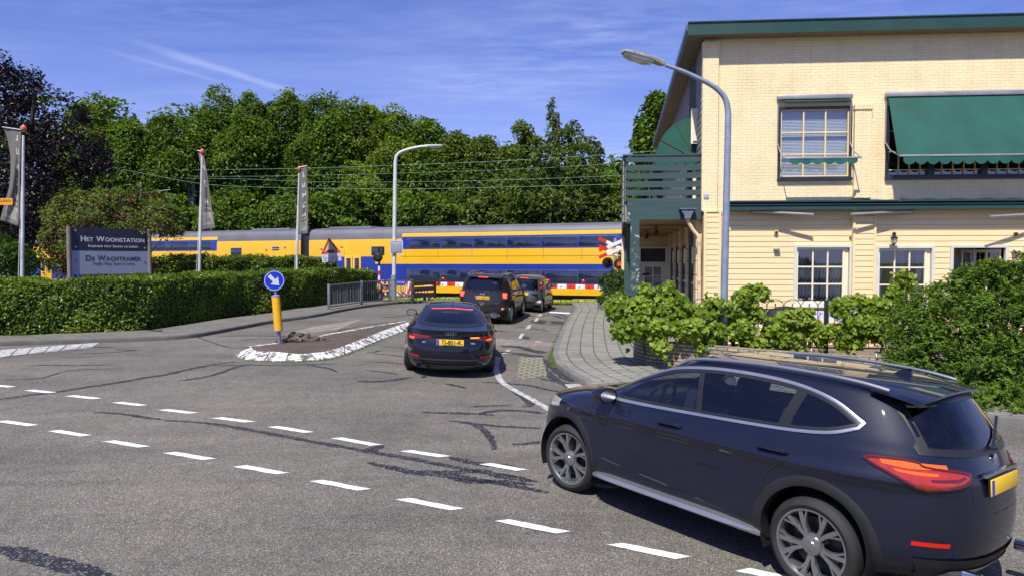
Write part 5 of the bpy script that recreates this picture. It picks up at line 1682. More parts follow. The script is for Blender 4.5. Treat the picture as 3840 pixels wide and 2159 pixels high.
# ---- dark blue-grey compact SUV, nearest
T = [(.22, -2.08, 2.00, .80, 5, 4, 2.6), (.30, -2.19, 2.11, .865, 5, 4, 2.6), (.45, -2.26, 2.155, .895, 5, 4, 2.6), (.60, -2.275, 2.165, .895, 5, 3.8, 2.6),
     (.72, -2.27, 2.15, .891, 5, 3.6, 2.6), (.80, -2.255, 2.12, .893, 5, 3.6, 2.6), (.855, -2.245, 2.05, .912, 5, 3.6, 2.6), (.885, -2.238, 2.0, .915, 5.5, 3.6, 2.6), (.95, -2.215, 1.80, .885, 6, 3.8, 2.6), (1.00, -2.195, 1.58, .868, 6, 4, 2.6),
     (1.05, -2.175, 1.28, .853, 6, 4, 2.6), (1.09, -2.16, 1.02, .838, 6, 4, 2.6), (1.15, -2.135, .88, .818, 6, 4, 2.6), (1.28, -2.06, .62, .768, 6, 4, 2.6),
     (1.40, -1.985, .34, .715, 6, 4, 2.6), (1.48, -1.925, .12, .672, 6, 4, 2.5), (1.525, -1.86, -.06, .632, 5, 4, 2.5), (1.56, -1.70, -.22, .565, 4.5, 4, 2.5), (1.582, -1.45, -.38, .46, 4, 4, 2.4),
     (1.594, -1.18, -.52, .31, 4, 4, 2.3), (1.599, -1.0, -.65, .02, 4, 4, 2.2)]
M_P1 = paint_mat('blue_grey_metallic_paint', (0.006, 0.008, 0.020), 0.0, 0.45, 0.08)
c1 = Car('parked_car', 'x', T, (1.335, -1.335), 0.345, -0.15, 0.022)
c1.root.name = 'sport_utility_car'; c1.root['label'] = 'dark blue grey SUV with silver roof rails, closest to the camera at lower right'
low = smooth2([(0.93, 1.052), (0.55, 1.060), (0.0, 1.076), (-0.6, 1.098), (-1.1, 1.124), (-1.40, 1.162), (-1.57, 1.225)])
upp = smooth2([(0.90, 1.05), (0.62, 1.20), (0.30, 1.335), (0.02, 1.425), (-0.35, 1.468), (-0.8, 1.468), (-1.12, 1.438), (-1.38, 1.365), (-1.58, 1.245)])
wsl = [(-0.70, 1.12), (-0.35, 1.11), (0, 1.105), (0.35, 1.11), (0.70, 1.12)]; wsu = [(-0.60, 1.46), (-0.3, 1.485), (0, 1.49), (0.3, 1.485), (0.60, 1.46)]
rwl = [(-0.62, 1.10), (-0.3, 1.085), (0, 1.08), (0.3, 1.085), (0.62, 1.10)]; rwu = [(-0.555, 1.44), (-0.3, 1.455), (0, 1.46), (0.3, 1.455), (0.555, 1.44)]
holes = [('side', low + upp[::-1]), ('front', [Vector(p) for p in wsl + wsu[::-1]]), ('rear', [Vector(p) for p in rwl + rwu[::-1]])]
c1.body([M_P1, M_CLAD], holes, 0.40, 0.345)
c1.arch_trim(M_CLAD, 0.062, 0.010)
poly = c1.glass('side_window', 'side', low, upp, M_CGLASS, trim=M_TRIM, tw=(-0.022, 0.012), nu=60, nv=12)
for sg in (1, -1):
    mb = MB(); c1.band(mb, 'side', poly, 0.006, 0.030, 0.010, sg); mb.build('window_surround', M_SATIN, c1.root)
    for x0, x1, z0, z1 in ((-0.30, -0.21, 1.085, 1.462), (-1.05, -1.14, 1.115, 1.435)):
        mb = MB(); w_ = 0.055 if x0 > -1 else 0.09
        c1.patch(mb, 'side', [(x0 - w_ / 2, z0), (x0 + w_ / 2, z0)], [(x1 - w_ / 2, z1), (x1 + w_ / 2, z1)], 0.005, sg, 4, 10)
        mb.build('door_pillar', M_TRIM, c1.root)
    mb = MB()
    for x in ((0.92, 0.36), (-0.27, 0.36)):
        c1.line(mb, 'side', [(x[0], 1.02), (x[0] + 0.01, 0.8), (x[0] + 0.0, 0.5), (x[0] - 0.02, x[1])], 0.0055, -0.001, sg)
    c1.line(mb, 'side', [(-1.22, 1.08), (-1.20, 0.95), (-1.10, 0.86), (-0.97, 0.74), (-0.93, 0.55), (-0.93, 0.38)], 0.0055, -0.001, sg)
    c1.line(mb, 'side', [(0.94, 0.37), (0, 0.365), (-0.93, 0.37)], 0.0055, -0.001, sg)
    c1.line(mb, 'side', [(-1.86, 0.87), (-1.80, 0.78), (-1.73, 0.66), (-1.70, 0.58)], 0.0045, -0.002, sg)
    c1.line(mb, 'side', [(0.95, 0.99), (1.2, 0.97), (1.5, 0.93), (1.78, 0.86)], 0.0045, -0.002, sg)
    mb.build('door_seam', M_SEAM, c1.root)
    # bright sill blade
    mb = MB(); rows = []
    for t in np.linspace(0, 1, 40):
        x = 0.90 - 1.84 * t
        e = min(1, t * 7, (1 - t) * 5) ** 0.5
        b0 = c1.pt('side', x, 0.300, sg)
        yb = b0.y + sg * 0.012
        rows.append([Vector((x, yb - sg * 0.05, 0.265)), Vector((x, yb + sg * 0.020 * e, 0.250)), Vector((x, yb + sg * 0.055 * e, 0.272)), Vector((x, yb + sg * 0.048 * e, 0.280 + 0.030 * e)), Vector((x, yb - sg * 0.02, 0.288 + 0.042 * e))])
    mb.grid(rows); mb.build('sill_trim', M_SATIN, c1.root)
    for x in (-0.04, -1.02):
        mb = MB(); P = [c1.pt('side', x + dx, 0.935 + dz, sg, 0.012 + o) for dx, dz, o in ((0.12, -0.004, -0.01), (0.09, 0, 0.022), (0.0, 0.003, 0.028), (-0.09, 0.004, 0.022), (-0.12, 0.002, -0.01))]
        mb.tube(smooth_poly(P, 5), 0.015, 8); mb.build('door_handle', M_P1, c1.root)
    # tail lamp wrapping the corner
    X, Y, A = c1.outline(0.9)
    q_in = float(np.interp(0.40, Y[:60], A[:60])); q_out = float(np.interp(-1.73, X, A))
    def lampz(t): return 0.83 + 0.035 * t, 0.985 - 0.01 * t
    lo_ = [(q_in, 0.925), (q_in + 0.1, 0.890), (q_in + 0.3, 0.865), ((q_in + q_out) / 2, 0.86), (q_out - 0.22, 0.895), (q_out - 0.06, 0.975), (q_out, 1.017)]
    up_ = [(q_in, 0.965), (q_in + 0.1, 0.985), (q_in + 0.3, 1.008), ((q_in + q_out) / 2, 1.03), (q_out - 0.22, 1.042), (q_out - 0.06, 1.036), (q_out, 1.023)]
    mb = MB(); c1.patch(mb, 'arc', smooth2(lo_, 4), smooth2(up_, 4), 0.012, sg, 40, 8); c1.band(mb, 'arc', smooth2(lo_, 4) + smooth2(up_, 4)[::-1], -0.006, 0.004, 0.011, sg)
    tl = mb.build('tail_lamp', M_RED2, c1.root)
    mb = MB(); c1.band(mb, 'arc', smooth2(lo_, 4) + smooth2(up_, 4)[::-1], -0.014, 0.006, 0.0135, sg); mb.build('lamp_rim', M_REDDARK, tl)
    mb = MB(); c1.patch(mb, 'arc', [(q_out - 0.50, 0.995), (q_out - 0.25, 0.985), (q_out - 0.10, 1.0)], [(q_out - 0.50, 1.02), (q_out - 0.25, 1.03), (q_out - 0.10, 1.026)], 0.0145, sg, 12, 3)
    c1.patch(mb, 'arc', [(q_out - 0.42, 0.95), (q_out - 0.3, 0.95), (q_out - 0.18, 0.96)], [(q_out - 0.42, 0.968), (q_out - 0.3, 0.97), (q_out - 0.15, 0.977)], 0.0145, sg, 12, 3)
    mb.build('indicator_lens', M_AMBER2, tl)
    mb = MB(); c1.patch(mb, 'arc', [(q_in + 0.05, 0.938), (q_out - 0.55, 0.918), (q_out - 0.36, 0.915)], [(q_in + 0.05, 0.952), (q_out - 0.55, 0.936), (q_out - 0.36, 0.931)], 0.0145, sg, 20, 2); mb.build('lamp_bar', M_REDDARK, tl)
    # reflector in the rear bumper
    mb = MB(); c1.patch(mb, 'arc', [(q_in + 0.18, 0.485), (q_in + 0.42, 0.485)], [(q_in + 0.18, 0.515), (q_in + 0.42, 0.515)], 0.006, sg, 10, 2); mb.build('reflector', M_RED, c1.root)  # reflector is given a faint glow though it is no lamp
    # head lamp
    Xf, Yf, Af = c1.outline(0.82)
    ql = Af[-1]
    mb = MB(); c1.patch(mb, 'arc', smooth2([(ql - 0.45, 0.76), (ql - 0.75, 0.78), (ql - 1.05, 0.82)], 4), smooth2([(ql - 0.45, 0.86), (ql - 0.75, 0.885), (ql - 1.05, 0.89)], 4), 0.006, sg, 24, 6)
    mb.build('headlight', M_CLEARLAMP, c1.root)
    # roof rail
    mb = MB(); P = []
    for x, yy, z in ((0.05, 0.672, 1.485), (-0.05, 0.655, 1.535), (-0.25, 0.645, 1.565), (-0.7, 0.635, 1.585), (-1.15, 0.625, 1.577), (-1.5, 0.61, 1.552), (-1.72, 0.60, 1.515)): P.append((x, sg * yy, z))
    mb.tube(smooth_poly(P, 6), 0.017, 10); mb.build('roof_rail', M_SATIN, c1.root)
    # fog of the rear: exhaust
    mb = MB(); mb.lathe([(0.042, 0), (0.045, 0.10), (0.036, 0.10), (0.034, 0.02)], (-2.20, sg * 0.50, 0.315), 20, M=Matrix.Rotation(R(-90), 3, 'Y')); mb.build('exhaust', M_CHROME, c1.root)
mb = MB(); c1.patch(mb, 'front', wsl, wsu, 0.003, 1, 24, 10); mb.build('windscreen', M_CGLASS, c1.root)
mb = MB(); c1.band(mb, 'front', [Vector(p) for p in smooth2(wsl, 3) + smooth2(wsu, 3)[::-1]], -0.03, 0.012, 0.005); mb.build('windscreen_seal', M_TRIM, c1.root)
mb = MB(); c1.patch(mb, 'rear', rwl, rwu, 0.003, 1, 24, 10); rg = mb.build('rear_window', M_CGLASSD, c1.root)
mb = MB(); c1.band(mb, 'rear', [Vector(p) for p in smooth2(rwl, 3) + smooth2(rwu, 3)[::-1]], -0.03, 0.022, 0.009); mb.build('window_seal', M_TRIM, rg)
mb = MB(); mb.bar((-2.19, 0.05, 1.10), (-2.06, -0.42, 1.28), 0.02, 0.012); mb.lathe([(0.03, 0), (0.03, .02)], (-2.19, 0.05, 1.10), 10); mb.build('rear_wiper', M_TRIM, rg)
# roof spoiler
mb = MB(); rows = []
for y in np.linspace(-0.64, 0.64, 33):
    e = (abs(y) / 0.64) ** 6
    x1 = -1.965 + 0.07 * e; x0 = -1.60
    zt = 1.562 - 0.052 * (abs(y) / 0.6) ** 2.5
    rows.append([Vector((x0, y, zt + 0.002)), Vector(((x0 + x1) / 2, y, zt - 0.022)), Vector((x1, y, zt - 0.055)), Vector((x1 - 0.004, y, zt - 0.070)), c1.P_rear(max(-.6, min(.6, y)), 1.475) + Vector((-0.01, 0, 0)), c1.P_rear(max(-.6, min(.6, y)), 1.475) + Vector((0.03, 0, 0.01))])
mb.grid(rows); mb.build('roof_spoiler', M_P1, c1.root, angle=60)
mb = MB(); c1.patch(mb, 'rear', [(-0.62, 0.26), (0, 0.25), (0.62, 0.26)], [(-0.70, 0.40), (0, 0.40), (0.70, 0.40)], 0.012, 1, 20, 5); mb.build('rear_diffuser', M_CLAD, c1.root)
mb = MB(); c1.patch(mb, 'rear', [(-0.55, 0.27), (0, 0.265), (0.55, 0.27)], [(-0.5, 0.325), (0, 0.325), (0.5, 0.325)], 0.022, 1, 20, 3); mb.build('skid_plate', M_SATIN, c1.root)
mb = MB(); c1.line(mb, 'rear', [(-0.72, 0.70), (0, 0.69), (0.72, 0.70)], 0.0035, -0.001); c1.line(mb, 'rear', [(-0.40, 0.93), (-0.36, 0.72), (0, 0.70)], .003, -0.001); c1.line(mb, 'rear', [(0.40, 0.93), (0.36, 0.72), (0, 0.70)], .003, -0.001)
mb.build('tailgate_seam', M_SEAM, c1.root)
c1.plate(c1.P_rear(0, 0.87).x - 0.012, 0.87, '', tilt=R(4))
mb = MB(); mb.bar((c1.P_rear(0, .95).x - 0.01, 0.3, 0.95), (c1.P_rear(0, .95).x - 0.01, -0.3, 0.95), 0.03, 0.022); mb.build('tailgate_strip', M_CHROME, c1.root)
mb = MB(); mb.lathe([(0.041, 0), (0.041, 0.008), (0.036, 0.011), (0.0, 0.012)], (c1.P_rear(0, 1.02).x, 0, 1.02), 24, M=Matrix.Rotation(R(-84), 3, 'Y')); mb.build('badge', M_CHROME, c1.root)
mb = MB(); mb.prism([(0, 0), (0.16, 0), (0.05, 0.065), (0.0, 0.07)], (-1.62, -0.012, 1.568), (1, 0, -.03), (0, 0, 1), (0, 1, 0), 0.024); mb.build('roof_fin', M_P1, c1.root)
mb = MB(); c1.patch(mb, 'front', [(-.42, .42), (0, .40), (.42, .42)], [(-.40, .80), (0, .80), (.40, .80)], 0.006, 1, 16, 6); mb.build('grille', M_TRIM, c1.root)
c1.mirror(0.70, 1.03, M_P1, sc=0.98)
for xa in c1.axles:
    for sg in (1, -1): c1.wheel(xa, sg, 5, 'double', 0.262, 0.235, steer=R(4) if xa > 0 else 0.0, yin=0.015)
c1.cabin(0.42, ((0.30, 0.37), (0.30, -0.37)), 0.68, bench_x=-0.62)
# lower the roofline a little
for ch in c1.root.children_recursive:
    if ch.type == 'MESH' and not any(q and q.name.startswith('wheel') and not q.name.startswith('wheel_arch') for q in (ch, ch.parent)):
        for v in ch.data.vertices:
            if v.co.z > 1.06: v.co.z = 1.06 + (v.co.z - 1.06) * 0.91
# the body leans outwards in the bend; the wheels stay upright
roll = Matrix.Translation((0, 0, 0.35)) @ Matrix.Rotation(R(2.8), 4, 'X') @ Matrix.Translation((0, 0, -0.35))
for ch in c1.root.children:
    if not ch.name.startswith('wheel') or ch.name.startswith('wheel_arch'): ch.matrix_basis = roll @ ch.matrix_basis
c1.place(2.03, 6.56, -0.615, 0.789)

# ---- dark saloon with sloping tail, second
T = [(.17, -2.30, 2.10, .80, 6, 4, 2.8), (.26, -2.39, 2.20, .865, 6, 4, 2.8), (.38, -2.445, 2.255, .895, 6, 4, 2.8), (.52, -2.462, 2.27, .905, 6, 4, 2.8), (.64, -2.45, 2.25, .912, 6, 4, 2.8),
     (.74, -2.425, 2.18, .914, 6, 4, 2.8), (.82, -2.40, 2.05, .912, 6, 4, 2.8), (.875, -2.40, 1.9, .906, 6, 4, 2.8), (.92, -2.41, 1.7, .892, 6, 4, 2.7), (.948, -2.425, 1.52, .878, 6, 4, 2.6), (.965, -2.40, 1.38, .865, 6, 4, 2.6),
     (.985, -2.27, 1.18, .846, 6, 4, 2.6), (1.02, -2.08, .98, .785, 6, 4, 2.6), (1.10, -1.82, .73, .725, 6, 4, 2.6), (1.19, -1.52, .46, .665, 6, 4, 2.6), (1.265, -1.24, .20, .61, 5, 4, 2.6), (1.315, -1.0, .0, .56, 5, 4, 2.5),
     (1.35, -.76, -.16, .50, 4.5, 4, 2.4), (1.372, -.58, -.24, .38, 4, 4, 2.3), (1.383, -.46, -.30, .22, 4, 4, 2.2), (1.386, -.40, -.35, .02, 4, 4, 2.2)]
M_P2 = paint_mat('blue_black_paint', (0.0035, 0.004, 0.010), 0.0, 0.45, 0.08)
c2 = Car('x', 'black five door coupe with lit brake lights beside the traffic island', T, (1.412, -1.412), 0.330, -0.2, 0.018)
c2.root.name = 'fastback_car'
low = smooth2([(0.95, 0.975), (0.3, 0.985), (-0.5, 1.0), (-1.15, 1.02), (-1.5, 1.05)])
upp = smooth2([(0.92, 0.985), (0.45, 1.14), (0.0, 1.265), (-0.4, 1.295), (-0.85, 1.265), (-1.2, 1.18), (-1.52, 1.065)])
wsl = [(-0.70, 1.02), (-0.35, 1.0), (0, 0.995), (0.35, 1.0), (0.70, 1.02)]; wsu = [(-0.54, 1.285), (-0.3, 1.305), (0, 1.31), (0.3, 1.305), (0.54, 1.285)]
rwl = [(-0.615, 1.045), (-0.35, 1.03), (0, 1.025), (0.35, 1.03), (0.615, 1.045)]; rwu = [(-0.475, 1.265), (-0.3, 1.288), (0, 1.296), (0.3, 1.288), (0.475, 1.265)]
c2.body([M_P2, M_TRIM], [('side', low + upp[::-1]), ('front', [Vector(p) for p in wsl + wsu[::-1]]), ('rear', [Vector(p) for p in rwl + rwu[::-1]])], 0.375, 0.20)
c2.arch_trim(M_P2, 0.03, 0.006)
poly = c2.glass('side_window', 'side', low, upp, M_CGLASSD, nu=40)
for sg in (1, -1):
    mb = MB(); c2.line(mb, 'side', [(0.9, 0.985), (0.45, 1.15), (0.0, 1.275), (-0.4, 1.305), (-0.85, 1.275), (-1.2, 1.19), (-1.56, 1.065)], 0.009, 0.004, sg); c2.line(mb, 'side', [(0.95, 0.965), (0, .985), (-1.15, 1.01), (-1.56, 1.05)], 0.009, 0.004, sg); mb.build('window_surround', M_CHROME, c2.root)
    X, Y, A = c2.outline(0.82)
    q0 = float(np.interp(0.36, Y[:60], A[:60])); qc = float(np.interp(0.75, Y[:65], A[:65])); q1 = float(np.interp(-2.13, X, A))
    lo_ = smooth2([(q0, 0.82), (q0 + 0.1, 0.795), (qc - .08, 0.757), (qc + 0.05, 0.755), (q1 - 0.05, 0.795), (q1, 0.84)], 4)
    up_ = smooth2([(q0, 0.845), (q0 + 0.1, 0.860), (qc - .08, 0.866), (qc + 0.05, 0.868), (q1 - 0.05, 0.864), (q1, 0.852)], 4)
    mb = MB(); c2.patch(mb, 'arc', lo_, up_, 0.010, sg, 40, 8); tl = mb.build('tail_lamp', M_REDDARK, c2.root)
    mb = MB(); c2.patch(mb, 'arc', [(qc - 0.10, 0.76), (qc + 0.10, 0.765)], [(qc - 0.10, 0.805), (qc + 0.10, 0.808)], 0.013, sg, 14, 4); mb.build('brake_light', M_REDLIT, tl)
    mb = MB(); c2.patch(mb, 'arc', [(qc - 0.12, 0.838), (qc + 0.12, 0.838)], [(qc - 0.12, 0.852), (qc + 0.12, 0.852)], 0.013, sg, 14, 2)
    c2.patch(mb, 'arc', [(q0 + 0.04, 0.838), (qc - 0.12, 0.838)], [(q0 + 0.04, 0.85), (qc - 0.12, 0.852)], 0.013, sg, 14, 2)
    mb.build('lamp_bar', M_RED, tl)
    if sg < 0:
        mb = MB(); c2.patch(mb, 'arc', [(q0 + 0.02, 0.826), (q0 + 0.20, 0.826)], [(q0 + 0.02, 0.847), (q0 + 0.20, 0.850)], 0.0145, sg, 12, 2); mb.build('indicator', M_ORANGE, tl)
    mb = MB(); c2.patch(mb, 'arc', [(qc - 0.24, 0.425), (qc + 0.02, 0.43)], [(qc - 0.24, 0.453), (qc + 0.02, 0.46)], 0.008, sg, 12, 2); mb.build('reflector', M_RED, c2.root)  # this reflector glows faintly too, without a lamp in it
    mb = MB(); c2.line(mb, 'side', [(-1.44, 1.02), (-1.35, 0.9), (-1.12, 0.78), (-1.03, 0.55), (-1.03, 0.3)], 0.0035, 0, sg); c2.line(mb, 'side', [(-0.25, 0.98), (-0.24, 0.7), (-0.26, 0.26)], 0.0035, 0, sg); mb.build('door_seam', M_SEAM, c2.root)
    for x in (-0.02, -1.0):
        mb = MB(); mb.tube(smooth_poly([c2.pt('side', x + dx, 0.83, sg, o) for dx, o in ((.11, -.002), (.08, .03), (-.08, .03), (-.11, -.002))], 4), 0.014, 8); mb.build('door_handle', M_P2, c2.root)
mb = MB(); c2.patch(mb, 'front', wsl, wsu, 0.003); mb.build('windscreen', M_CGLASS, c2.root)
mb = MB(); c2.patch(mb, 'rear', rwl, rwu, 0.003, 1, 30, 10); rg = mb.build('rear_window', M_CGLASS, c2.root)
mb = MB(); c2.band(mb, 'rear', smooth2(rwl, 3) + smooth2(rwu, 3)[::-1], -0.035, 0.012, 0.004); mb.build('window_seal', M_TRIM, rg)
mb = MB(); c2.patch(mb, 'rear', [(-0.43, 1.276), (0, 1.296), (0.43, 1.276)], [(-0.43, 1.287), (0, 1.307), (0.43, 1.287)], 0.007, 1, 24, 2); mb.build('high_brake_light', M_REDLIT, c2.root)
# plate recess, seams, bumper blade, exhaust
mb = MB(); c2.line(mb, 'rear', [(-0.46, 0.745), (-0.36, 0.655), (-0.2, 0.615), (0, 0.61), (0.2, 0.615), (0.36, 0.655), (0.46, 0.745)], 0.004, -0.001, sub=3)
c2.line(mb, 'rear', [(-0.86, 0.59), (0, 0.585), (0.86, 0.59)], 0.002, -0.001); mb.build('tailgate_seam', M_SEAM, c2.root)
mb = MB(); c2.patch(mb, 'rear', [(-0.40, 0.865), (0, 0.862), (0.40, 0.865)], [(-0.40, 0.885), (0, 0.884), (0.40, 0.885)], 0.003, 1, 20, 2); mb.build('tailgate_recess', M_TRIM, c2.root)
mb = MB(); c2.patch(mb, 'rear', [(-0.80, 0.375), (0, 0.37), (0.80, 0.375)], [(-0.80, 0.415), (0, 0.41), (0.80, 0.415)], 0.012, 1, 30, 3)
c2.patch(mb, 'rear', [(-0.62, 0.265), (0, 0.26), (0.62, 0.265)], [(-0.66, 0.292), (0, 0.288), (0.66, 0.292)], 0.014, 1, 30, 3); mb.build('bumper_blade', plain('grey_bumper_trim', (0.06, 0.065, 0.085), 0.3, metal=0.5), c2.root)
mb = MB(); c2.patch(mb, 'rear', [(-0.50, 0.305), (0, 0.30), (0.50, 0.305)], [(-0.57, 0.36), (0, 0.355), (0.57, 0.36)], 0.006, 1, 30, 3); mb.build('diffuser_grille', M_TRIM, c2.root)
mb = MB(); mb.lathe([(0.052, 0), (0.055, 0.10), (0.045, 0.102), (0.042, 0.02)], (-2.37, 0.58, 0.285), 22, M=Matrix.Rotation(R(-90), 3, 'Y')); ex = mb.build('exhaust', M_TRIM, c2.root)
c2.plate(c2.P_rear(0, 0.755).x - 0.010, 0.735, 'TJ-801-K', 0.52, 0.118, R(3))
mb = MB()
for k in range(4):
    c_ = Vector((c2.P_rear(0, .918).x - 0.006, (k - 1.5) * -0.048, 0.918))
    mb.tube([c_ + Vector((-0.004 * (k % 2), 0.034 * math.cos(a), 0.034 * math.sin(a))) for a in np.linspace(0, 6.283, 25)[:-1]], 0.0052, 6, closed=True)
mb.build('ring_badge', M_CHROME, c2.root)
for t_, y_, s_ in (('A5', 0.50, 0.055), ('TFSI', -0.43, 0.042)):
    mb = MB(); z_ = 0.725; put_text(mb, t_, (c2.P_rear(y_, z_).x - 0.008, y_, z_), (0, -1, 0), (0.1, 0, 1), s_, bold=0.002, sx=1.25, extrude=0.003); mb.build('badge_lettering', M_CHROME, c2.root, smooth=False)
mb = MB(); rows = []
for y in np.linspace(-0.80, 0.80, 31):
    e = (abs(y) / 0.8) ** 4; b0 = c2.P_rear(y, 0.958)
    rows.append([b0 + Vector((0.10, 0, 0.018)), b0 + Vector((0.0, 0, 0.020 - 0.012 * e)), b0 + Vector((-0.022 + 0.02 * e, 0, 0.016 - 0.012 * e)), b0 + Vector((-0.018 + 0.018 * e, 0, 0.004)), b0 + Vector((0.0, 0, -0.02))])
mb.grid(rows); mb.build('tail_spoiler', M_P2, c2.root, angle=60)
mb = MB(); mb.prism([(0, 0), (0.15, 0), (0.05, 0.05), (0.01, 0.055)], (-0.95, -0.012, 1.318), (1, 0, 0.15), (0, 0, 1), (0, 1, 0), 0.024); mb.tube([(-0.93, 0, 1.37), (-0.945, 0, 1.40)], 0.004, 6); mb.build('roof_fin', M_P2, c2.root)
c2.mirror(0.78, 0.955, M_P2, lit=True)
for xa in c2.axles:
    for sg in (1, -1): c2.wheel(xa, sg, 10, 'plain', 0.245, 0.245)
c2.cabin(0.22, ((0.25, 0.37), (0.25, -0.37)), 0.72, bench_x=-0.62)
c2.place(-1.385, 15.62, -0.072, 0.997)
c2.root.scale = (1, 1, 0.955)

# ---- grey boxy SUV, third
T = [(.28, -1.92, 2.0, .80, 8, 5, 3.0), (.36, -2.01, 2.10, .86, 8, 5, 3.0), (.48, -2.05, 2.15, .893, 8, 5, 3.0), (.66, -2.06, 2.17, .90, 8, 5, 3.0), (.80, -2.045, 2.15, .90, 8, 5, 3.0), (.95, -2.02, 2.10, .896, 8, 5, 3.0), (1.02, -2.01, 1.95, .892, 8, 5, 3.0),
     (1.07, -2.0, 1.6, .886, 8, 5, 3.0), (1.11, -1.99, 1.18, .878, 8, 5, 3.0), (1.16, -1.98, .96, .865, 8, 5, 3.0), (1.35, -1.94, .64, .80, 8, 5, 3.0), (1.50, -1.90, .38, .742, 8, 5, 3.0), (1.58, -1.86, .20, .70, 7, 5, 2.8), (1.625, -1.78, .02, .645, 6, 5, 2.6),
     (1.65, -1.62, -.18, .55, 5, 5, 2.5), (1.663, -1.3, -.4, .40, 5, 4, 2.4), (1.667, -1.0, -.6, .02, 4, 4, 2.2)]
M_P3 = paint_mat('graphite_paint', (0.020, 0.018, 0.020), 0.15, 0.4, 0.08)
c3 = Car('x', 'dark grey boxy SUV with square red tail lamps waiting behind the small car', T, (1.285, -1.285), 0.350, -0.2, 0.025)
c3.root.name = 'boxy_utility_car'
low = smooth2([(0.88, 1.12), (0.3, 1.125), (-0.5, 1.13), (-1.2, 1.15), (-1.62, 1.19)])
upp = smooth2([(0.80, 1.20), (0.55, 1.35), (0.30, 1.49), (0.0, 1.545), (-0.6, 1.56), (-1.2, 1.545), (-1.58, 1.48)])
rwl = [(-0.70, 1.16), (-0.55, 1.115), (0, 1.095), (0.55, 1.115), (0.70, 1.16)]; rwu = [(-0.61, 1.49), (-0.48, 1.515), (0, 1.53), (0.48, 1.515), (0.61, 1.49)]
wsl = [(-0.72, 1.17), (0, 1.15), (0.72, 1.17)]; wsu = [(-0.60, 1.53), (0, 1.56), (0.60, 1.53)]
c3.body([M_P3, M_CLAD], [('side', low + upp[::-1]), ('front', [Vector(p) for p in wsl + wsu[::-1]]), ('rear', [Vector(p) for p in rwl + rwu[::-1]])], 0.415, 0.52)
c3.arch_trim(M_CLAD, 0.075, 0.012)
c3.glass('side_window', 'side', low, upp, M_CGLASSD)
for sg in (1, -1):
    for x0 in (-0.28, -1.15):
        mb = MB(); c3.patch(mb, 'side', [(x0 - 0.04, 1.125), (x0 + 0.04, 1.125)], [(x0 - 0.05, 1.56), (x0 + 0.03, 1.56)], 0.005, sg, 3, 8); mb.build('door_pillar', M_TRIM, c3.root)
    mb = MB(); c3.line(mb, 'side', [(-0.27, 1.11), (-0.27, 0.5)], .0035, 0, sg); c3.line(mb, 'side', [(-1.14, 1.13), (-1.05, .95), (-.9, .75), (-0.87, 0.5)], .0035, 0, sg); c3.line(mb, 'side', [(0.84, 1.1), (0.84, 0.5)], .0035, 0, sg); mb.build('door_seam', M_SEAM, c3.root)
    # lamp block: dark ring, lit red square, pale cross
    y_ = sg * 0.735; z_ = 0.985; xr = c3.P_rear(y_, z_).x
    M = Matrix.Rotation(R(-14) * sg, 3, 'Z') @ Matrix.Rotation(R(5), 3, 'Y')
    mb = MB(); mb.box((xr + 0.015, y_, z_), (0.08, 0.215, 0.235), M=M, bev=0.025); tl = mb.build('tail_lamp', M_TRIM, c3.root)
    mb = MB(); mb.box((xr - 0.012, y_, z_), (0.05, 0.175, 0.195), M=M, bev=0.02); mb.build('lamp_lens', M_REDLIT, tl)
    mb = MB()
    for e in (-1, 1): mb.bar(Vector((xr - 0.041, y_ - 0.06, z_ - 0.06 * e)), Vector((xr - 0.041 + 0.0, y_ + 0.06, z_ + 0.06 * e)), 0.006, 0.026, up=(0, 0, 1))
    mb.build('lamp_cross', M_CLEARLAMP, tl)
    mb = MB(); yb = sg * 0.70; mb.box((c3.P_rear(yb, 0.55).x - 0.006, yb, 0.55), (0.05, 0.13, 0.09), M=M, bev=0.02); fl = mb.build('fog_lamp', M_RED, c3.root)
    mb = MB(); mb.lathe([(0.034, 0), (0.034, .01), (0.0, .012)], (c3.P_rear(yb, 0.55).x - 0.03, yb, 0.552), 16, M=Matrix.Rotation(R(-90), 3, 'Y')); mb.build('lens', M_CLEARLAMP, fl)
    mb = MB(); P = [(x, sg * yy, z) for x, yy, z in ((0.0, 0.61, 1.62), (-0.1, 0.61, 1.665), (-0.3, 0.605, 1.69), (-1.0, 0.60, 1.71), (-1.5, 0.595, 1.69), (-1.66, 0.59, 1.655), (-1.72, 0.59, 1.62))]
    mb.tube(smooth_poly(P, 5), 0.022, 8); mb.build('roof_rail', M_SATIN, c3.root)
    for x in (0.0, -1.0):
        mb = MB(); mb.tube(smooth_poly([c3.pt('side', x + dx, 0.98, sg, o) for dx, o in ((.11, 0), (.08, .035), (-.08, .035), (-.11, 0))], 4), 0.016, 8); mb.build('door_handle', M_P3, c3.root)
mb = MB(); c3.patch(mb, 'front', wsl, wsu, 0.003); mb.build('windscreen', M_CGLASS, c3.root)
mb = MB(); c3.patch(mb, 'rear', smooth2(rwl, 4), smooth2(rwu, 4), 0.003, 1, 30, 10); rg = mb.build('rear_window', M_CGLASSD, c3.root)
mb = MB(); c3.band(mb, 'rear', smooth2(rwl, 3) + smooth2(rwu, 3)[::-1], -0.045, 0.012, 0.004); mb.build('window_seal', M_TRIM, rg)
mb = MB(); mb.bar((-2.035, -0.02, 1.14), (-2.03, 0.36, 1.165), 0.018, 0.022); mb.build('rear_wiper', M_TRIM, rg)
mb = MB(); rows = []
for y in np.linspace(-0.61, 0.61, 25):
    e = (abs(y) / 0.61) ** 4
    rows.append([Vector((-1.70, y, 1.637 - .02 * e)), Vector((-1.90, y, 1.625 - 0.03 * e)), Vector((-1.99 + 0.06 * e, y, 1.60 - 0.03 * e)), Vector((-1.985 + 0.06 * e, y, 1.57 - 0.03 * e)), Vector((-1.86, y, 1.56))])
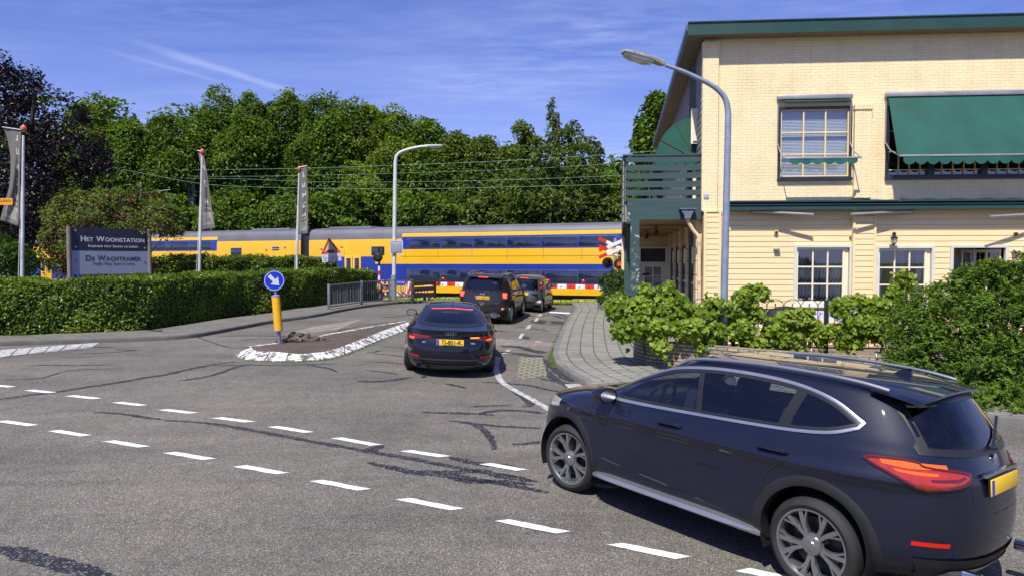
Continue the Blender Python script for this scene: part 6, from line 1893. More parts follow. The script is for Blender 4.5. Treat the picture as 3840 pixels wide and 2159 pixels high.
mb.grid(rows); mb.build('roof_spoiler', M_P3, c3.root, angle=60)
mb = MB(); mb.box((-1.992, 0, 1.585), (0.02, 0.34, 0.026), bev=0.006); mb.build('high_brake_light', M_REDLIT, c3.root)
mb = MB(); mb.tube([(-1.55, 0, 1.65), (-1.66, 0, 1.86)], [0.008, 0.003], 6); mb.build('aerial', M_TRIM, c3.root)
c3.plate(c3.P_rear(0, .90).x - 0.008, 0.895, 'TV-325-H', 0.50, 0.112, R(2))
mb = MB(); put_text(mb, 'Jeep', (c3.P_rear(0, 1.03).x - 0.004, 0, 1.03), (0, -1, 0), (0.03, 0, 1), 0.10, bold=0.004, extrude=0.003); mb.build('badge_lettering', M_CHROME, c3.root, smooth=False)
mb = MB(); put_text(mb, 'LIMITED', (c3.P_rear(-0.52, 0.735).x - 0.01, -0.52, 0.735), (0.06, -1, 0), (0.0, 0, 1), 0.034, bold=0.001, extrude=0.002, sx=1.5); mb.build('badge_lettering', M_CHROME, c3.root, smooth=False)
mb = MB(); put_text(mb, '4x4', (c3.P_rear(0, 0.67).x - 0.01, 0.0, 0.67), (0, -1, 0), (0.0, 0, 1), 0.055, bold=0.003, extrude=0.002, sx=1.3); mb.box((c3.P_rear(0, .72).x - 0.006, 0, 0.735), (0.02, 0.17, 0.022)); mb.build('badge_lettering', M_CHROME, c3.root, smooth=False)
mb = MB(); c3.line(mb, 'rear', [(-0.62, 1.06), (-0.62, 0.80), (-0.58, 0.66), (0, 0.645), (0.58, 0.66), (0.62, 0.80), (0.62, 1.06)], .004, -0.001, sub=3); mb.build('tailgate_seam', M_SEAM, c3.root)
mb = MB(); c3.patch(mb, 'rear', [(-0.5, 0.42), (0, 0.42), (0.5, 0.42)], [(-0.46, 0.60), (0, 0.61), (0.46, 0.60)], 0.03, 1, 20, 5); mb.build('bumper_step', M_CLAD, c3.root)
mb = MB(); c3.patch(mb, 'rear', [(-0.52, 0.335), (0, 0.335), (0.52, 0.335)], [(-0.48, 0.385), (0, 0.385), (0.48, 0.385)], 0.03, 1, 20, 3)
P = [c3.pt('rear', y, z, 1, 0.04) for y, z in ((-0.28, 0.35), (-0.32, 0.40), (-0.52, 0.40), (-0.60, 0.33))]; mb.tube(P, 0.014, 8); mb.build('bumper_trim', M_SATIN, c3.root)
for y in (-0.37, -0.48):
    mb = MB(); mb.lathe([(0.035, 0), (0.037, 0.09), (0.03, 0.09), (0.028, 0.02)], (-1.98, y, 0.345), 16, M=Matrix.Rotation(R(-90), 3, 'Y')); mb.build('exhaust', M_RIMDARK, c3.root)
c3.mirror(0.74, 1.13, M_TRIM)
for xa in c3.axles:
    for sg in (1, -1): c3.wheel(xa, sg, 5, 'y', 0.235, 0.225)
c3.cabin(0.50, ((0.30, 0.36), (0.30, -0.36)), 0.66, bench_x=-0.60)
c3.place(-0.66, 25.45, 0.19, 0.98)

# ---- small grey hatchback, first in the queue
T = [(.22, -1.50, 1.65, .71, 5, 4, 2.6), (.32, -1.59, 1.74, .775, 5, 4, 2.6), (.48, -1.63, 1.80, .80, 5, 4, 2.6), (.66, -1.62, 1.79, .81, 5, 4, 2.6), (.80, -1.585, 1.68, .81, 5, 4, 2.6), (.90, -1.555, 1.48, .803, 5, 4, 2.6), (.97, -1.535, 1.22, .79, 5, 4, 2.6),
     (1.02, -1.525, 1.05, .775, 5, 4, 2.6), (1.12, -1.50, .88, .742, 5, 4, 2.6), (1.26, -1.445, .60, .692, 5, 4, 2.6), (1.36, -1.375, .37, .645, 5, 4, 2.5), (1.41, -1.28, .20, .60, 4.5, 4, 2.5), (1.44, -1.10, .03, .51, 4, 4, 2.4), (1.457, -.85, -.15, .36, 4, 4, 2.3), (1.465, -.5, -.3, .02, 4, 4, 2.2)]
M_P4 = paint_mat('silver_grey_paint', (0.10, 0.115, 0.135), 0.5, 0.34)
c4 = Car('x', 'small grey hatchback first in line at the level crossing barrier', T, (1.17, -1.17), 0.285, -0.1, 0.018, K=120, RW=90)
c4.root.name = 'small_hatchback'
low = smooth2([(0.92, 1.02), (0.3, 0.97), (-0.4, 0.98), (-0.9, 1.08)]); upp = smooth2([(0.84, 1.09), (0.5, 1.24), (0.2, 1.345), (-0.3, 1.375), (-0.75, 1.33), (-1.02, 1.20)])
rwl = [(-0.58, 0.90), (0, 0.885), (0.58, 0.90)]; rwu = [(-0.535, 1.33), (0, 1.355), (0.535, 1.33)]
wsl = [(-0.66, 1.06), (0, 1.035), (0.66, 1.06)]; wsu = [(-0.54, 1.36), (0, 1.385), (0.54, 1.36)]
c4.body([M_P4, M_P4], [('side', low + upp[::-1]), ('front', [Vector(p) for p in wsl + wsu[::-1]]), ('rear', [Vector(p) for p in rwl + rwu[::-1]])], 0.335)
c4.arch_trim(M_P4, 0.025, 0.005)
c4.glass('side_window', 'side', low, upp, M_CGLASSD)
mb = MB(); c4.patch(mb, 'front', wsl, wsu, 0.003); mb.build('windscreen', M_CGLASS, c4.root)
mb = MB(); c4.patch(mb, 'rear', rwl, rwu, 0.004, 1, 24, 10); rg = mb.build('rear_window', M_CGLASSD, c4.root)
mb = MB(); c4.band(mb, 'rear', smooth2(rwl, 3) + smooth2(rwu, 3)[::-1], -0.03, 0.02, 0.005); mb.build('window_seal', M_TRIM, rg)
for sg in (1, -1):
    X, Y, A = c4.outline(1.1)
    q = float(np.interp(0.66, Y[:55], A[:55]))
    mb = MB(); c4.patch(mb, 'arc', smooth2([(q - 0.05, 0.90), (q + 0.06, 0.89)], 3), smooth2([(q - 0.055, 1.28), (q + 0.02, 1.29)], 3), 0.008, sg, 8, 16); tl = mb.build('tail_lamp', M_REDDARK, c4.root)
    for zc_, m_, rr in ((1.18, M_REDLIT, 0.048), (0.99, M_RED, 0.055)):
        p = c4.pt('arc', q, zc_, sg, 0.012); n = (c4.pt('arc', q, zc_, sg, 0.05) - p).normalized()
        mb = MB(); mb.lathe([(rr, -0.01), (rr, 0.008), (rr * .7, 0.016), (0, 0.02)], p, 18, M=n.to_track_quat('Z', 'Y').to_matrix()); mb.build('lamp_disc', m_, tl)
    mb = MB(); c4.patch(mb, 'rear', [(sg * 0.42, 0.52), (sg * 0.60, 0.525)], [(sg * 0.42, 0.56), (sg * 0.60, 0.565)], 0.006, 1, 8, 2); mb.build('reflector', M_REDDARK, c4.root)
    mb = MB(); c4.line(mb, 'side', [(-0.42, 0.98), (-0.40, 0.7), (-0.42, 0.3)], .0035, 0, sg); c4.line(mb, 'side', [(0.78, 0.95), (0.76, 0.6), (0.74, 0.3)], .0035, 0, sg); mb.build('door_seam', M_SEAM, c4.root)
    mb = MB(); mb.tube(smooth_poly([c4.pt('side', -0.22 + dx, 0.86, sg, o) for dx, o in ((.10, 0), (.07, .03), (-.07, .03), (-.10, 0))], 4), 0.014, 8); mb.build('door_handle', M_TRIM, c4.root)
mb = MB(); mb.box((-1.43, 0, 1.375), (0.03, 0.28, 0.024), bev=0.006); mb.build('high_brake_light', M_REDLIT, c4.root)
mb = MB(); c4.patch(mb, 'rear', [(-0.5, 0.40), (0, 0.395), (0.5, 0.40)], [(-0.45, 0.47), (0, 0.465), (0.45, 0.47)], 0.008, 1, 16, 3); mb.build('bumper_insert', M_CLAD, c4.root)
c4.plate(c4.P_rear(0, .74).x - 0.01, 0.74, '', 0.5, 0.11)
mb = MB(); put_text(mb, '107', (c4.P_rear(-0.50, 0.93).x - 0.012, -0.49, 0.93), (0, -1, 0), (.05, 0, 1), 0.055, bold=.002, extrude=.002); mb.build('badge_lettering', M_CHROME, c4.root, smooth=False)
mb = MB(); mb.tube([(0.1, 0.3, 1.43), (-0.02, 0.3, 1.60)], [0.006, 0.002], 6); mb.build('aerial', M_TRIM, c4.root)
c4.mirror(0.72, 1.0, M_TRIM, sc=0.95)
for xa in c4.axles:
    for sg in (1, -1): c4.wheel(xa, sg, 7, 'plain', 0.185, 0.165)
c4.cabin(0.33, ((0.18, 0.32), (0.18, -0.32)), 0.55, 0.32, bench_x=-0.55, width=0.55)
c4.place(0.76, 29.6, 0.23, 0.973)
# ---------------------------------------------------------------- train and railway
TD = Vector((1, -0.4, 0)).normalized(); TN = Vector((-TD.y, TD.x, 0))   # along the track, away from the camera
RAILZ = 0.25
def TP(px, off=0.0):
    u = (px - 1920) / FPX; d = (42 + off) / (1 + 0.4 * u); return Vector((u * d, d, 0))
def TXY(px, py, off):
    u = TP(px, off); p = AT(px, py, u.y); return p
M_NSY = plain('train_yellow', (0.80, 0.44, 0.010), 0.30, var=0.05, scale=0.6, coat=0.5)
M_NSB = plain('train_blue', (0.014, 0.035, 0.29), 0.28, var=0.06, scale=0.6, coat=0.5)
M_NSG = plain('train_roof_grey', (0.13, 0.13, 0.155), 0.55, var=0.15, scale=0.8)
M_NSDARK = plain('underframe_dark', (0.03, 0.022, 0.014), 0.8, var=0.3)
M_TGLASS = plain('train_window_glass', (0.012, 0.018, 0.05), 0.04, var=0.2, coat=1.0, spec=0.8)
M_TGREY = plain('train_window_band', (0.05, 0.06, 0.10), 0.3)
M_STEEL = plain('rail_steel', (0.16, 0.13, 0.11), 0.35, metal=0.8, var=0.2)
CL = 29.4
def coach(root, x0):
    """double deck carriage, x from 0 to CL, near side at y=-1.4"""
    xs = [0, 0.25, 0.9, 1.9, 2.3, 3.0, 3.9, 4.6, 5.4, 6.2, 7.4, CL - 7.4, CL - 6.2, CL - 5.4, CL - 4.6, CL - 3.9, CL - 3.0, CL - 2.3, CL - 1.9, CL - 0.9, CL - 0.25, CL]
    prof = [(-1.25, 0.10), (-1.38, 0.25), (-1.40, 0.80), (-1.40, 2.07), (-1.40, 2.55), (-1.40, 3.0), (-1.385, 3.45), (-1.36, 3.68), (-1.345, 3.80), (-1.315, 4.02), (-1.25, 4.20), (-1.10, 4.34), (-0.8, 4.44), (-0.4, 4.49), (0, 4.505)]
    prof = prof + [(-y, z) for y, z in prof[-2::-1]]
    V = []; F = []; MI = []
    n = len(prof)
    for x in xs:
        e = min(x, CL - x); k = 0.92 if e < 0.01 else (0.985 if e < 0.3 else 1.0)
        for y, z in prof: V.append((x, y * k, z))
    for i in range(len(xs) - 1):
        xm = (xs[i] + xs[i + 1]) / 2; e = min(xm, CL - xm)
        for j in range(n - 1):
            zm = (prof[j][1] + prof[j + 1][1]) / 2
            F.append((i * n + j, i * n + j + 1, (i + 1) * n + j + 1, (i + 1) * n + j))
            if e > 7.4: c = 0 if zm < 0.8 and zm > 0.22 else 1 if zm < 2.07 else 0 if zm < 3.0 else 1 if zm < 3.80 else 0 if zm < 4.02 else 2
            else:
                top = 3.68
                c = 0 if zm < 0.8 else (1 if (zm < 2.55 and e < 6.2) else 1 if zm < 2.07 else 0) if zm < top else 2
                if e > 5.4 and 2.07 < zm < 2.55: c = 0
            if zm < 0.22: c = 3
            MI.append(c)
    for b in (0, (len(xs) - 1) * n):
        F.append(tuple(b + k for k in range(n))); MI.append(2)
    me = bpy.data.meshes.new('carriage'); me.from_pydata(V, [], F)
    for m in (M_NSY, M_NSB, M_NSG, M_NSDARK): me.materials.append(m)
    me.polygons.foreach_set('material_index', MI)
    bm = bmesh.new(); bm.from_mesh(me); bmesh.ops.recalc_face_normals(bm, faces=bm.faces); bm.to_mesh(me); bm.free()
    me.polygons.foreach_set('use_smooth', [True] * len(F)); me.set_sharp_from_angle(angle=R(30))
    b = obj('carriage', me, root, (x0, 0, 0))
    def pan(name, xa, xb, z0, z1, m, off=0.012, inset_=0.0):
        for sg in (-1,):
            mb = MB()
            ya = np.interp(z0, [p[1] for p in prof[:11]], [p[0] for p in prof[:11]]); yb = np.interp(z1, [p[1] for p in prof[:11]], [p[0] for p in prof[:11]])
            ca = ((xa + xb) / 2, (ya + yb) / 2 - off / 2 + 0.01, (z0 + z1) / 2)
            M = Matrix.Rotation(-math.atan2(yb - ya, z1 - z0), 3, 'X')
            mb.box(ca, (xb - xa, off + 0.02, z1 - z0), M=M, bev=0.009)
            mb.build(name, m, b)
    # window bands: dark surround and the panes on it
    pan('window_band', 7.75, CL - 7.75, 3.07, 3.72, M_TGREY, 0.006)
    pan('window_band', 7.75, CL - 7.75, 0.92, 1.74, M_TGREY, 0.006)
    nW = 6; wW = (CL - 15.9) / nW
    for k in range(nW):
        xa = 7.95 + wW * k
        pan('window', xa + 0.05, xa + wW - 0.05, 3.12, 3.67, M_TGLASS, 0.014)
        pan('window', xa + 0.05, xa + wW - 0.05, 0.97, 1.69, M_TGLASS, 0.014)
    for e in (0, 1):
        f = (lambda x: x) if e == 0 else (lambda x: CL - x)
        for xa, xb in ((3.0, 3.62), (3.66, 4.28)):
            a, c = sorted((f(xa), f(xb)))
            pan('door', a, c, 0.55, 2.62, M_NSY, 0.02)
            pan('door_window', a + 0.14, c - 0.14, 1.45, 2.45, M_TGLASS, 0.028)
        a, c = sorted((f(5.1), f(6.1))); pan('window', a, c, 2.62, 3.2, M_TGLASS, 0.014)
        # railway company mark: two blue arrows
        a = f(2.0) - 0.55
        mb = MB()
        for s in (-1, 1):
            mb.prism([(0, 0.03), (0.75, 0.03), (0.75, 0.16), (0.95, 0.0 + 0.03)], (a + 0.5, -1.412, 3.12), (s, 0, 0), (0, 0, s), (0, -1, 0), 0.004)
            mb.prism([(-0.3, 0.03), (0.3, 0.03), (0.3, 0.12), (-0.3, 0.12)], (a + 0.5, -1.412, 3.12), (s, 0, 0), (0, 0, s), (0, -1, 0), 0.004)
        mb.build('company_mark', M_NSB, b, smooth=False)
        # bogie
        xb_ = f(3.4 if e == 0 else 3.4)
        mb = MB()
        for s in (-1, 1):
            mb.box((xb_, s * 1.08, 0.10), (3.6, 0.16, 0.28), bev=0.04); mb.box((xb_, s * 1.1, 0.0), (1.0, 0.2, 0.3), bev=0.05)
            for w in (-1.25, 1.25): mb.lathe([(0.0, -.06), (0.46, -.06), (0.46, 0.05), (0.38, 0.06), (0.38, 0.03), (0.1, 0.04), (0.1, .12), (0, .12)], (xb_ + w, s * 0.76, 0.21), 24, M=Matrix.Rotation(R(-90) * s, 3, 'X'))
        for w in (-1.25, 1.25): mb.tube([(xb_ + w, -.75, .21), (xb_ + w, .75, .21)], 0.09, 10)
        mb.build('bogie', M_NSDARK, b)
    # panel joints on the yellow waist
    mb = MB()
    for x in np.arange(3.0, CL - 2, 2.35): mb.bar((x, -1.402, 2.36), (x, -1.402, 2.99), 0.02, 0.012, up=(0, 1, 0))
    mb.bar((7.4, -1.403, 2.55), (CL - 7.4, -1.403, 2.55), 0.014, 0.022)
    mb.build('panel_joint', plain('panel_joint_dark', (0.25, 0.14, 0.01), 0.5), b, smooth=False)
    mb = MB()
    for y in (-1.0, -0.45, 0.45, 1.0): mb.bar((0.5, y, np.interp(abs(y), [0, .4, .8, 1.1], [4.505, 4.49, 4.44, 4.34]) + 0.01), (CL - 0.5, y, np.interp(abs(y), [0, .4, .8, 1.1], [4.505, 4.49, 4.44, 4.34]) + 0.01), 0.05, 0.03)
    mb.box((3.0, 0, 4.46), (3.4, 1.7, 0.24), bev=0.08); mb.box((CL - 3.0, 0, 4.46), (3.4, 1.7, 0.24), bev=0.08)
    mb.build('roof_rib', M_NSG, b)
    return b
def copy_tree(o, parent):
    c = o.copy(); scn.collection.objects.link(c); c.parent = parent
    for ch in o.children: copy_tree(ch, c)
    return c
p0 = TP(1140, 0.0)
org = p0 + TN * 1.40
train = thing('train', 'yellow and blue double deck train passing the level crossing', 'train', (org.x, org.y, RAILZ), math.atan2(TD.y, TD.x))
ca = coach(train, 0.35)
for k in (-1, 1):
    cb = copy_tree(ca, train); cb.location = (0.35 + k * (CL + 0.7), 0, 0)
for k in (0, 1):
    mb = MB(); mb.box((k * (CL + 0.7), 0, 2.2), (0.72, 2.2, 3.6), bev=0.1); mb.build('gangway', M_TRIM, train)

# track bed and rails (two tracks), level-crossing deck
M_BALLAST = plain('ballast', (0.13, 0.11, 0.09), 0.95, var=0.5, scale=14, bump=0.6, bscale=30)
def along(t, off, z):
    p = TP(1920, 0) + TD * t + TN * off; return Vector((p.x, p.y, z))
mb = MB()
rows = []
for t in np.linspace(-140, 140, 57):
    rows.append([along(t, -1.9, 0.0), along(t, -1.2, RAILZ - 0.08), along(t, 8.0, RAILZ - 0.08), along(t, 9.4, 0.0)])
mb.grid(rows); tag(mb.build('track_bed', M_BALLAST, smooth=False), kind='structure')
for off in (0.68, 2.12, 4.7, 6.14):
    mb = MB(); mb.bar(along(-140, off, RAILZ - 0.03), along(140, off, RAILZ - 0.03), 0.07, 0.14)
    tag(mb.build('rail', M_STEEL, smooth=False), kind='structure')
mb = MB(); mb.add([along(-3.5, -2.2, RAILZ - 0.02), along(6.5, -2.2, RAILZ - 0.02), along(6.5, 9.0, RAILZ - 0.02), along(-3.5, 9.0, RAILZ - 0.02)], [(0, 1, 2, 3)])
tag(mb.build('crossing_deck', plain('rubber_deck', (0.09, 0.088, 0.08), 0.9, var=0.3), smooth=False), kind='structure')

# overhead wires
M_WIRE = plain('verdigris_copper', (0.24, 0.38, 0.33), 0.6, var=0.2)
M_WIREDARK = plain('dark_wire', (0.02, 0.022, 0.025), 0.5)
wires = [('pale green top feeder wire high above the train', [(380, 643), (755, 638), (1200, 630), (1870, 605), (2360, 574)], 6.5, 0.022, M_WIRE),
         ('second thin green feeder wire below the top one', [(610, 650), (760, 662), (1200, 658), (1920, 636), (2360, 610)], 6.0, 0.016, M_WIRE),
         ('green carrier wire of the far track', [(560, 668), (900, 672), (1200, 683), (1600, 682), (2000, 672), (2360, 657)], 5.4, 0.018, M_WIRE),
         ('green carrier wire of the near track', [(560, 655), (760, 690), (1000, 703), (1480, 709), (1900, 702), (2360, 690)], 1.4, 0.018, M_WIRE),
         ('black contact wire of the far track', [(560, 790), (1000, 784), (1490, 777), (1900, 765), (2360, 748)], 5.4, 0.012, M_WIREDARK),
         ('black contact wire of the near track just over the train roof', [(560, 826), (1000, 818), (1490, 806), (1900, 794), (2360, 778)], 1.4, 0.012, M_WIREDARK)]
for lab, pts, off, r, m in wires:
    mb = MB(); P = smooth_poly([TXY(x, y, off) for x, y in pts], 6)
    P = [P[0] - (P[1] - P[0]) * 12] + P + [P[-1] + (P[-1] - P[-2]) * 30]
    mb.tube(P, r * 0.5, 6)
    tag(mb.build('overhead_wire', m), lab, 'wire', 'overhead railway wires')
for off, ya, yb, xs in ((5.4, (683, 682, 672, 657), (781, 775, 761, 750), (1230, 1420, 1610, 1775, 2060, 2210)), (1.4, (705, 709, 702, 690), (815, 803, 792, 779), (1340, 1590, 1725, 1860, 2140, 2290))):
    for x in xs:
        y0 = np.interp(x, (1200, 1600, 2000, 2360), ya); y1 = np.interp(x, (1200, 1600, 2000, 2360), yb)
        mb = MB(); mb.tube([TXY(x, y0, off), TXY(x - 6, y1, off)], 0.008, 5)
        o = mb.build('dropper_wire', M_WIREDARK)
        tag(o, 'thin dropper hanging between carrier and contact wire', 'wire', 'droppers of the overhead wires')
# catenary portal on the left
M_MAST = plain('pale_green_steel', (0.24, 0.30, 0.23), 0.6, var=0.15)
mtop = TXY(718, 678, 6.8)
mast = thing('catenary_mast', 'pale green steel railway mast with a dark cross beam, left of the middle flag', 'mast', (mtop.x, mtop.y, 0.1))
mb = MB()
for e in (-0.2, 0.2): mb.box((e, 0, mtop.z / 2), (0.04, 0.42, mtop.z))
mb.box((0, 0, mtop.z / 2), (0.40, 0.05, mtop.z))
mb.build('mast_post', M_MAST, mast, smooth=False)
mb = MB(); a = TXY(330, 636, 7.2) - mast.location; b = TXY(740, 722, 6.6) - mast.location
for dz in (0, -0.30): mb.bar(a + Vector((0, 0, dz)), b + Vector((0, 0, dz)), 0.10, 0.10)
for k in range(14):
    t = k / 14; mb.bar(a.lerp(b, t), a.lerp(b, t + 0.035) + Vector((0, 0, -.3)), 0.05, 0.05); mb.bar(a.lerp(b, t + .035) + Vector((0, 0, -.3)), a.lerp(b, t + 1 / 14), 0.05, 0.05)
mb.build('cross_beam', plain('dark_green_steel', (0.03, 0.045, 0.035), 0.6), mast, smooth=False)
for px, py in ((598, 686), (612, 690), (626, 694), (438, 654), (452, 658)):
    mb = MB(); c = TXY(px, py, 6.9) - mast.location
    mb.lathe([(0.05, -.15), (0.09, -.1), (0.05, -.05), (0.09, 0), (0.05, .05), (0.09, .1), (0.05, .15)], c, 10); mb.build('insulator', plain('porcelain', (0.45, 0.5, 0.42), 0.3), mast)
mtop = TXY(527, 690, 3.2)
mast2 = thing('catenary_mast', 'slim pale railway mast half hidden in the reddish shrub behind the signboard', 'mast', (mtop.x, mtop.y, 0.1))
mb = MB()
for e in (-0.09, 0.09): mb.box((e, 0, mtop.z / 2), (0.03, 0.16, mtop.z))
mb.box((0, 0, mtop.z / 2), (0.2, 0.02, mtop.z)); mb.build('mast_post', M_MAST, mast2, smooth=False)
mb = MB(); mb.tube([TXY(480, 730, 3.2) - mast2.location, TXY(640, 712, 3.2) - mast2.location], 0.04, 8); mb.build('bracket_arm', M_MAST, mast2)
# ---------------------------------------------------------------- street furniture
M_GALV = plain('galvanised_steel', (0.28, 0.30, 0.34), 0.45, metal=0.6, var=0.2, scale=6)
M_GALVLIGHT = plain('pale_painted_steel', (0.55, 0.57, 0.52), 0.45, var=0.12, scale=4)
M_LAMPPOST = plain('blue_grey_lamp_post', (0.27, 0.31, 0.40), 0.42, metal=0.3, var=0.18, scale=5, bump=0.08, bscale=12)
M_WHITE = plain('white_paint', (0.78, 0.78, 0.78), 0.4, var=0.05)
M_SIGNBLUE = plain('sign_blue', (0.012, 0.05, 0.60), 0.35, var=0.05)
M_SIGNRED = plain('sign_red', (0.42, 0.045, 0.02), 0.4, var=0.1)
M_REFLRED = plain('barrier_red', (0.62, 0.035, 0.015), 0.4, var=0.08)
M_SIGNGREY = plain('grey_sign_white', (0.55, 0.55, 0.52), 0.5)  # even grey-white, a step darker than the white paint
M_BOLLARD = plain('bollard_yellow', (0.80, 0.40, 0.008), 0.45, var=0.08, scale=5)

# traffic island with whitewashed slanting kerb
oB = [(882, 1331), (925, 1349), (1028, 1354), (1117, 1356), (1209, 1350), (1255, 1342), (1302, 1329), (1361, 1306), (1427, 1277), (1493, 1252), (1545, 1232)]
iB = [(942, 1298), (958, 1310), (1044, 1316), (1117, 1323), (1176, 1319), (1229, 1312), (1302, 1288), (1345, 1272), (1394, 1253), (1464, 1226), (1530, 1202)]
bB = [(942, 1298), (985, 1291), (1044, 1284), (1100, 1276), (1156, 1268), (1202, 1258), (1249, 1248), (1310, 1238), (1370, 1227), (1434, 1216), (1530, 1200)]
IH = 0.15
outer = smooth_poly([G(*p) for p in oB], 6); inner = smooth_poly([G(p[0], p[1] , 0.0) for p in iB], 6); back = smooth_poly([G(*p) for p in bB], 6)
def lift(p, h):
    # same sight line, raised onto the island top
    v = (p - EYE); t = (EYE.z - (p.z + h)) / (EYE.z - p.z); q = EYE + v * t; return Vector((q.x, q.y, float(gz(q.x, q.y)) + h))
inner = [lift(p, IH) for p in inner]; back = [lift(p, IH - 0.01) for p in back]
mb = MB(); n = len(outer); seg = 5
for k in range(0, n - 1, seg):
    e = min(k + seg, n - 1)
    rows = [[], [], [], []]
    for i in range(k, e + 1):
        o_, q = outer[i], inner[i]
        if i == k and k > 0: o_ = outer[i].lerp(outer[i + 1], 0.14); q = inner[i].lerp(inner[i + 1], 0.14)
        if i == e and e < n - 1: o_ = outer[i].lerp(outer[i - 1], 0.14); q = inner[i].lerp(inner[i - 1], 0.14)
        ins = (q - o_); ins.z = 0
        w = q + ins.normalized() * 0.06
        rows[0].append(Vector((o_.x, o_.y, o_.z - 0.02))); rows[1].append(Vector((o_.x, o_.y, o_.z + 0.035)) + ins * 0.06)
        rows[2].append(Vector((q.x, q.y, q.z))); rows[3].append(Vector((w.x, w.y, w.z - 0.02)))
    mb.grid(rows)
    for side in (0, -1):
        f = [r[side] for r in rows]; mb.add(f + [Vector((f[3].x, f[3].y, f[0].z))], [(0, 1, 2, 3, 4)])
# back edge strip
rows = [[], [], []]
for i, b in enumerate(back):
    d = back[min(i + 1, len(back) - 1)] - back[max(i - 1, 0)]; nn = Vector((-d.y, d.x, 0)).normalized()
    z = float(gz(b.x, b.y))
    rows[0].append(b); rows[1].append(Vector((b.x + nn.x * 0.11, b.y + nn.y * 0.11, b.z + 0.004))); rows[2].append(Vector((b.x + nn.x * 0.15, b.y + nn.y * 0.15, z - 0.02)))
mb.grid(rows)
isl = MB(); rows = []
for i in range(len(inner)):
    a, b = inner[i], back[i]
    rows.append([Vector((p.x, p.y, float(gz(p.x, p.y)) + IH - 0.012 + 0.03 * math.sin(math.pi * t))) for t in (0, .2, .4, .6, .8, 1) for p in [a.lerp(b, t)]])
isl.grid(rows)
tag(mb.build('island_kerb', M_KERBWHITE, smooth=True, angle=40), kind='structure')
M_ISLE = paving_mat('island_bricks', (0.105, 0.075, 0.055), (0.06, 0.055, 0.035), 0.2, 0.07, 0.012, 0.3, uv=False, rot=0.5)
tag(isl.build('traffic_island', M_ISLE, smooth=False), kind='structure')
# lifted bricks around the foot of the sign
M_RUBBLE = plain('dark_brick', (0.11, 0.08, 0.062), 0.9, var=0.5, scale=12, bump=0.3)
pc = G(1120, 1298)
bk = MB(); bk.box((0, 0, 0), (0.24, 0.11, 0.085), bev=0.01)
bk_me = None
for k in range(34):
    t = random.random(); a = random.uniform(0, 6.28)
    r_ = random.random() ** 0.7
    x, y = pc.x + 0.50 * r_ * math.cos(a) + 0.05, pc.y + 0.42 * r_ * math.sin(a)
    hgt = IH + 0.02 + 0.15 * (1 - r_) * random.uniform(0.5, 1.1)
    if bk_me is None: o = bk.build('loose_brick', M_RUBBLE); bk_me = o
    else: o = bk_me.copy(); scn.collection.objects.link(o)
    o.location = (x, y, float(gz(x, y)) + hgt); o.rotation_euler = (random.uniform(-.5, .5), random.uniform(-.5, .5), random.uniform(0, 3.14)); o.scale = [random.uniform(.8, 1.2)] * 3
    tag(o, 'dark loose brick in the pushed up heap on the traffic island', 'brick', 'bricks heaped on the traffic island')

# keep-right sign on its bollard
base = G(1049, 1287); dS = base.y
bs = lift(base, IH - 0.02)
sign = thing('keep_right_sign', 'round blue arrow sign leaning on a yellow bollard at the island tip', 'road sign', (bs.x, bs.y, bs.z))
topP = AT(1026, 1020, bs.y) - bs
ax = topP.normalized(); sc_ = topP.length
Tz = ax.to_track_quat('Z', 'Y').to_matrix()
def SPt(py): return AT(1049 - (1287 - py) * 0.0865, py, bs.y) - bs
mb = MB(); mb.tube([Vector((0, 0, -0.1)), SPt(1236)], 0.045, 14); mb.tube([SPt(1240), SPt(1025)], 0.03, 12); mb.build('post', M_GALV, sign)
mb = MB(); a, b = SPt(1238), SPt(1108); d_ = (b - a).normalized()
mb.tube([a, b], 0.098, 24); mb.build('bollard', M_BOLLARD, sign)
mb = MB(); mb.tube([a - d_ * 0.012, a + d_ * 0.012], 0.101, 24); mb.tube([b - d_ * 0.03, b + d_ * 0.004], 0.101, 24); mb.tube([b + d_ * 0.004, b + d_ * 0.02], [0.1, 0.05], 24); mb.build('bollard_ring', plain('violet_grey_ring', (0.25, 0.22, 0.42), 0.4), sign)
c = AT(1026, 1052, bs.y) - bs
Ms = Matrix.Rotation(R(34), 3, 'Z')
def disc(mb, r, y, h, m=0): mb.lathe([(r, 0), (r, h)], c + Ms @ Vector((0, y, 0)), 40, m, M=Ms @ Matrix.Rotation(R(90), 3, 'X'))
mb = MB(); disc(mb, 0.245, -0.045, 0.012); dk = mb.build('sign_disc', M_SIGNBLUE, sign, angle=30)
mb = MB()
ring = []
for rr in (0.232, 0.218): ring.append([c + Ms @ Vector((rr * math.cos(a), -0.0595, rr * math.sin(a))) for a in np.linspace(0, 2 * math.pi, 61)])
mb.grid(ring); mb.build('white_ring', M_WHITE, dk, smooth=False)
mb = MB(); ang = R(-45)
arrow = [(-0.175, -0.042), (0.0, -0.042), (0.0, -0.125), (0.165, 0.0), (0.0, 0.125), (0.0, 0.042), (-0.175, 0.042)]
mb.prism([(u * math.cos(ang) - v * math.sin(ang), u * math.sin(ang) + v * math.cos(ang)) for u, v in arrow], c + Ms @ Vector((0, -0.057, 0)), Ms @ Vector((1, 0, 0)), Vector((0, 0, 1)), Ms @ Vector((0, -1, 0)), 0.004)
mb.build('arrow', M_WHITE, dk, smooth=False)

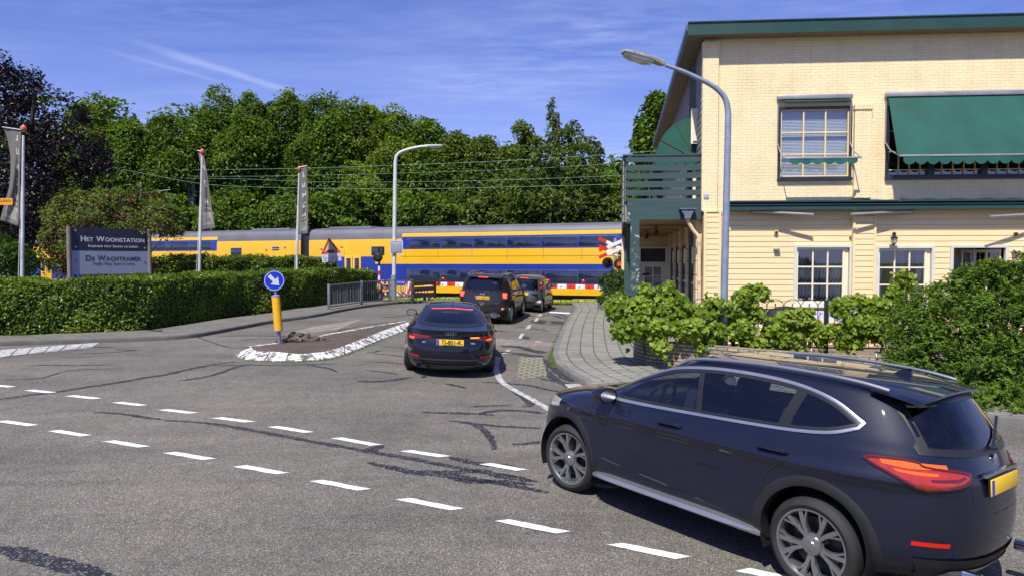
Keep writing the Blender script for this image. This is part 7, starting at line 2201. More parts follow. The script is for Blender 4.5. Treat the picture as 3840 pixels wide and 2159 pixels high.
# two-panel company board on posts
dl, dr = 24.0, 26.2
def SBp(u, v):
    l0, l1 = AT(272, 851, dl), AT(270, 1029, dl); r0, r1 = AT(561, 871, dr), AT(557, 1034, dr)
    return l1.lerp(l0, v).lerp(r1.lerp(r0, v), u)
o0 = SBp(0, 0); ex = SBp(1, 0) - o0; ey = SBp(0, 1) - o0; ex.z = 0; Wd = ex.length; Ht = ey.z
exn = ex.normalized(); nz_ = exn.cross(Vector((0, 0, 1)))
sb = thing('company_signboard', 'wide two tone signboard reading Het Woonstation and De Wachtkamer behind the hedge', 'signboard', (o0.x, o0.y, float(gz(o0.x, o0.y))))
off_ = Vector((o0.x, o0.y, o0.z)) - sb.location
M_SBDARK = plain('navy_board', (0.030, 0.034, 0.060), 0.45, var=0.08)
M_SBLIGHT = plain('pale_blue_grey_board', (0.34, 0.38, 0.47), 0.45, var=0.06)
M_POSTWOOD = plain('grey_wood_post', (0.20, 0.17, 0.14), 0.8, var=0.25)
split = 0.50
for nm, v0, v1, m in (('upper_panel', split, 1.0, M_SBDARK), ('lower_panel', 0.0, split - 0.002, M_SBLIGHT)):
    mb = MB(); mb.bar(off_ + Vector((0, 0, Ht * (v0 + v1) / 2)), off_ + exn * Wd + Vector((0, 0, Ht * (v0 + v1) / 2)), 0.03, Ht * (v1 - v0))
    p_ = mb.build(nm, m, sb, smooth=False)
    if nm == 'upper_panel': up_ = p_
    else: lo_p = p_
def caps(mb, text, cx, cy, big, small, m=0):
    """small capitals: first letters larger"""
    segs = []; x = 0
    for w in text.split(' '):
        segs.append((w[0].upper(), big)); segs.append((w[1:].upper(), small)); segs.append((' ', small))
    segs.pop()
    widths = []
    for t, s in segs:
        if t == ' ': widths.append(s * 0.42); continue
        V, F = text_mesh(t, s, 0.001, 'LEFT', s * 0.018, 1.08); widths.append(max(v.x for v in V) + s * 0.07)
    tot = sum(widths); x = cx - tot / 2
    for (t, s), w in zip(segs, widths):
        if t != ' ':
            V, F = text_mesh(t, s, 0.002, 'LEFT', s * 0.018, 1.08)
            ymin = min(v.y for v in V)
            base_ = off_ + exn * x + Vector((0, 0, cy)) + nz_ * 0.018
            mb.add([base_ + exn * v.x + Vector((0, 0, v.y - ymin)) + nz_ * v.z for v in V], F, m)
        x += w
mb = MB(); caps(mb, 'Het Woonstation', Wd * 0.53, Ht * 0.70, 0.262, 0.203); mb.build('lettering', M_WHITE, up_, smooth=False)
mb = MB(); put_text(mb, 'Inspiratie voor binnen en buiten', off_ + exn * Wd * 0.53 + Vector((0, 0, Ht * 0.605)) + nz_ * 0.018, exn, (0, 0, 1), 0.135, extrude=.002); mb.build('lettering', M_WHITE, up_, smooth=False)
M_BROWNINK = plain('brown_ink', (0.06, 0.035, 0.035), 0.5)
mb = MB(); caps(mb, 'De Wachtkamer', Wd * 0.53, Ht * 0.29, 0.262, 0.198); mb.build('lettering', M_BROWNINK, lo_p, smooth=False)
mb = MB(); put_text(mb, 'Koffie Thee Taart & Lunch', off_ + exn * Wd * 0.53 + Vector((0, 0, Ht * 0.225)) + nz_ * 0.018, exn, (0, 0, 1), 0.135, extrude=.002); mb.build('lettering', plain('grey_ink', (0.12, 0.11, 0.13), 0.5), lo_p, smooth=False)
for u, v, m, par in ((0.05, 0.93, M_WHITE, up_), (0.05, 0.58, M_WHITE, up_), (0.95, 0.93, M_WHITE, up_), (0.95, 0.58, M_WHITE, up_), (0.05, 0.28, M_BROWNINK, lo_p), (0.95, 0.26, M_BROWNINK, lo_p)):
    mb = MB(); c_ = off_ + exn * Wd * u + Vector((0, 0, Ht * v)) + nz_ * 0.018
    st = [(0.055 * (1 if k % 2 == 0 else 0.22) * math.cos(k * math.pi / 4), 0.055 * (1 if k % 2 == 0 else 0.22) * math.sin(k * math.pi / 4)) for k in range(8)]
    mb.prism(st, c_, exn, (0, 0, 1), nz_, 0.003); mb.build('star', m, par, smooth=False)
for u in (-0.028, 1.02):
    mb = MB(); b_ = off_ + exn * Wd * u; mb.tube([Vector((b_.x, b_.y, 0)), Vector((b_.x, b_.y, off_.z + Ht + 0.02))], 0.075, 12); mb.build('post', M_POSTWOOD, sb)

# flag poles with banners
M_FLAGPOLE = plain('pale_flag_pole', (0.52, 0.54, 0.52), 0.45, var=0.2, scale=3)
M_BALL = plain('salmon_finial', (0.62, 0.17, 0.11), 0.5, var=0.1)
def cloth_mat():
    m, nt, p, L = mat('taupe_banner_cloth')
    out = nt.nodes['Material Output']
    p.inputs['Base Color'].default_value = (0.22, 0.205, 0.18, 1); p.inputs['Roughness'].default_value = 0.8
    tb = N(nt, 'ShaderNodeBsdfTranslucent'); tb.inputs[0].default_value = (0.27, 0.25, 0.22, 1)
    mx = N(nt, 'ShaderNodeMixShader'); mx.inputs[0].default_value = 0.35
    L(p.outputs[0], mx.inputs[1]); L(tb.outputs[0], mx.inputs[2]); L(mx.outputs[0], out.inputs[0])
    return m
M_CLOTH = cloth_mat()
M_FLAGINK = plain('pale_banner_print', (0.75, 0.74, 0.72), 0.7)
M_FLAGPIC = plain('banner_picture', (0.24, 0.23, 0.20), 0.8, var=0.5, scale=5)
def flagpole(lab, px_top, py_top, px_bot, d, L_edge, R_edge, letters, mirror, depth_amp, pic, arm, tu=0.52, tw=0.5):
    top = AT(px_top, py_top, d); bot = AT(px_bot, 1000, d)
    k = (bot - top); gx = top + k * ((top.z - 0.1) / (top.z - bot.z)); gz_ = float(gz(gx.x, gx.y))
    r0 = thing('flagpole', lab, 'flagpole', (gx.x, gx.y, gz_), group='flagpoles along the hedge')
    T0 = top - r0.location
    mb = MB(); mb.tube([Vector((0, 0, -0.1)), T0 * 0.45, T0 * 0.96], [0.058, 0.05, 0.034], 14); mb.build('pole', M_FLAGPOLE, r0)
    mb = MB(); mb.lathe([(0.025, -0.07), (0.04, -0.055), (0.036, -0.02), (0.072, 0.0), (0.09, 0.045), (0.08, 0.09), (0.036, 0.125), (0.018, 0.155), (0.0, 0.16)], T0 + Vector((0, 0, -0.08)), 16); mb.build('finial', M_BALL, r0)
    mb = MB(); e = (1 if L_edge[0][0] < px_top - 20 else 0)
    mb.tube([T0 * 0.955 + Vector((0, 0, 0)), T0 * 0.5 + Vector((-0.05, -0.05, 0)), Vector((-0.04, -.05, 1.3))], 0.007, 6)
    mb.box(Vector((-0.05, -0.06, 1.25)), (0.05, 0.06, 0.16), bev=0.01); mb.build('halyard', M_WHITE, r0)
    def ed(E, v):
        ys = [q[1] for q in E]; xs = [q[0] for q in E]
        t = np.linspace(0, 1, len(E)); return float(pchip(t, xs, [v])[0]), float(pchip(t, ys, [v])[0])
    def cl(u, v, o=0.0):
        xl, yl = ed(L_edge, v); xr, yr = ed(R_edge, v)
        x, y = xl + (xr - xl) * u, yl + (yr - yl) * u
        dd = d + depth_amp * (math.sin(v * 7 + u * 4) * 0.5 + math.sin(u * 9 + v * 3) * 0.35) * (0.3 + v) - o
        return AT(x, y, dd) - r0.location
    mb = MB(); mb.grid([[cl(u, v) for u in np.linspace(0, 1, 15)] for v in np.linspace(0, 1, 41)])
    bn = mb.build('banner', M_CLOTH, r0, recalc=False, angle=180)
    md = bn.modifiers.new('thickness', 'SOLIDIFY'); md.thickness = 0.004
    a, b = cl(-0.05, 0, 0.01), cl(1.03, 0, 0.01)
    mb = MB(); mb.tube([a, b], 0.018, 8); mb.build('banner_arm', M_GALV, r0)
    nl = len(letters)
    for i, ch in enumerate(letters):
        V, F = text_mesh(ch, 1.0, 0.0, 'CENTER', 0.015)
        vc = 0.10 + 0.58 * i / max(1, nl - 1)
        mb = MB(); mb.add([cl(tu + tw * (-v.x if mirror else v.x), vc - 0.085 * v.y, 0.012) for v in V], F)
        if V: mb.build('lettering', M_FLAGINK, bn, smooth=False, recalc=False)
    if pic:
        V, F = text_mesh('HET WOON', 1.0, 0.0, 'CENTER'); mb = MB(); mb.add([cl(0.55 + 0.11 * (-v.x if mirror else v.x), 0.745 - 0.022 * v.y, 0.012) for v in V], F); mb.build('lettering', M_FLAGINK, bn, smooth=False, recalc=False)
        mb = MB(); mb.grid([[cl(u, v, 0.01) for u in np.linspace(0.14, 0.9, 9)] for v in np.linspace(0.79, 0.94, 7)]); mb.build('picture', M_FLAGPIC, bn, recalc=False)
    return r0
flagpole('leftmost flagpole with a wide grey Lunch banner, before the dark copper beech', 88, 478, 84, 20.8,
         [(12, 478), (30, 535), (40, 610), (36, 690), (18, 760), (0, 828)], [(80, 488), (78, 560), (76, 640), (74, 720), (72, 790), (70, 850)], 'LUNCH', True, 0.10, True, True, 0.72, 0.3)
flagpole('middle flagpole whose narrow grey banner hangs folded beside the mast', 758, 566, 749, 25.0,
         [(742, 566), (748, 600), (757, 640), (757, 720), (757, 800), (757, 866)], [(761, 568), (770, 610), (781, 680), (789, 740), (798, 800), (809, 858)], 'UNCH', False, 0.06, True, True, 0.5, 0.5)
flagpole('rightmost flagpole with a straight narrow grey banner, left of the lamp post', 1122, 630, 1114, 29.2,
         [(1124, 627), (1124, 690), (1123, 750), (1122, 800), (1121, 840), (1120, 880)], [(1150, 623), (1151, 680), (1156, 720), (1155, 780), (1155, 830), (1155, 879)], 'LUNCH', False, 0.03, True, True, 0.55, 0.55)

# street name plate at the left edge, on its own post outside the picture
p0, p1 = AT(-60, 757, 15.0), AT(48, 757, 15.0)
pn = thing('street_name_plate', 'orange street name plate at the left edge', 'sign', (p0.x - 0.15, p0.y, float(gz(p0.x, p0.y))))
h_ = 0.13
mb = MB(); a = p0 - pn.location; b = p1 - pn.location; b.z = a.z; mb.bar(a, b, 0.02, 0.145 * 1.0); pl_ = mb.build('plate', plain('plate_orange', (0.72, 0.30, 0.01), 0.4), pn, smooth=False, bevel=0.004)
mb = MB(); put_text(mb, 'EKSLAAN', b + Vector((-0.03, -0.0115, 0.012)), (1, 0, 0), (0, 0, 1), 0.088, align='RIGHT', extrude=.001); mb.build('lettering', M_INK, pl_, smooth=False)
mb = MB(); mb.tube([Vector((0, 0, -0.1)), Vector((0, 0, a.z + 0.25))], 0.03, 12); mb.tube([Vector((0, 0, a.z)), a], 0.015, 8); mb.build('post', M_GALV, pn)

# street lamps
def lamp(lab, base, pts, rad, head_a, head_b, hw, m, mh):
    r0 = thing('street_lamp', lab, 'street lamp', base)
    P = [p - r0.location for p in pts]
    mb = MB(); S = smooth_poly(P, 8); k = len(S)
    mb.tube(S, [rad[0] + (rad[1] - rad[0]) * i / (k - 1) for i in range(k)], 16)
    mb.build('post', m, r0)
    mb = MB(); mb.tube([P[0], P[0] + Vector((0, 0, 1.3))], rad[0] * 1.22, 16); mb.build('post_foot', m, r0)
    a = head_a - r0.location; b = head_b - r0.location
    d_ = (b - a); ln = d_.length; d_.normalize(); s_ = d_.cross(Vector((0, 0, 1))).normalized(); u_ = s_.cross(d_)
    rows = []
    for t, w, zt, zb in ((0, .35, .03, -.04), (0.08, .55, .055, -.05), (0.25, .75, .065, -.03), (0.3, .92, .06, -.02), (0.6, 1.0, .055, -.02), (0.9, .95, .045, -.02), (1.0, .7, .02, -.015)):
        c_ = a + d_ * (ln * t); w_ = hw * w
        rows.append([c_ + s_ * (-w_) + u_ * (zb), c_ + s_ * (-w_) + u_ * (zt * .5), c_ + s_ * (-w_ * .6) + u_ * zt, c_ + s_ * (w_ * .6) + u_ * zt, c_ + s_ * w_ + u_ * zt * .5, c_ + s_ * w_ + u_ * zb, c_ + s_ * (-w_) + u_ * zb])
    mb = MB(); mb.grid(rows); mb.add(rows[0][:6], [tuple(range(6))]); mb.add(rows[-1][:6], [tuple(range(6))]); hd = mb.build('lamp_head', mh, r0)
    rows = []
    for t, w, zb in ((0.27, .6, -.03), (0.30, .82, -.10), (0.5, .9, -.13), (0.8, .86, -.12), (0.93, .8, -.085), (0.97, .6, -.02)):
        c_ = a + d_ * (ln * t); w_ = hw * w
        rows.append([c_ + s_ * (-w_) + u_ * (-.021), c_ + s_ * (-w_ * .92) + u_ * (zb * .6), c_ + s_ * (-w_ * .6) + u_ * zb, c_ + s_ * (w_ * .6) + u_ * zb, c_ + s_ * (w_ * .92) + u_ * (zb * .6), c_ + s_ * w_ + u_ * (-.021)])
    mb = MB(); mb.grid(rows); mb.add(rows[0], [tuple(range(6))]); mb.add(rows[-1], [tuple(range(6))]); mb.build('lamp_cover', plain('milky_lamp_cover', (0.50, 0.49, 0.40), 0.2, var=0.12, coat=0.5), hd)
    return r0
dB = 15.0
bB_ = G(2711, 1366); bB_ = AT(2711, 1366, dB); bB_.z = float(gz(bB_.x, bB_.y)) + 0.1
M_HEADGREY = plain('mottled_lamp_head', (0.34, 0.33, 0.28), 0.75, var=0.45, scale=14)
lamp('tall blue grey street lamp standing in front of the cream station facade', bB_,
     [bB_] + [AT(x, y, dB) for x, y in ((2716, 1100), (2724, 760), (2730, 480), (2729, 410), (2716, 365), (2685, 332), (2640, 305), (2560, 268), (2496, 246))],
     (0.082, 0.04), AT(2492, 240, dB), AT(2334, 194, dB - 0.25), 0.15, M_LAMPPOST, M_HEADGREY)
dA = 34.0
bA = AT(1477, 1130, dA); bA.z = float(gz(bA.x, bA.y)) + 0.05
la = lamp('pale slim street lamp beside the railing, before the passing train', bA,
          [bA] + [AT(x, y, dA) for x, y in ((1479, 900), (1482, 650), (1484, 600), (1490, 582), (1510, 568), (1550, 556), (1588, 549))],
          (0.105, 0.06), AT(1585, 549, dA), AT(1660, 547, dA), 0.17, M_GALVLIGHT, M_GALVLIGHT)
[c for c in la.children if c.name.startswith('post_foot')][0].data.materials[0] = plain('blue_grey_post_foot', (0.20, 0.26, 0.31), 0.6, var=0.25, scale=5)
mb = MB(); c_ = AT(1487, 928, dA - 0.14)
sg_ = thing('sign_back', 'back of a square grey sign strapped to the slim street lamp', 'sign', c_)
mb.box((0, 0, 0), (0.60, 0.015, 0.64), bev=0.006); pl_ = mb.build('sign_plate', plain('bare_aluminium', (0.33, 0.34, 0.38), 0.5, metal=0.4, var=0.15), sg_)
mb = MB()
for z in (-.31, .31): mb.box((0, -0.01, z), (0.62, 0.02, 0.025))
for x in (-.30, .30): mb.box((x, -0.01, 0), (0.025, 0.021, 0.62))
mb.build('sign_rim', plain('white_rim', (0.6, 0.6, 0.68), 0.4), sg_, smooth=False)
mb = MB(); mb.tube([(-0.10, 0.06, -0.28), (-0.10, 0.06, -0.22)], 0.13, 14); mb.build('clamp', M_GALV, sg_)

# bar railing along the left pavement
RPX = [(1233, 1064, 1170), (1356, 1052, 1150), (1462, 1046, 1141), (1544, 1048, 1137)]
rb = [G(x, yb) for x, yt, yb in RPX]
rail = thing('bar_railing', 'grey steel railing with thin uprights along the left pavement by the hedge end', 'railing', (rb[0].x, rb[0].y, rb[0].z))
tops = []
for (x, yt, yb), b_ in zip(RPX, rb):
    t_ = AT(x, yt, b_.y); tops.append(t_)
    mb = MB(); mb.box(Vector((b_.x, b_.y, (b_.z + t_.z) / 2)) - rail.location, (0.09, 0.09, t_.z - b_.z), rz=0.4, bev=0.008); mb.build('post', M_GALV, rail)
for k in range(3):
    a, b = rb[k], rb[k + 1]; ta, tb_ = tops[k], tops[k + 1]
    mb = MB(); O = rail.location
    zt0, zt1 = ta.z - 0.06, tb_.z - 0.06; zb0, zb1 = a.z + 0.2, b.z + 0.2
    A1, B1 = Vector((a.x, a.y, zt0)) - O, Vector((b.x, b.y, zt1)) - O; A0, B0 = Vector((a.x, a.y, zb0)) - O, Vector((b.x, b.y, zb1)) - O
    mb.bar(A1, B1, 0.05, 0.05); mb.bar(A0, B0, 0.045, 0.045)
    nB = max(9, int((B1 - A1).length / 0.135))
    for i in range(1, nB):
        t = i / nB; p, q = A0.lerp(B0, t), A1.lerp(B1, t)
        w = Vector((random.uniform(-.012, .012), random.uniform(-.012, .012), 0))
        mb.tube([p, p.lerp(q, 0.5) + w, q], 0.012, 6)
    mb.build('bar_panel', M_GALV, rail)

# brown plank fence next to it
a0, a1 = G(1548, 1138), G(1632, 1131)
M_PLANK = plain('brown_plank', (0.095, 0.062, 0.042), 0.7, var=0.15)
wf = thing('plank_fence', 'short brown three plank fence between the railing and the crossing', 'fence', (a0.x, a0.y, a0.z))
zz = lambda y: AT(1590, y, (a0.y + a1.y) / 2).z - a0.z
for y in (1061, 1082, 1105):
    mb = MB(); mb.bar(Vector((0, 0, zz(y))), Vector((a1.x - a0.x, a1.y - a0.y, zz(y) - 0.03)), 0.05, 0.20); mb.build('plank', M_PLANK, wf, smooth=False, bevel=0.006)
for t, x, m in ((0, 0, M_BLACK), (0.985, 0, M_BLACK), (0.68, 0, M_GALV), (0.5, 0, M_BLACK)):
    p = Vector((a1.x - a0.x, a1.y - a0.y, a1.z - a0.z)) * t
    hgt = zz(1052) if t < .1 or t > .9 else zz(1113)
    mb = MB(); mb.box(p + Vector((0, 0.06, hgt / 2)), (0.12, 0.09, hgt + 0.1)); mb.build('post', m, wf, smooth=False)

# crossing signal seen from behind, striped post
dC = 36.5
ps = AT(1423, 1135, dC); ps.z = float(gz(ps.x, ps.y))
cs = thing('crossing_signal', 'black round signal head seen from behind on a red white striped post', 'railway signal', ps)
tz = lambda y: AT(1423, y, dC).z - ps.z
mb = MB(); mb.tube([(0, 0, tz(1000)), (0, 0, tz(925))], 0.055, 10); mb.build('signal_post', M_BLACK, cs)
nst = 8
for k in range(nst):
    z0 = tz(1135) + (tz(998) - tz(1135)) * k / nst; z1 = tz(1135) + (tz(998) - tz(1135)) * (k + 1) / nst
    mb = MB(); mb.tube([(0, 0, z0), (0, 0, z1)], 0.062, 12, cap=False); mb.build('post_band', M_WHITE if k % 2 else M_REFLRED, cs)
cz = AT(1417, 965, dC) - ps
mb = MB(); MX = Matrix.Rotation(R(90), 3, 'X')
mb.lathe([(0.10, 0.14), (0.22, 0.10), (0.25, 0.02), (0.25, -0.04), (0.23, -0.05)], cz, 28, M=MX); hd = mb.build('signal_head', M_BLACK, cs)
mb = MB(); mb.tube([cz + Vector((0.02, -0.16, -0.02)), cz + Vector((0.02, -0.05, -0.02))], [0.11, 0.14], 20); mb.build('lamp_hood', plain('dark_brown_metal', (0.03, 0.022, 0.02), 0.5), hd)
mb = MB(); c_ = AT(1425, 944, dC) - ps; mb.prism([(-0.05, -0.18), (0.05, -0.18), (0.11, 0.2), (-0.11, 0.2)], c_ + Vector((0, 0.03, 0)), (1, 0, 0), (0, 0, 1), (0, -1, 0), 0.06); mb.build('bell_cover', plain('brown_bell', (0.06, 0.045, 0.04), 0.5), cs, smooth=False)

# striped barrier boards left of the crossing
def stripes(lab, x0, x1, y0, y1, d, n, slant, parts=None, grp=None):
    a, b = AT(x0, y1, d), AT(x1, y1, d); h = AT(x0, y0, d).z - a.z; w = (b - a).length
    r0 = thing('barrier_board', lab, 'barrier', (a.x, a.y, a.z), group=grp)
    mb = MB(); mb.box((w / 2, 0.015, h / 2), (w, 0.03, h)); bd = mb.build('board', M_WHITE, r0, smooth=False)
    mb = MB(); pw = w / n
    for k in range(-1, n + 1):
        P = [(k * pw, 0), (k * pw + pw / 2, 0), (k * pw + pw / 2 + slant * h, h), (k * pw + slant * h, h)]
        # clip to the board
        Q = []
        def clip(Pg, f):
            out = []
            for i in range(len(Pg)):
                p, q = Pg[i], Pg[(i + 1) % len(Pg)]; fp, fq = f(p), f(q)
                if fp >= 0: out.append(p)
                if fp * fq < 0: t = fp / (fp - fq); out.append((p[0] + (q[0] - p[0]) * t, p[1] + (q[1] - p[1]) * t))
            return out
        P = clip(P, lambda p: p[0]); P = clip(P, lambda p: w - p[0]) if len(P) > 2 else P
        if len(P) > 2: mb.prism(P, (0, 0, 0), (1, 0, 0), (0, 0, 1), (0, -1, 0), 0.004)
    mb.build('red_stripe', M_REFLRED, bd, smooth=False)
    mb = MB()
    for x in (0.12 * w, 0.88 * w): mb.box((x, 0.06, (h - (a.z - float(gz(a.x, a.y)))) / 2), (0.06, 0.05, h + a.z - float(gz(a.x, a.y))))
    mb.build('post', M_GALV, r0, smooth=False)
    return r0
stripes('topmost striped board behind the railing', 1425, 1474, 1049, 1064, 37, 3, -0.9, grp='striped crossing boards')
stripes('middle striped board behind the railing', 1420, 1476, 1068, 1085, 37.1, 3, -0.9, grp='striped crossing boards')
stripes('lowest striped board behind the railing', 1420, 1540, 1093, 1109, 37.2, 6, -0.9, grp='striped crossing boards')
stripes('tall striped board right of the lamp post behind the railing', 1524, 1543, 1053, 1104, 37.0, 1, 0.35, grp='striped crossing boards')
stripes('thin white and red rail behind the plank fence', 1552, 1610, 1090, 1096, 38.0, 5, 0.8, grp='striped crossing boards')
c_ = AT(1488, 1070, 37.05); g0 = float(gz(c_.x, c_.y))
bsn = thing('blue_notice', 'small blue notice with white letters behind the railing', 'sign', (c_.x, c_.y, g0))
mb = MB(); w_ = 34 / (FPX / 37); h_ = 18 / (FPX / 37); cz_ = AT(1505, 1062, 37).z - g0; mb.box((0.22, 0, cz_), (w_, 0.02, h_)); pl_ = mb.build('plate', M_SIGNBLUE, bsn, smooth=False)
mb = MB(); put_text(mb, 'SPOOR', (0.22, -0.012, cz_ + .05), (1, 0, 0), (0, 0, 1), 0.13, extrude=.001); mb.build('lettering', M_WHITE, pl_, smooth=False)
mb = MB(); mb.tube([(0.22, 0.03, -0.1), (0.22, 0.03, cz_)], 0.03, 8); mb.build('post', M_GALV, bsn)

# uneven-road warning triangle with a supplementary plate
dW = 31.0
pb = AT(1244, 1060, dW); pb.z = float(gz(pb.x, pb.y))
wsn = thing('warning_sign', 'red bordered warning triangle with bump symbol rising over the hedge', 'road sign', pb)
L_ = lambda x, y: AT(x, y, dW) - pb
mb = MB(); mb.tube([(0.0, 0.03, -0.1), L_(1240, 905) + Vector((0, 0.03, 0))], 0.03, 10); mb.build('post', M_GALV, wsn)
def tri(s, y): 
    A, B, C_ = L_(1233, 891), L_(1279, 948), L_(1204, 955); c_ = (A + B + C_) / 3
    return [c_ + (p - c_) * s + Vector((0, y, 0)) for p in (A, B, C_)]
mb = MB()
for P0, P1 in ((tri(1, 0), tri(1, -0.012)),): mb.add(P0 + P1, [(0, 1, 2), (5, 4, 3), (0, 3, 4, 1), (1, 4, 5, 2), (2, 5, 3, 0)])
tr_ = mb.build('triangle', M_SIGNRED, wsn, smooth=False)
mb = MB(); P0, P1 = tri(0.62, -0.012), tri(0.62, -0.016); mb.add(P0 + P1, [(0, 1, 2), (5, 4, 3), (0, 3, 4, 1), (1, 4, 5, 2), (2, 5, 3, 0)]); mb.build('white_field', plain('faded_cream_field', (0.42, 0.38, 0.28), 0.6), tr_, smooth=False)
mb = MB(); c_ = L_(1239, 941) + Vector((0, -0.018, 0)); bp = [(-.19, -.04), (.19, -.04), (.19, 0), (.14, .02), (.09, .06), (.04, .03), (0, .02), (-.05, .05), (-.1, .055), (-.14, .02), (-.19, 0)]
mb.prism([(u * .92, v * .92) for u, v in bp], c_, (1, 0, 0.09), (0, 0, 1), (0, -1, 0), 0.003); mb.build('bump_symbol', M_INK, tr_, smooth=False)
mb = MB(); Q = [L_(1206, 956), L_(1278, 948), L_(1281, 977), L_(1209, 985)]; mb.add(Q + [q + Vector((0, -0.012, 0)) for q in Q], [(0, 1, 2, 3), (7, 6, 5, 4), (0, 4, 5, 1), (1, 5, 6, 2), (2, 6, 7, 3), (3, 7, 4, 0)])
sp_ = mb.build('supplementary_plate', plain('grey_white_plate', (0.48, 0.50, 0.55), 0.5, var=0.1), wsn, smooth=False)
mb = MB()
scr = [(1212, 968), (1216, 962), (1221, 968), (1216, 973), (1222, 973), (1226, 964), (1230, 970), (1234, 967), (1240, 969), (1250, 968), (1260, 966), (1266, 960), (1264, 968), (1272, 963), (1276, 968)]
mb.tube([L_(x, y) + Vector((0, -0.016, 0)) for x, y in scr], 0.007, 5); mb.tube([L_(x, y) + Vector((0, -0.016, 0)) for x, y in ((1214, 976), (1216, 979), (1222, 977), (1226, 979), (1236, 976), (1252, 974), (1262, 974), (1270, 972))], 0.005, 5)
mb.build('scrawl', M_INK, sp_)

# right-hand crossing signs: double St Andrew's cross and lamps
dX = 33.0
px_ = AT(2306, 1150, dX); px_.z = float(gz(px_.x, px_.y))
xs_ = thing('level_crossing_sign', 'red and white double crossbuck with black signal lamps beside the balcony', 'railway signal', px_)
X_ = lambda x, y, o=0.0: AT(x, y, dX) - px_ + Vector((0, o, 0))
mb = MB(); mb.tube([(0, 0.06, -0.1), X_(2308, 893, 0.06)], 0.075, 12); mb.build('post', plain('green_grey_post', (0.28, 0.30, 0.24), 0.6), xs_)
for i, (a, b) in enumerate((((2246, 894), (2362, 948)), ((2246, 924), (2362, 976)), ((2246, 940), (2370, 888)), ((2246, 966), (2370, 914)))):
    A, B = X_(*a, -0.02 * (i > 1) - 0.01 * i), X_(*b, -0.02 * (i > 1) - 0.01 * i)
    mb = MB(); mb.bar(A.lerp(B, 0.24), A.lerp(B, 0.76), 0.015, 0.155); arm = mb.build('cross_arm', M_WHITE, xs_, smooth=False)
    for t0, t1 in ((0, 0.24), (0.76, 1.0)):
        mb = MB(); mb.bar(A.lerp(B, t0), A.lerp(B, t1), 0.016, 0.157); mb.build('red_tip', M_REFLRED, arm, smooth=False)
for x, y, lit in ((2278, 986, False), (2322, 990, True)):
    mb = MB(); mb.lathe([(0.24, 0.0), (0.26, 0.03), (0.26, 0.06), (0.06, 0.08)], X_(x, y), 28, M=MX)
    hd = mb.build('signal_board', M_BLACK, xs_)
    mb = MB(); mb.lathe([(0.11, 0.05), (0.10, 0.10), (0.0, 0.12)], X_(x, y), 18, M=MX); mb.build('signal_lens', M_REDLIT if lit else M_REDDARK, hd)
    mb = MB(); rows = [[X_(x, y) + Vector((0.13 * math.cos(a), -yy, 0.13 * math.sin(a))) for a in np.linspace(-0.3, math.pi + 0.3, 13)] for yy in (0.06, 0.26)]; mb.grid(rows); mb.build('lamp_hood', M_BLACK, hd, recalc=False)
mb = MB(); mb.tube([X_(2312, 1000, 0.04), X_(2311, 1024, 0.04)], 0.10, 12); mb.build('yellow_band', M_BOLLARD, xs_)
mb = MB(); c_ = X_(2288, 1081, -0.1); mb.box(c_, (0.62, 0.03, 0.34)); cab = mb.build('number_plate', M_SIGNBLUE, xs_, smooth=False)
mb = MB(); put_text(mb, 'W', c_ + Vector((-.1, -0.016, 0)), (1, 0, 0), (0, 0, 1), 0.3, extrude=.001); mb.build('lettering', M_WHITE, cab, smooth=False)

# barrier boom across the lane
dB1 = 35.0
bb0, bb1 = AT(2300, 1077, dB1 - 0.6), AT(1560, 1063, dB1 + 3.4)
boom = thing('crossing_barrier', 'lowered red and white barrier boom in front of the train', 'barrier', (bb0.x, bb0.y, float(gz(bb0.x, bb0.y))))
A, B = bb0 - boom.location, bb1 - boom.location
mb = MB(); mb.bar(A, B, 0.05, 0.22); bm_ = mb.build('boom', M_WHITE, boom, smooth=False)
ns = 23; ln = (B - A)
for k in range(0, ns, 2):
    mb = MB(); mb.bar(A + ln * (k / ns), A + ln * ((k + 1) / ns), 0.054, 0.224); mb.build('red_section', M_REFLRED, bm_, smooth=False)
for k in range(ns):
    mb = MB(); c_ = A + ln * ((k + 0.5) / ns) + Vector((0, -0.031, 0)); mb.box(c_, (0.22, 0.01, 0.05)); mb.build('reflector', M_REFLRED if k % 2 == 0 else M_SIGNGREY, bm_, smooth=False)
for px in (2062, 2192, 1640):
    t = (2300 - px) / (2300 - 1560); c_ = A.lerp(B, t * 0.95) + Vector((0, -0.02, 0.26))
    mb = MB(); mb.tube([c_ + Vector((0, 0, -.16)), c_], 0.018, 8); mb.lathe([(0.05, -.05), (0.09, -.02), (0.09, .03), (0.05, .06), (0, .065)], c_, 16, M=MX); mb.build('boom_lamp', M_RED, bm_)
mb = MB(); mb.box((0.35, 0.1, 0.5), (0.5, 0.5, 1.1), bev=0.03); mb.bar(A, A + Vector((0.7, 0, -0.1)), 0.12, 0.2); mb.build('drive_cabinet', M_GALV, boom)

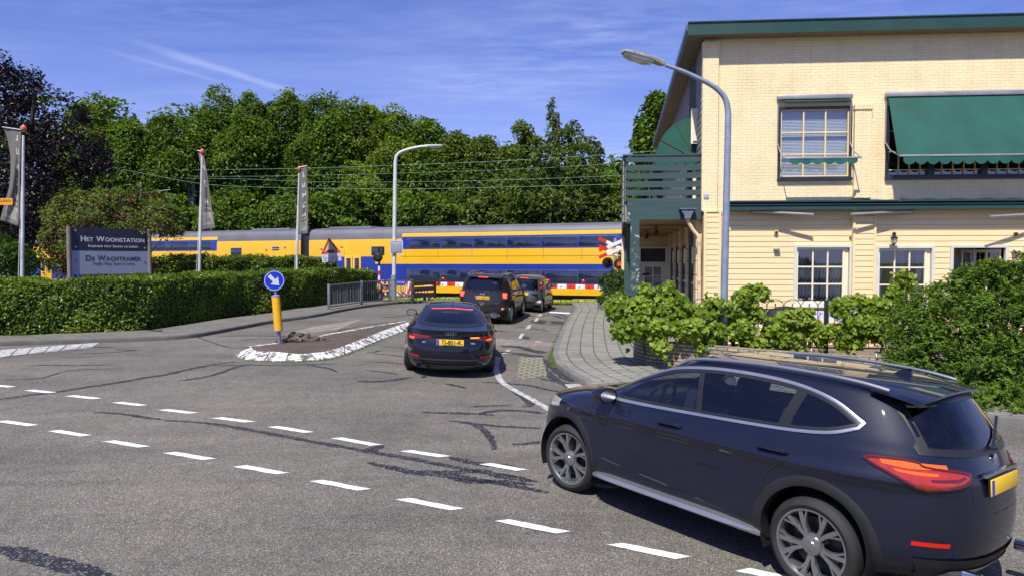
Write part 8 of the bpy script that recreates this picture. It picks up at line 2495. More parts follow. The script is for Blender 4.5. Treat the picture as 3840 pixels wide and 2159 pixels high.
# low brick planter wall with the iron fence behind it
def brick_mat2():
    return paving_mat('pale_wall_bricks', (0.36, 0.31, 0.20), (0.09, 0.08, 0.065), 0.215, 0.065, 0.011, 0.22, uv=True)
M_WALLBR = brick_mat2()
ax_ = [G(2374, 1345), G(2382, 1366), G(2440, 1385), G(2520, 1393), G(2610, 1402)]
line_ = [Vector((p.x, p.y, 0)) for p in ax_]
q_ = line_[-1]; line_ += [Vector((q_.x + 1.1, q_.y - 0.75, 0)), Vector((q_.x + 2.3, q_.y - 1.45, 0)), Vector((q_.x + 5, q_.y - 2.8, 0)), Vector((q_.x + 8.5, q_.y - 4.5, 0))]
S = smooth_poly(line_, 8); hW = 0.52
V, F, UV = [], [], []
arc = 0
for i, p in enumerate(S):
    if i: arc += (S[i] - S[i - 1]).length
    d_ = S[min(i + 1, len(S) - 1)] - S[max(i - 1, 0)]; nn = Vector((-d_.y, d_.x, 0)).normalized()
    z0 = float(gz(p.x, p.y)) + 0.1
    for o_, z, v in ((0, z0 - 0.1, 0), (0, z0 + hW, hW), (0.11, z0 + hW + 0.004, hW + .11), (0.22, z0 + hW, hW + 0.22), (0.22, z0 - .1, hW + .8)):
        V.append((p.x + nn.x * o_, p.y + nn.y * o_, z)); UV.append((arc, v))
F = [[i * 5 + j, (i + 1) * 5 + j, (i + 1) * 5 + j + 1, i * 5 + j + 1] for i in range(len(S) - 1) for j in range(4)]
me = np_mesh('planter_wall', V, F, [M_WALLBR], uvs=UV)
bm = bmesh.new(); bm.from_mesh(me); bmesh.ops.recalc_face_normals(bm, faces=bm.faces); bm.to_mesh(me); bm.free()
pw = obj('planter_wall', me)
tag(pw, 'low curved wall of pale bricks in front of the vines', 'wall')
# soil inside
mb = MB(); rows = []
for i, p in enumerate(S):
    d_ = S[min(i + 1, len(S) - 1)] - S[max(i - 1, 0)]; nn = Vector((-d_.y, d_.x, 0)).normalized(); z0 = float(gz(p.x, p.y)) + 0.1
    rows.append([Vector((p.x + nn.x * o_, p.y + nn.y * o_, z0 + hW - 0.05 - 0.25 * (o_ > .9))) for o_ in (0.18, 0.6, 1.0)])
mb.grid(rows); tag(mb.build('soil', plain('dark_soil', (0.05, 0.038, 0.028), 0.95, var=0.4, scale=10, bump=0.4)), kind='structure')

dF = 15.4
fa, fb = AT(2470, 1300, dF + 0.15), AT(3420, 1304, dF - 0.55)
zt_, zb_ = AT(2600, 1157, dF).z, AT(2600, 1296, dF).z
fn = thing('iron_fence', 'dark green iron hoop top fence in front of the ground floor windows', 'fence', (fa.x, fa.y, float(gz(fa.x, fa.y))))
M_IRON = plain('dark_green_iron', (0.018, 0.035, 0.032), 0.45, var=0.2)
O = fn.location; dv = (fb - fa); dv.z = 0; Lf = dv.length; dvn = dv.normalized()
fp = lambda t, z: Vector((fa.x + dvn.x * t, fa.y + dvn.y * t, z)) - O
for t in (0.02, 1.62, 3.60 - 0.02, Lf):
    mb = MB(); mb.box(fp(t, (zt_ + 0.2 + 0.2) / 2), (0.075, 0.075, zt_ + 0.12 - 0.1)); mb.lathe([(0.05, 0), (0.05, .03), (0.02, .07), (0.0, .11)], fp(t, zt_ + 0.18), 8); mb.build('post', M_IRON, fn, smooth=False)
for k, (t0, t1) in enumerate(((0.02, 1.62), (1.62, 3.58), (3.58, Lf))):
    mb = MB(); mb.bar(fp(t0, zt_), fp(t1, zt_), 0.018, 0.03); mb.bar(fp(t0, zb_), fp(t1, zb_), 0.018, 0.03)
    nb_ = max(2, int((t1 - t0) / 0.165)); st = (t1 - t0) / nb_
    for i in range(nb_ + 1):
        t = t0 + st * i
        if i % 2 == 1: mb.tube([fp(t, zb_), fp(t, zt_ + 0.11)], 0.0085, 6); mb.lathe([(0.0, 0.06), (0.022, 0.025), (0.006, 0.015), (0.02, 0.0), (0.008, -0.01)], fp(t, zt_ + 0.08), 6)
        else: mb.tube([fp(t, zb_), fp(t, zt_ + 0.05)], 0.0085, 6)
    for i in range(0, nb_, 2):
        c_ = t0 + st * (i + 1)
        mb.tube([fp(c_ + st * math.cos(a), zt_ + 0.05 + st * 0.95 * math.sin(a)) for a in np.linspace(0, math.pi, 13)], 0.0085, 6)
    mb.build('hoop_panel', M_IRON, fn)

# drying rack with laundry, covered barbecue, folding chair frame between fence and facade
M_LAUNDRY = plain('pale_lilac_laundry', (0.58, 0.56, 0.74), 0.85, var=0.12, scale=8)
M_LAUNDRY2 = plain('blue_laundry', (0.10, 0.16, 0.50), 0.85, var=0.3, scale=8)
dr_y = 16.6
ra = AT(3000, 1330, dr_y); ra.z = 0.33
rk = thing('drying_rack', 'white tubular drying rack behind the iron fence', 'drying rack', ra)
wR = (3330 - 3000) / FPX * dr_y; zR = AT(3100, 1168, dr_y).z - ra.z
mb = MB()
for y in (-0.25, 0.0, 0.25): mb.tube([(0, y, zR), (wR, y, zR)], 0.006, 6)
for x in (0, wR): mb.tube([(x, -0.28, zR), (x, 0.28, zR)], 0.009, 6)
for x in (0.15, wR - 0.2): mb.tube([(x, -0.3, 0), (x, 0.28, zR)], 0.010, 6); mb.tube([(x, 0.3, 0), (x, -0.28, zR)], 0.010, 6)
mb.build('rack_frame', M_WHITE, rk)
def cloth_piece(lab, x0, x1, z1, z0, y, m, loc, n=18):
    mb = MB(); rows = []
    for k in range(10):
        v = k / 9; rows.append([Vector((x0 + (x1 - x0) * u, y + 0.025 * math.sin(u * 14 + v * 2) + 0.02 * math.sin(u * 5), z1 + (z0 - z1) * v + 0.02 * math.sin(u * 11) * v)) for u in np.linspace(0, 1, n)])
    mb.grid(rows); o = mb.build('laundry', m, loc=loc, recalc=False)
    tag(o, lab, 'laundry', 'washing hung on the drying rack')
sx = lambda px: (px - 3000) / FPX * dr_y
cloth_piece('pale lilac sheet folded over the rack under the left window', sx(3035), sx(3085), zR + .01, zR - 0.15, -0.26, M_LAUNDRY, ra)
cloth_piece('pale lilac cloth at the right end of the rack', sx(3088), sx(3200), zR + .01, zR - 0.22, -0.26, M_LAUNDRY, ra)
cloth_piece('long blue cloth hanging from the rack by the yew', sx(3300), sx(3350), zR + .01, zR - 0.75, -0.26, M_LAUNDRY2, ra)
cloth_piece('striped pale cloth beside the blue one', sx(3268), sx(3296), zR - .02, zR - 0.45, -0.24, M_LAUNDRY, ra)
cloth_piece('pale lilac towel hung low behind the vine leaves', sx(2800), sx(2830), zR - .2, zR - 0.6, -0.2, M_LAUNDRY, ra)
cb_ = AT(2945, 1300, 16.8); cb_.z = 0.33
mb = MB(); zC = AT(2945, 1148, 16.8).z - cb_.z
mb.lathe([(0.36, 0), (0.40, 0.4), (0.38, zC - 0.22), (0.30, zC - 0.08), (0.12, zC), (0.0, zC + 0.01)], (0, 0, 0), 18)
mb.v = [(x * 1.35 + 0.02 * math.sin(z * 20), y * 0.8 + 0.02 * math.sin(x * 19 + z * 9), z - 0.14 * max(0, x) * (z > zC * .6)) for x, y, z in mb.v]
o = mb.build('barbecue_cover', plain('black_cover', (0.012, 0.013, 0.014), 0.6, var=0.3), loc=cb_); tag(o, 'black fabric cover over a barbecue left of the drying rack', 'cover')
fc = AT(3290, 1345, 14.4); fc.z = 0.31
mb = MB()
for a, b in (((0, 0, .02), (.34, -.06, .02)), ((.34, -.06, .02), (.48, -.02, .16)), ((0, 0, .02), (.02, .1, .2)), ((.35, 0, .02), (.62, -.1, .02)), ((.62, -.1, .02), (.70, 0, .2)), ((.35, 0, .02), (.42, .1, .24)), ((.02, .1, .2), (.42, .1, .24))): mb.tube([a, b], 0.012, 8)
o = mb.build('folding_chair_frame', M_CHROME, loc=fc); tag(o, 'bare tubular chair frame lying by the yew foot', 'chair')
# ---------------------------------------------------------------- trees, hedge, vines
def unit(v): return v / np.maximum(np.linalg.norm(v, axis=-1, keepdims=True), 1e-9)
def leaves(P, Nr, size, tone, aspect=0.55, fold=0.18, shape='quad'):
    """leaf blades at points P facing Nr"""
    n = len(P)
    Nr = unit(Nr); t = unit(np.cross(Nr, rng.normal(size=(n, 3)))); b = np.cross(Nr, t)
    s = np.broadcast_to(np.asarray(size, float).reshape(-1, 1), (n, 1))
    if shape == 'quad':
        pts = [(-0.5, 0, 0), (0.05, 0.5 * aspect, fold), (0.5, 0, -0.05), (0.05, -0.5 * aspect, fold)]
    elif shape == 'lobed':
        pts = []
        for k in range(12):
            a = math.pi + 2 * math.pi * k / 12
            r = {0: 0.18, 1: 0.42, 2: 0.52, 3: 0.38, 4: 0.54, 5: 0.42, 6: 0.58, 7: 0.42, 8: 0.54, 9: 0.38, 10: 0.52, 11: 0.42}[k]
            pts.append((r * math.cos(a), r * math.sin(a), -0.25 * (r - 0.3) ** 2 + 0.10 * abs(math.sin(a))))
    elif shape == 'needle':
        pts = [(-0.5, 0.12, 0), (-0.5, -0.12, 0), (0.1, -0.16, 0.06), (0.5, 0, -0.1), (0.1, 0.16, 0.06)]
    k = len(pts)
    V = np.stack([P + t * (s * x) + b * (s * y) + Nr * (s * z) for x, y, z in pts], 1).reshape(-1, 3)
    F = np.arange(n * k).reshape(n, k)
    C = np.repeat(np.clip(tone, 0, 1)[:, None], k, 0).reshape(-1, 1)
    C = np.concatenate([C, C, C], 1)
    return V, F, C
def leaf_obj(name, data, m, parent=None, world=True):
    V, F, C = data
    o = obj(name, np_mesh(name, V, F, [m], cols=C), parent)
    if parent is not None and world: o.location = -world_off(parent)
    return o
def crown_points(blobs, ncl, per, rc, up=0.7, low=-0.75, droop=0.35, fill=0.25):
    """leaf clumps spread over and inside rounded masses"""
    vol = np.array([b[3] * b[4] + b[4] * b[5] + b[3] * b[5] for b in blobs]); pr = vol / vol.sum()
    PP, NN, TT = [], [], []
    idx = rng.choice(len(blobs), ncl, p=pr)
    B = np.array(blobs)
    for i in idx:
        c, r = B[i, :3], B[i, 3:]
        d = unit(rng.normal(size=3))
        while d[2] < low: d = unit(rng.normal(size=3))
        rad = rng.uniform(0.76, 1.17) if rng.random() > fill else rng.uniform(0.45, 0.85)
        p = c + d * r * rad
        # skip clumps buried in a neighbouring mass
        q = ((p - B[:, :3]) / B[:, 3:]); dist = (q ** 2).sum(1); dist[i] = 9
        if (dist < 0.55).any() and rng.random() < 0.8: continue
        o = unit(d / r)
        R_ = rc * rng.uniform(0.6, 1.35); n = int(per * rng.uniform(0.6, 1.3))
        g = rng.normal(size=(n, 3)) * R_ * 0.46
        al = (g @ o); g = g - np.outer(al, o) * 0.62
        rr = np.linalg.norm(g, axis=1) / R_
        pts = p + g - np.outer(rr ** 2 * droop * R_, (o * 0.5 + np.array([0, 0, 0.7])))
        PP.append(pts)
        NN.append(o * 0.55 + np.array([0, 0, up]) + rng.normal(size=(n, 3)) * 0.55)
        TT.append(np.clip(rng.normal(0.45, 0.15) + rng.normal(size=n) * 0.17, 0, 0.95))
    return np.concatenate(PP), np.concatenate(NN), np.concatenate(TT)
M_BARK = plain('bark', (0.075, 0.06, 0.045), 0.95, var=0.35, scale=6, bump=0.5, bscale=14)
M_LEAF = leaf_mat('leaf_green', (0.022, 0.058, 0.006), (0.21, 0.335, 0.038), 0.36)
M_LEAFB = leaf_mat('leaf_bright', (0.040, 0.088, 0.008), (0.26, 0.36, 0.038), 0.38)
M_LEAFO = leaf_mat('leaf_olive', (0.038, 0.072, 0.010), (0.21, 0.29, 0.048), 0.36)
M_SEED = leaf_mat('seed_bunch', (0.34, 0.34, 0.03), (0.52, 0.46, 0.06), 0.4)
M_COPPER = leaf_mat('copper_leaf', (0.006, 0.005, 0.006), (0.021, 0.014, 0.016), 0.08, 0.40, 0.28)
M_HEDGE = leaf_mat('hedge_leaf', (0.018, 0.050, 0.004), (0.25, 0.36, 0.035), 0.32, 0.38, 0.4)
M_VINE = leaf_mat('vine_leaf', (0.05, 0.11, 0.005), (0.27, 0.37, 0.03), 0.40, 0.42, 0.35)
M_YEW = leaf_mat('yew_needles', (0.020, 0.060, 0.007), (0.19, 0.31, 0.033), 0.30, 0.5, 0.25)
M_SHRUB = leaf_mat('shrub_leaf', (0.018, 0.05, 0.006), (0.12, 0.20, 0.025), 0.3)
M_BLOSSOM = leaf_mat('faded_blossom', (0.16, 0.075, 0.045), (0.34, 0.20, 0.12), 0.25)
M_HEDGECORE = plain('dark_hedge_inside', (0.012, 0.016, 0.006), 0.95, var=0.4, scale=8)

def tree(name, lab, cat, base, blobs, ncl, per, rc, size, m, group=None, seeds=0, trunk_r=0.28, m_seed=None, aspect=0.6, limbs=True, up=0.7, droop=0.35, fill=0.25):
    r0 = thing(name, lab, cat, base, group=group)
    top = max(b[2] for b in blobs)
    mb = MB(); O = Vector(base)
    cx = sum(b[0] for b in blobs) / len(blobs); cy = sum(b[1] for b in blobs) / len(blobs)
    P = [Vector((0, 0, -0.2)), Vector(((cx - O.x) * .2, (cy - O.y) * .2, (top - O.z) * 0.35)), Vector((cx - O.x, cy - O.y, (top - O.z) * 0.92))]
    S = smooth_poly(P, 6); k = len(S)
    mb.tube(S, [trunk_r * (1 - 0.82 * i / (k - 1)) for i in range(k)], 10)
    if limbs:
        for b in blobs:
            e = Vector(b[:3]) - O; j = int(k * random.uniform(0.3, 0.6)); s_ = S[j]
            md = s_.lerp(e, 0.5) + Vector((0, 0, -0.3))
            mb.tube(smooth_poly([s_, md, e], 4), [trunk_r * 0.42 * (1 - 0.8 * i / 8) for i in range(9)], 7)
            for _ in range(4):
                d = Vector(unit(rng.normal(size=3))); d.z = abs(d.z) * 0.8
                mb.tube([e.lerp(s_, 0.2), e + Vector((d.x * b[3], d.y * b[4], d.z * b[5])) * 0.85], [trunk_r * 0.13, 0.012], 5)
    mb.build('trunk', M_BARK, r0)
    P, Nn, T = crown_points(blobs, ncl, per, rc, up=up, droop=droop, fill=fill)
    leaf_obj('crown', leaves(P, Nn, size * rng.uniform(0.7, 1.25, len(P)), T, aspect), m, r0)
    if seeds:
        i = rng.choice(len(P), seeds); Q = P[i] + np.array([0, 0, -0.15])
        leaf_obj('seed_bunches', leaves(Q, rng.normal(size=(seeds, 3)) + np.array([0, -1.0, 0.3]), size * 0.75 * rng.uniform(.7, 1.2, seeds), rng.random(seeds), 0.6), m_seed or M_SEED, r0)['kind'] = 'stuff'
    return r0
def px_blob(px, py, rx, ry, d, rd=None):
    s = FPX / d; p = AT(px, py, d); rx, ry = rx / s, ry / s
    return (p.x, p.y, p.z, rx, rd if rd else rx, ry)
def auto_blobs(cx, top, hw, bot, d, n=7):
    """one broad crown made of several rounded masses between top and bottom"""
    out = []
    H = bot - top
    out.append(px_blob(cx, top + H * 0.22, hw * 0.62, H * 0.22, d))
    for k in range(n):
        t = (k + 0.5) / n
        y = top + H * (0.30 + 0.62 * t)
        x = cx + hw * 0.55 * math.sin(k * 2.4 + cx) * (0.7 + 0.5 * t)
        out.append(px_blob(x, y, hw * random.uniform(0.5, 0.68), H * random.uniform(0.15, 0.2), d + random.uniform(-2.2, 1.5)))
    return out
BG = [('young bright green tree rising behind the copper beech', 345, 372, 125, 900, 61, M_LEAFB, 250),
      ('low round green tree behind the reddish shrub', 490, 448, 105, 900, 60, M_LEAF, 260),
      ('green tree with flat top above the middle of the wires on the left', 635, 428, 120, 890, 61, M_LEAF, 350),
      ('tallest dense round topped green tree of the row', 815, 342, 125, 880, 63, M_LEAF, 200),
      ('second tall dense green tree just right of the tallest', 945, 362, 115, 880, 61, M_LEAF, 200),
      ('dark green tree with tufted top above the rightmost flagpole', 1080, 352, 120, 875, 62, M_LEAF, 120),
      ('dark green tree with two tufts left of the seed hung trees', 1215, 352, 115, 875, 60, M_LEAF, 350),
      ('broad green tree hung with many yellow seed bunches', 1350, 384, 130, 875, 59, M_LEAFB, 900),
      ('sloping green seed hung tree above the slim lamp head', 1490, 412, 120, 875, 58, M_LEAFB, 900),
      ('green tree right of the slim lamp head with yellow seeds', 1600, 452, 110, 875, 58, M_LEAF, 700),
      ('lower olive green tree with thin top twigs', 1715, 512, 95, 875, 57, M_LEAFO, 250),
      ('yellowish feathery tree left of the loose birch like tree', 1810, 522, 92, 875, 56, M_LEAFO, 260),
      ('olive tree at the foot of the loose birch like tree', 1915, 552, 95, 875, 55.5, M_LEAFO, 200),
      ('low dark green tree between the loose tree and the balcony', 2270, 655, 85, 880, 53, M_LEAF, 60),
      ('green tree peeping over the balcony rail', 2420, 640, 95, 880, 52, M_LEAF, 60)]
for lab, cx, top, hw, bot, d, m, sd_n in BG:
    bl = auto_blobs(cx, top, hw, bot, d)
    b0 = AT(cx, bot, d)
    tree('broadleaf_tree', lab, 'tree', (b0.x, b0.y, 0.15), bl, 420, 88, 1.15, 0.31, m, 'trees beyond the railway', seeds=int(sd_n * 1.6), fill=0.22, up=0.85, droop=0.5)
for lab, cx, top, hw, bot, d, m in [('rounded bush directly behind the train, left of the slim lamp', 860, 720, 110, 890, 54, M_LEAF), ('rounded bush behind the train between lamp and rightmost flagpole', 1060, 730, 120, 890, 54, M_LEAF), ('dark bush behind the train at the rightmost flagpole foot', 1260, 700, 120, 890, 54, M_LEAF),
                                 ('broad leafed bush behind the train right of the slim lamp', 1580, 720, 130, 880, 53, M_LEAF), ('brown tinted bush behind the train in the middle', 1850, 720, 110, 880, 52, M_LEAFO), ('spreading bush behind the train below the loose tree', 2060, 740, 130, 880, 51, M_LEAF), ('bush behind the train next to the balcony', 2240, 730, 110, 880, 50, M_LEAFO), ('bush behind the train left of the middle flagpole', 640, 740, 110, 890, 55, M_LEAF)]:
    H = bot - top
    bl = [px_blob(cx, top + H * .5, hw * .9, H * .52, d), px_blob(cx - hw * .5, top + H * .65, hw * .6, H * .4, d - .5), px_blob(cx + hw * .5, top + H * .6, hw * .6, H * .42, d - .4)]
    b0 = AT(cx, bot, d)
    tree('bush', lab, 'bush', (b0.x, b0.y, 0.15), bl, 110, 46, 0.7, 0.36, m, 'bushes along the far side of the railway', seeds=40, trunk_r=0.12, limbs=False)
# far dense wood that closes the gaps
P, Nn, T = crown_points([px_blob(x, 760, 190, 330 if x < 1200 else max(130, 330 - (x - 1200) * 0.22), 74, 4.0) for x in range(-300, 2700, 240)], 900, 60, 2.0, fill=0.1)
o = leaf_obj('far_wood', leaves(P, Nn, 0.75 * rng.uniform(.7, 1.2, len(P)), T * 0.8, 0.6), M_LEAF); tag(o, kind='stuff')

# loose, tiered tree in front of the sky
bl = [px_blob(*q) for q in ((2075, 440, 26, 50, 50), (2100, 520, 60, 45, 50), (2040, 540, 70, 40, 49.5), (1950, 490, 46, 34, 49.5), (1990, 525, 40, 34, 49.5), (2075, 400, 16, 26, 50), (1985, 580, 48, 50, 49), (2150, 480, 38, 34, 50), (2190, 560, 62, 42, 50), (2235, 600, 36, 60, 50), (2090, 610, 120, 60, 49), (2180, 660, 90, 60, 49), (2000, 690, 95, 60, 49), (2100, 740, 130, 60, 48.5), (2215, 740, 70, 60, 49))]
b0 = AT(2095, 880, 50)
tree('loose_tree', 'loose tiered tree with drooping sprays standing alone against the sky', 'tree', (b0.x, b0.y, 0.15), bl, 330, 34, 0.62, 0.33, M_LEAFO, trunk_r=0.22, aspect=0.5, droop=0.9, fill=0.35)
bl = [px_blob(*q) for q in ((2470, 400, 40, 48, 47), (2440, 470, 45, 50, 47), (2500, 470, 70, 60, 47.5), (2420, 550, 40, 60, 46.5), (2470, 570, 75, 60, 47))]
b0 = AT(2460, 880, 47)
tree('broadleaf_tree', 'leafy tree squeezed between sky and the station roof edge', 'tree', (b0.x, b0.y, 0.15), bl, 200, 40, 0.75, 0.38, M_LEAF, 'trees beyond the railway', seeds=60)

# copper beech at the left
bl = [px_blob(*q) for q in ((20, 330, 110, 130, 32.5), (-120, 300, 150, 150, 32.5), (120, 440, 130, 110, 31.5), (250, 430, 70, 60, 32), (0, 560, 180, 150, 31), (220, 570, 160, 110, 31), (340, 600, 90, 70, 31.5), (120, 740, 190, 140, 30.5), (-100, 760, 200, 200, 31), (280, 760, 130, 110, 31), (170, 900, 170, 120, 30.5), (330, 920, 110, 100, 31))]
b0 = AT(90, 1070, 32.5)
tree('copper_beech', 'dark purple copper beech filling the left edge above the hedge', 'tree', (b0.x, b0.y, 0.25), bl, 680, 64, 0.70, 0.165, M_COPPER, trunk_r=0.3, droop=0.5, fill=0.35)
# a few free twigs on its outline
# reddish shrub over the signboard
bl = [px_blob(*q) for q in ((300, 790, 110, 70, 27.6), (420, 760, 100, 60, 27.6), (540, 760, 100, 60, 27.8), (600, 810, 80, 50, 27.5), (470, 830, 180, 60, 27), (300, 900, 120, 90, 27), (230, 930, 60, 90, 26.6), (640, 850, 40, 22, 27.2))]
b0 = AT(420, 1060, 27.6)
tree('blossom_shrub', 'tall olive shrub with faded reddish blossom behind the signboard', 'shrub', (b0.x, b0.y, 0.3), bl, 230, 52, 0.36, 0.15, M_LEAFO, trunk_r=0.1, seeds=5200, m_seed=M_BLOSSOM, up=1.0)
bl = [px_blob(*q) for q in ((-20, 960, 80, 70, 21.8), (50, 970, 60, 55, 21.5), (90, 985, 40, 40, 21.8), (-120, 960, 90, 90, 22))]
b0 = AT(20, 1090, 21.8)
tree('green_shrub', 'broad leaved green shrub at the foot of the leftmost flagpole', 'shrub', (b0.x, b0.y, 0.25), bl, 130, 46, 0.33, 0.13, M_SHRUB, trunk_r=0.05)
bl = [px_blob(*q) for q in ((2290, 1060, 40, 34, 30), (2320, 1030, 30, 26, 30), (2310, 1110, 48, 40, 29.5), (2270, 1125, 26, 20, 29.5), (2340, 1090, 30, 40, 30), (2335, 960, 14, 14, 30.2))]
b0 = G(2312, 1168)
tree('green_shrub', 'small bushy shrub growing up under the crossbuck sign', 'shrub', (b0.x, b0.y, b0.z), bl, 120, 34, 0.25, 0.12, M_SHRUB, trunk_r=0.035, droop=0.2)

# clipped hedges
def hedge(lab, line, depth, height, n, size, bump=0.09, ends=True, back=False):
    S = smooth_poly(line, 8); m_ = len(S)
    dirs = []
    for i in range(m_):
        d = S[min(i + 1, m_ - 1)] - S[max(i - 1, 0)]; dirs.append(Vector((-d.y, d.x, 0)).normalized())
    r0 = thing('clipped_hedge', lab, 'hedge', (S[0].x, S[0].y, S[0].z))
    O = r0.location
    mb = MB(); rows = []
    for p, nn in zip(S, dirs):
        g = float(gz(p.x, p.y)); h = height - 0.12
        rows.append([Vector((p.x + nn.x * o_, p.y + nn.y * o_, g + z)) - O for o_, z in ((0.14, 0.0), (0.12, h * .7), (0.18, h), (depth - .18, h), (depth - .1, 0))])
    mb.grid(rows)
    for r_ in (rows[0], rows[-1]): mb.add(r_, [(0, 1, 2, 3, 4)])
    mb.build('light_blocking_core', M_HEDGECORE, r0, recalc=False)  # solid dark core, added to block light behind the leaves
    L = np.concatenate([[0], np.cumsum([(S[i + 1] - S[i]).length for i in range(m_ - 1)])])
    SX = np.array([[p.x, p.y] for p in S]); NX = np.array([[d.x, d.y] for d in dirs])
    t = rng.uniform(0, L[-1], n)
    px = np.stack([np.interp(t, L, SX[:, 0]), np.interp(t, L, SX[:, 1])], 1); nx = unit(np.stack([np.interp(t, L, NX[:, 0]), np.interp(t, L, NX[:, 1])], 1))
    face = rng.random(n) < height / (height + depth * 0.9)
    q = np.where(face, 0.0, rng.uniform(0, depth, n)); z = np.where(face, height * rng.random(n) ** 0.9, height)
    if ends:
        k = int(n * 0.05); t[:k] = L[-1] + 0.02; px[:k] = SX[-1]; nx[:k] = NX[-1]; q[:k] = rng.uniform(0, depth, k); z[:k] = rng.uniform(0, height, k)
    bmp = bump * (np.sin(t * 2.3 + z * 2) * 0.5 + np.sin(t * 5.1 - z * 4.7) * 0.4 + np.sin(q * 4 + t * 3.3) * 0.4) + rng.normal(size=n) * 0.035 - rng.uniform(0, 0.16, n) ** 1.0 * (rng.random(n) < 0.6)
    # softly rounded top edge
    edge = np.clip((z - (height - 0.22)) / 0.22, 0, 1) * face
    q = q + edge * 0.10
    out = np.where(face, -1.0, 0.0)
    P = np.stack([px[:, 0] + nx[:, 0] * (q + out * bmp), px[:, 1] + nx[:, 1] * (q + out * bmp), np.zeros(n)], 1)
    P[:, 2] = gz(P[:, 0], P[:, 1]) + z + np.where(face, 0, bmp) + 0.06
    Nn = np.where(face[:, None], np.concatenate([-nx, np.full((n, 1), 0.55)], 1), np.array([0, 0, 1.0])) + rng.normal(size=(n, 3)) * 0.55
    T = np.clip(0.45 + 0.16 * np.sin(t * 1.7) * np.sin(z * 3 + 1) + rng.normal(size=n) * 0.17, 0, 1)
    leaf_obj('foliage', leaves(P, Nn, size * rng.uniform(.65, 1.3, n), T, 0.68), M_HEDGE, r0)
    # young shoots sticking out of the top
    k = n // 60; i = rng.choice(n, k); Q = P[i].copy(); Q[:, 2] = gz(Q[:, 0], Q[:, 1]) + height + rng.uniform(0.02, 0.2, k) ** 1.2
    leaf_obj('shoots', leaves(Q, rng.normal(size=(k, 3)) + np.array([0, -.5, .6]), size * rng.uniform(.6, 1.1, k), np.clip(rng.normal(0.7, .2, k), 0, 1), 0.5), M_HEDGE, r0)['kind'] = 'stuff'
    return S, dirs
HB = [(-420, 1296), (-200, 1284), (0, 1273), (250, 1263), (500, 1251), (700, 1222), (880, 1192), (1052, 1173), (1240, 1148), (1415, 1128)]
HL = [G(*p) for p in HB]
HS, HD = hedge('long clipped green hedge beside the left pavement', HL, 1.9, 1.47, 84000, 0.088)
L2 = [AT(x, 1000, d) for x, d in ((590, 27.0), (760, 28.4), (950, 30.2), (1120, 32.2), (1270, 34.4))]
L2 = [Vector((p.x, p.y, float(gz(p.x, p.y)))) for p in L2]
hedge('second taller hedge row behind the signboard and flagpoles', L2, 1.3, 2.05, 17000, 0.105, 0.12)

# vines trained along the iron fence
def vine(lab, blobs, ncl, per, size, stems, hang=()):
    bs_ = [px_blob(b[0], b[1], b[2] * 0.82, b[3] * 0.86, b[4]) for b in blobs]
    x = sum(b[0] for b in bs_) / len(bs_); y = sum(b[1] for b in bs_) / len(bs_)
    r0 = thing('grape_vine', lab, 'vine', (x, y, float(gz(x, y)) + 0.1), group='grape vines on the iron fence')
    P, Nn, T = crown_points(bs_, ncl, per, 0.20, up=0.55, low=-0.9, droop=0.3, fill=0.4)
    Nn = Nn + np.array([-0.15, -0.55, 0.0])
    V, F, C = leaves(P, Nn, size * rng.uniform(0.6, 1.2, len(P)), T + 0.12, shape='lobed')
    leaf_obj('foliage', (V, F, C), M_VINE, r0)
    mb = MB()
    for (a, b) in stems:
        A, B = AT(*a) - r0.location, AT(*b) - r0.location
        S = smooth_poly([A, A.lerp(B, 0.35) + Vector((random.uniform(-.1, .1), 0, 0.04)), A.lerp(B, 0.7) + Vector((random.uniform(-.1, .1), 0, 0)), B], 5)
        mb.tube(S, [0.022 * (1 - 0.6 * i / (len(S) - 1)) for i in range(len(S))], 7)
    mb.build('stem', M_BARK, r0)
D_ = 15.0
vine('largest bright green vine spilling over the curved brick wall', [(2330, 1150, 60, 55, 14.9), (2420, 1160, 80, 65, 14.8), (2520, 1150, 75, 70, 14.9), (2620, 1180, 70, 60, 15), (2380, 1215, 75, 50, 14.7), (2480, 1225, 80, 48, 14.6), (2590, 1230, 80, 45, 14.6), (2500, 1085, 26, 38, 14.9), (2415, 1090, 24, 30, 14.9), (2335, 1235, 50, 38, 14.7), (2680, 1230, 50, 60, 14.9), (2475, 1305, 22, 34, 14.3), (2640, 1290, 40, 30, 14.5)], 290, 25, 0.112, [((2420, 1330, 15), (2410, 1150, 15)), ((2560, 1330, 15), (2530, 1120, 15)), ((2650, 1330, 15), (2640, 1180, 15))])
vine('vine around the foot of the tall lamp post', [(2800, 1110, 50, 36, 15), (2850, 1100, 32, 28, 15), (2760, 1170, 34, 50, 15), (2830, 1180, 40, 30, 15), (2780, 1240, 45, 40, 14.8), (2835, 1290, 26, 26, 14.7), (2690, 1150, 36, 36, 14.95), (2660, 1120, 20, 18, 15)], 100, 22, 0.110, [((2770, 1325, 15), (2780, 1120, 15)), ((2775, 1325, 15), (2850, 1110, 15))])
vine('vine between the lamp post and the black barbecue cover', [(2905, 1250, 50, 45, 14.9), (2960, 1200, 45, 36, 14.9), (3010, 1190, 45, 36, 14.9), (3050, 1240, 40, 40, 14.9), (2960, 1270, 45, 30, 14.8), (3070, 1275, 24, 20, 14.8)], 90, 24, 0.110, [((2990, 1325, 15), (3000, 1190, 15))])
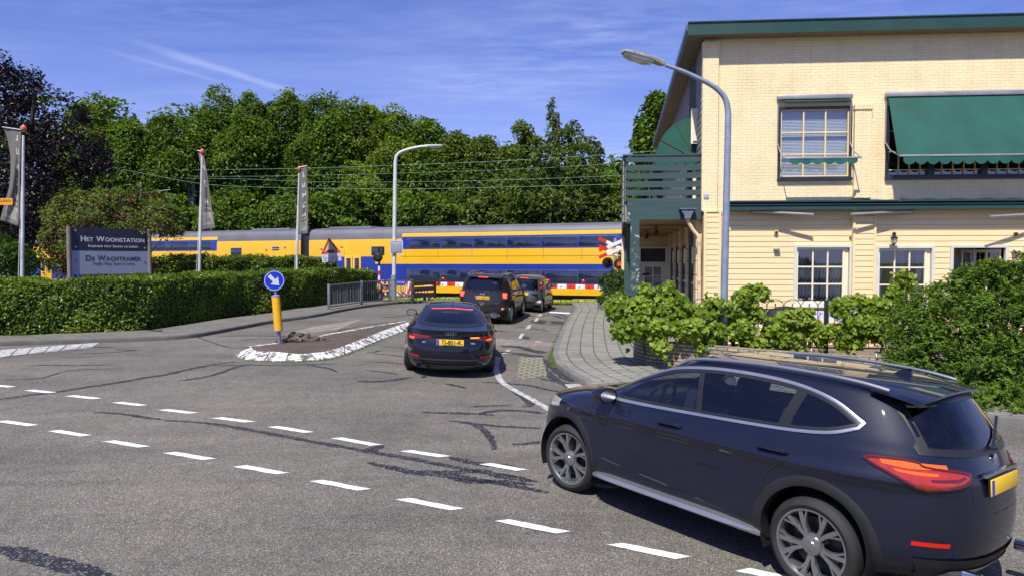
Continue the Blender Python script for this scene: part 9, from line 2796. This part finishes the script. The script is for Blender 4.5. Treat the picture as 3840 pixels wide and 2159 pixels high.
vine('vine with one tall shoot between fence post and yew', [(3150, 1150, 30, 30, 14.8), (3210, 1140, 50, 36, 14.8), (3280, 1150, 50, 50, 14.7), (3350, 1110, 30, 45, 14.7), (3385, 1050, 24, 40, 14.7), (3230, 1220, 70, 50, 14.6), (3310, 1230, 55, 50, 14.5), (3120, 1250, 30, 26, 14.8), (3200, 1280, 50, 24, 14.6)], 155, 24, 0.110, [((3200, 1325, 14.8), (3240, 1150, 14.8)), ((3300, 1325, 14.7), (3388, 1030, 14.7))])

# yew at the right edge
ybl = [px_blob(*q) for q in ((3480, 1150, 90, 70, 12.6), (3570, 1110, 80, 55, 12.6), (3680, 1070, 90, 60, 12.5), (3790, 1060, 80, 55, 12.4), (3900, 1080, 110, 80, 12.4), (3450, 1240, 110, 90, 12.4), (3600, 1220, 150, 120, 12.2), (3780, 1200, 150, 130, 12.0), (3950, 1220, 160, 150, 12), (3480, 1340, 130, 100, 12.2), (3640, 1360, 160, 120, 11.8), (3820, 1380, 170, 140, 11.6), (4000, 1400, 170, 160, 11.6), (3560, 1440, 140, 90, 11.9), (3760, 1500, 160, 110, 11.5), (3940, 1540, 160, 120, 11.3), (3620, 1530, 130, 90, 11.4), (3800, 1600, 160, 100, 11.0), (4000, 1620, 170, 120, 10.9), (3420, 1420, 90, 80, 12.0), (3700, 1560, 170, 110, 10.9), (3860, 1570, 180, 120, 10.6), (3560, 1530, 130, 90, 11.0), (4050, 1580, 180, 130, 10.5), (3740, 1030, 70, 50, 12.4), (3600, 1060, 60, 45, 12.5), (3840, 1020, 80, 55, 12.3))]
yb = AT(3700, 1500, 12.2)
yw = thing('yew_bush', 'large feathery dark green yew filling the right edge behind the SUV', 'bush', (yb.x, yb.y, float(gz(yb.x, yb.y)) + 0.1))
P, Nn, T = crown_points(ybl, 2300, 15, 0.16, up=0.8, low=-0.6, droop=0.5, fill=0.3)
# each point becomes a small feathery spray: a twig with needles fanned along it
k = 9; n = len(P)
dr = unit(Nn * 0.5 + rng.normal(size=(n, 3)) * 0.45 + np.array([0, 0, 0.1])); 
t = (np.arange(k) / (k - 1))[None, :, None]
Q = (P[:, None, :] + dr[:, None, :] * t * 0.15 - np.array([0, 0, 0.035]) * t ** 2).reshape(-1, 3)
NQ = np.repeat(unit(Nn + np.array([0, 0, 0.5])), k, 0) + rng.normal(size=(n * k, 3)) * 0.35
TQ = np.repeat(T, k) + np.tile(np.linspace(-0.08, 0.22, k), n)
leaf_obj('foliage', leaves(Q, NQ, 0.054 * rng.uniform(.8, 1.2, n * k), TQ, shape='needle'), M_YEW, yw)
mb = MB()
for b in ybl:
    e = Vector(b[:3]) - yw.location; mb.tube([Vector((random.uniform(-.2, .2), random.uniform(-.2, .2), 0)), e * 0.6 + Vector((0, 0, .1)), e], [0.05, 0.03, 0.012], 6)
mb.build('trunk', M_BARK, yw)

# grass with small yellow flowers beside the railway
def grass(name, quad, n, h=0.16):
    a, b, c, d = [G(*q) for q in quad]
    u = rng.random(n)[:, None]; v = rng.random(n)[:, None]
    A, B, C_, D2 = [np.array(q) for q in (a, b, c, d)]
    P = (A * (1 - u) + B * u) * (1 - v) + (D2 * (1 - u) + C_ * u) * v
    P[:, 2] = gz(P[:, 0], P[:, 1]) + h * 0.5
    return P
P = np.concatenate([grass('g', ((1440, 1140), (1720, 1129), (1720, 1124), (1440, 1130)), 9000), grass('g', ((2075, 1143), (2260, 1142), (2260, 1136), (2075, 1137)), 3000)])
n = len(P)
o = leaf_obj('grass', leaves(P, rng.normal(size=(n, 3)) * 0.5 + np.array([0, -1, 0.35]), 0.22 * rng.uniform(.6, 1.3, n), np.clip(rng.normal(.6, .2, n), 0, 1), 0.3), M_VINE); tag(o, kind='stuff')
M_YELLOW = plain('yellow_flower', (0.75, 0.55, 0.02), 0.6)
i = rng.choice(n, 260); V, F, C = leaves(P[i] + np.array([0, 0, 0.08]), rng.normal(size=(260, 3)) * .3 + np.array([0, -.6, 1]), np.full(260, 0.07), np.ones(260), 0.9)
o = obj('wild_flowers', np_mesh('wild_flowers', V, F, [M_YELLOW])); tag(o, kind='stuff')
# weeds along the island kerb
n = 1300; ii = rng.integers(6, len(outer) - 6, n); OP_ = np.array([[p.x, p.y, p.z] for p in outer])
P = OP_[ii] + rng.normal(size=(n, 3)) * np.array([0.05, 0.025, 0]) + np.array([0, -0.035, 0.012])
o = leaf_obj('kerb_weeds', leaves(P, rng.normal(size=(n, 3)) * .4 + np.array([0, -.4, 1]), 0.045 * rng.uniform(.4, 1.2, n), np.clip(rng.normal(.6, .2, n), 0, 1), 0.4), M_LEAFO); tag(o, kind='stuff')
# weeds in the gutter of the right kerb
n = 1500; tt = rng.random(n); KP = np.array([[p.x, p.y] for p in smooth_poly([Vector((p.x, p.y, 0)) for p in KR[2:9]], 8)]); ii = (tt * (len(KP) - 1)).astype(int)
P = np.concatenate([KP[ii] + rng.normal(size=(n, 2)) * 0.03 - np.array([0.05, 0]), np.zeros((n, 1))], 1); P[:, 2] = gz(P[:, 0], P[:, 1]) + 0.015
o = leaf_obj('gutter_weeds', leaves(P, rng.normal(size=(n, 3)) * .4 + np.array([0, -.4, 1]), 0.05 * rng.uniform(.4, 1.2, n), np.clip(rng.normal(.4, .2, n), 0, 1), 0.4), M_LEAFO); tag(o, kind='stuff')
# ---------------------------------------------------------------- one piece, one mesh: split seams and rings that came out of one loop
def split_loose(o):
    bm = bmesh.new(); bm.from_mesh(o.data); seen = set(); isl = []
    for f in bm.faces:
        if f in seen: continue
        st = [f]; seen.add(f); cur = []
        while st:
            g = st.pop(); cur.append(g)
            for e in g.edges:
                for h in e.link_faces:
                    if h not in seen: seen.add(h); st.append(h)
        isl.append([[tuple(v.co) for v in g.verts] for g in cur])
    bm.free()
    if len(isl) < 2: return
    mats = list(o.data.materials)
    for k, fs in enumerate(isl):
        idx = {}; V = []; F = []
        for f in fs:
            r = []
            for c in f:
                if c not in idx: idx[c] = len(V); V.append(c)
                r.append(idx[c])
            F.append(r)
        me = bpy.data.meshes.new(o.name.split('.')[0]); me.from_pydata(V, [], F)
        for m in mats: me.materials.append(m)
        me.polygons.foreach_set('use_smooth', [True] * len(F)); me.set_sharp_from_angle(angle=R(40))
        if k == 0: o.data = me
        else:
            c = o.copy(); c.data = me; scn.collection.objects.link(c)
for o in list(scn.objects):
    if o.type == 'MESH' and o.name.split('.')[0] in ('door_seam', 'tailgate_seam', 'bollard_ring', 'balcony_door_frame', 'lamp_bar', 'indicator_lens', 'bumper_blade'): split_loose(o)
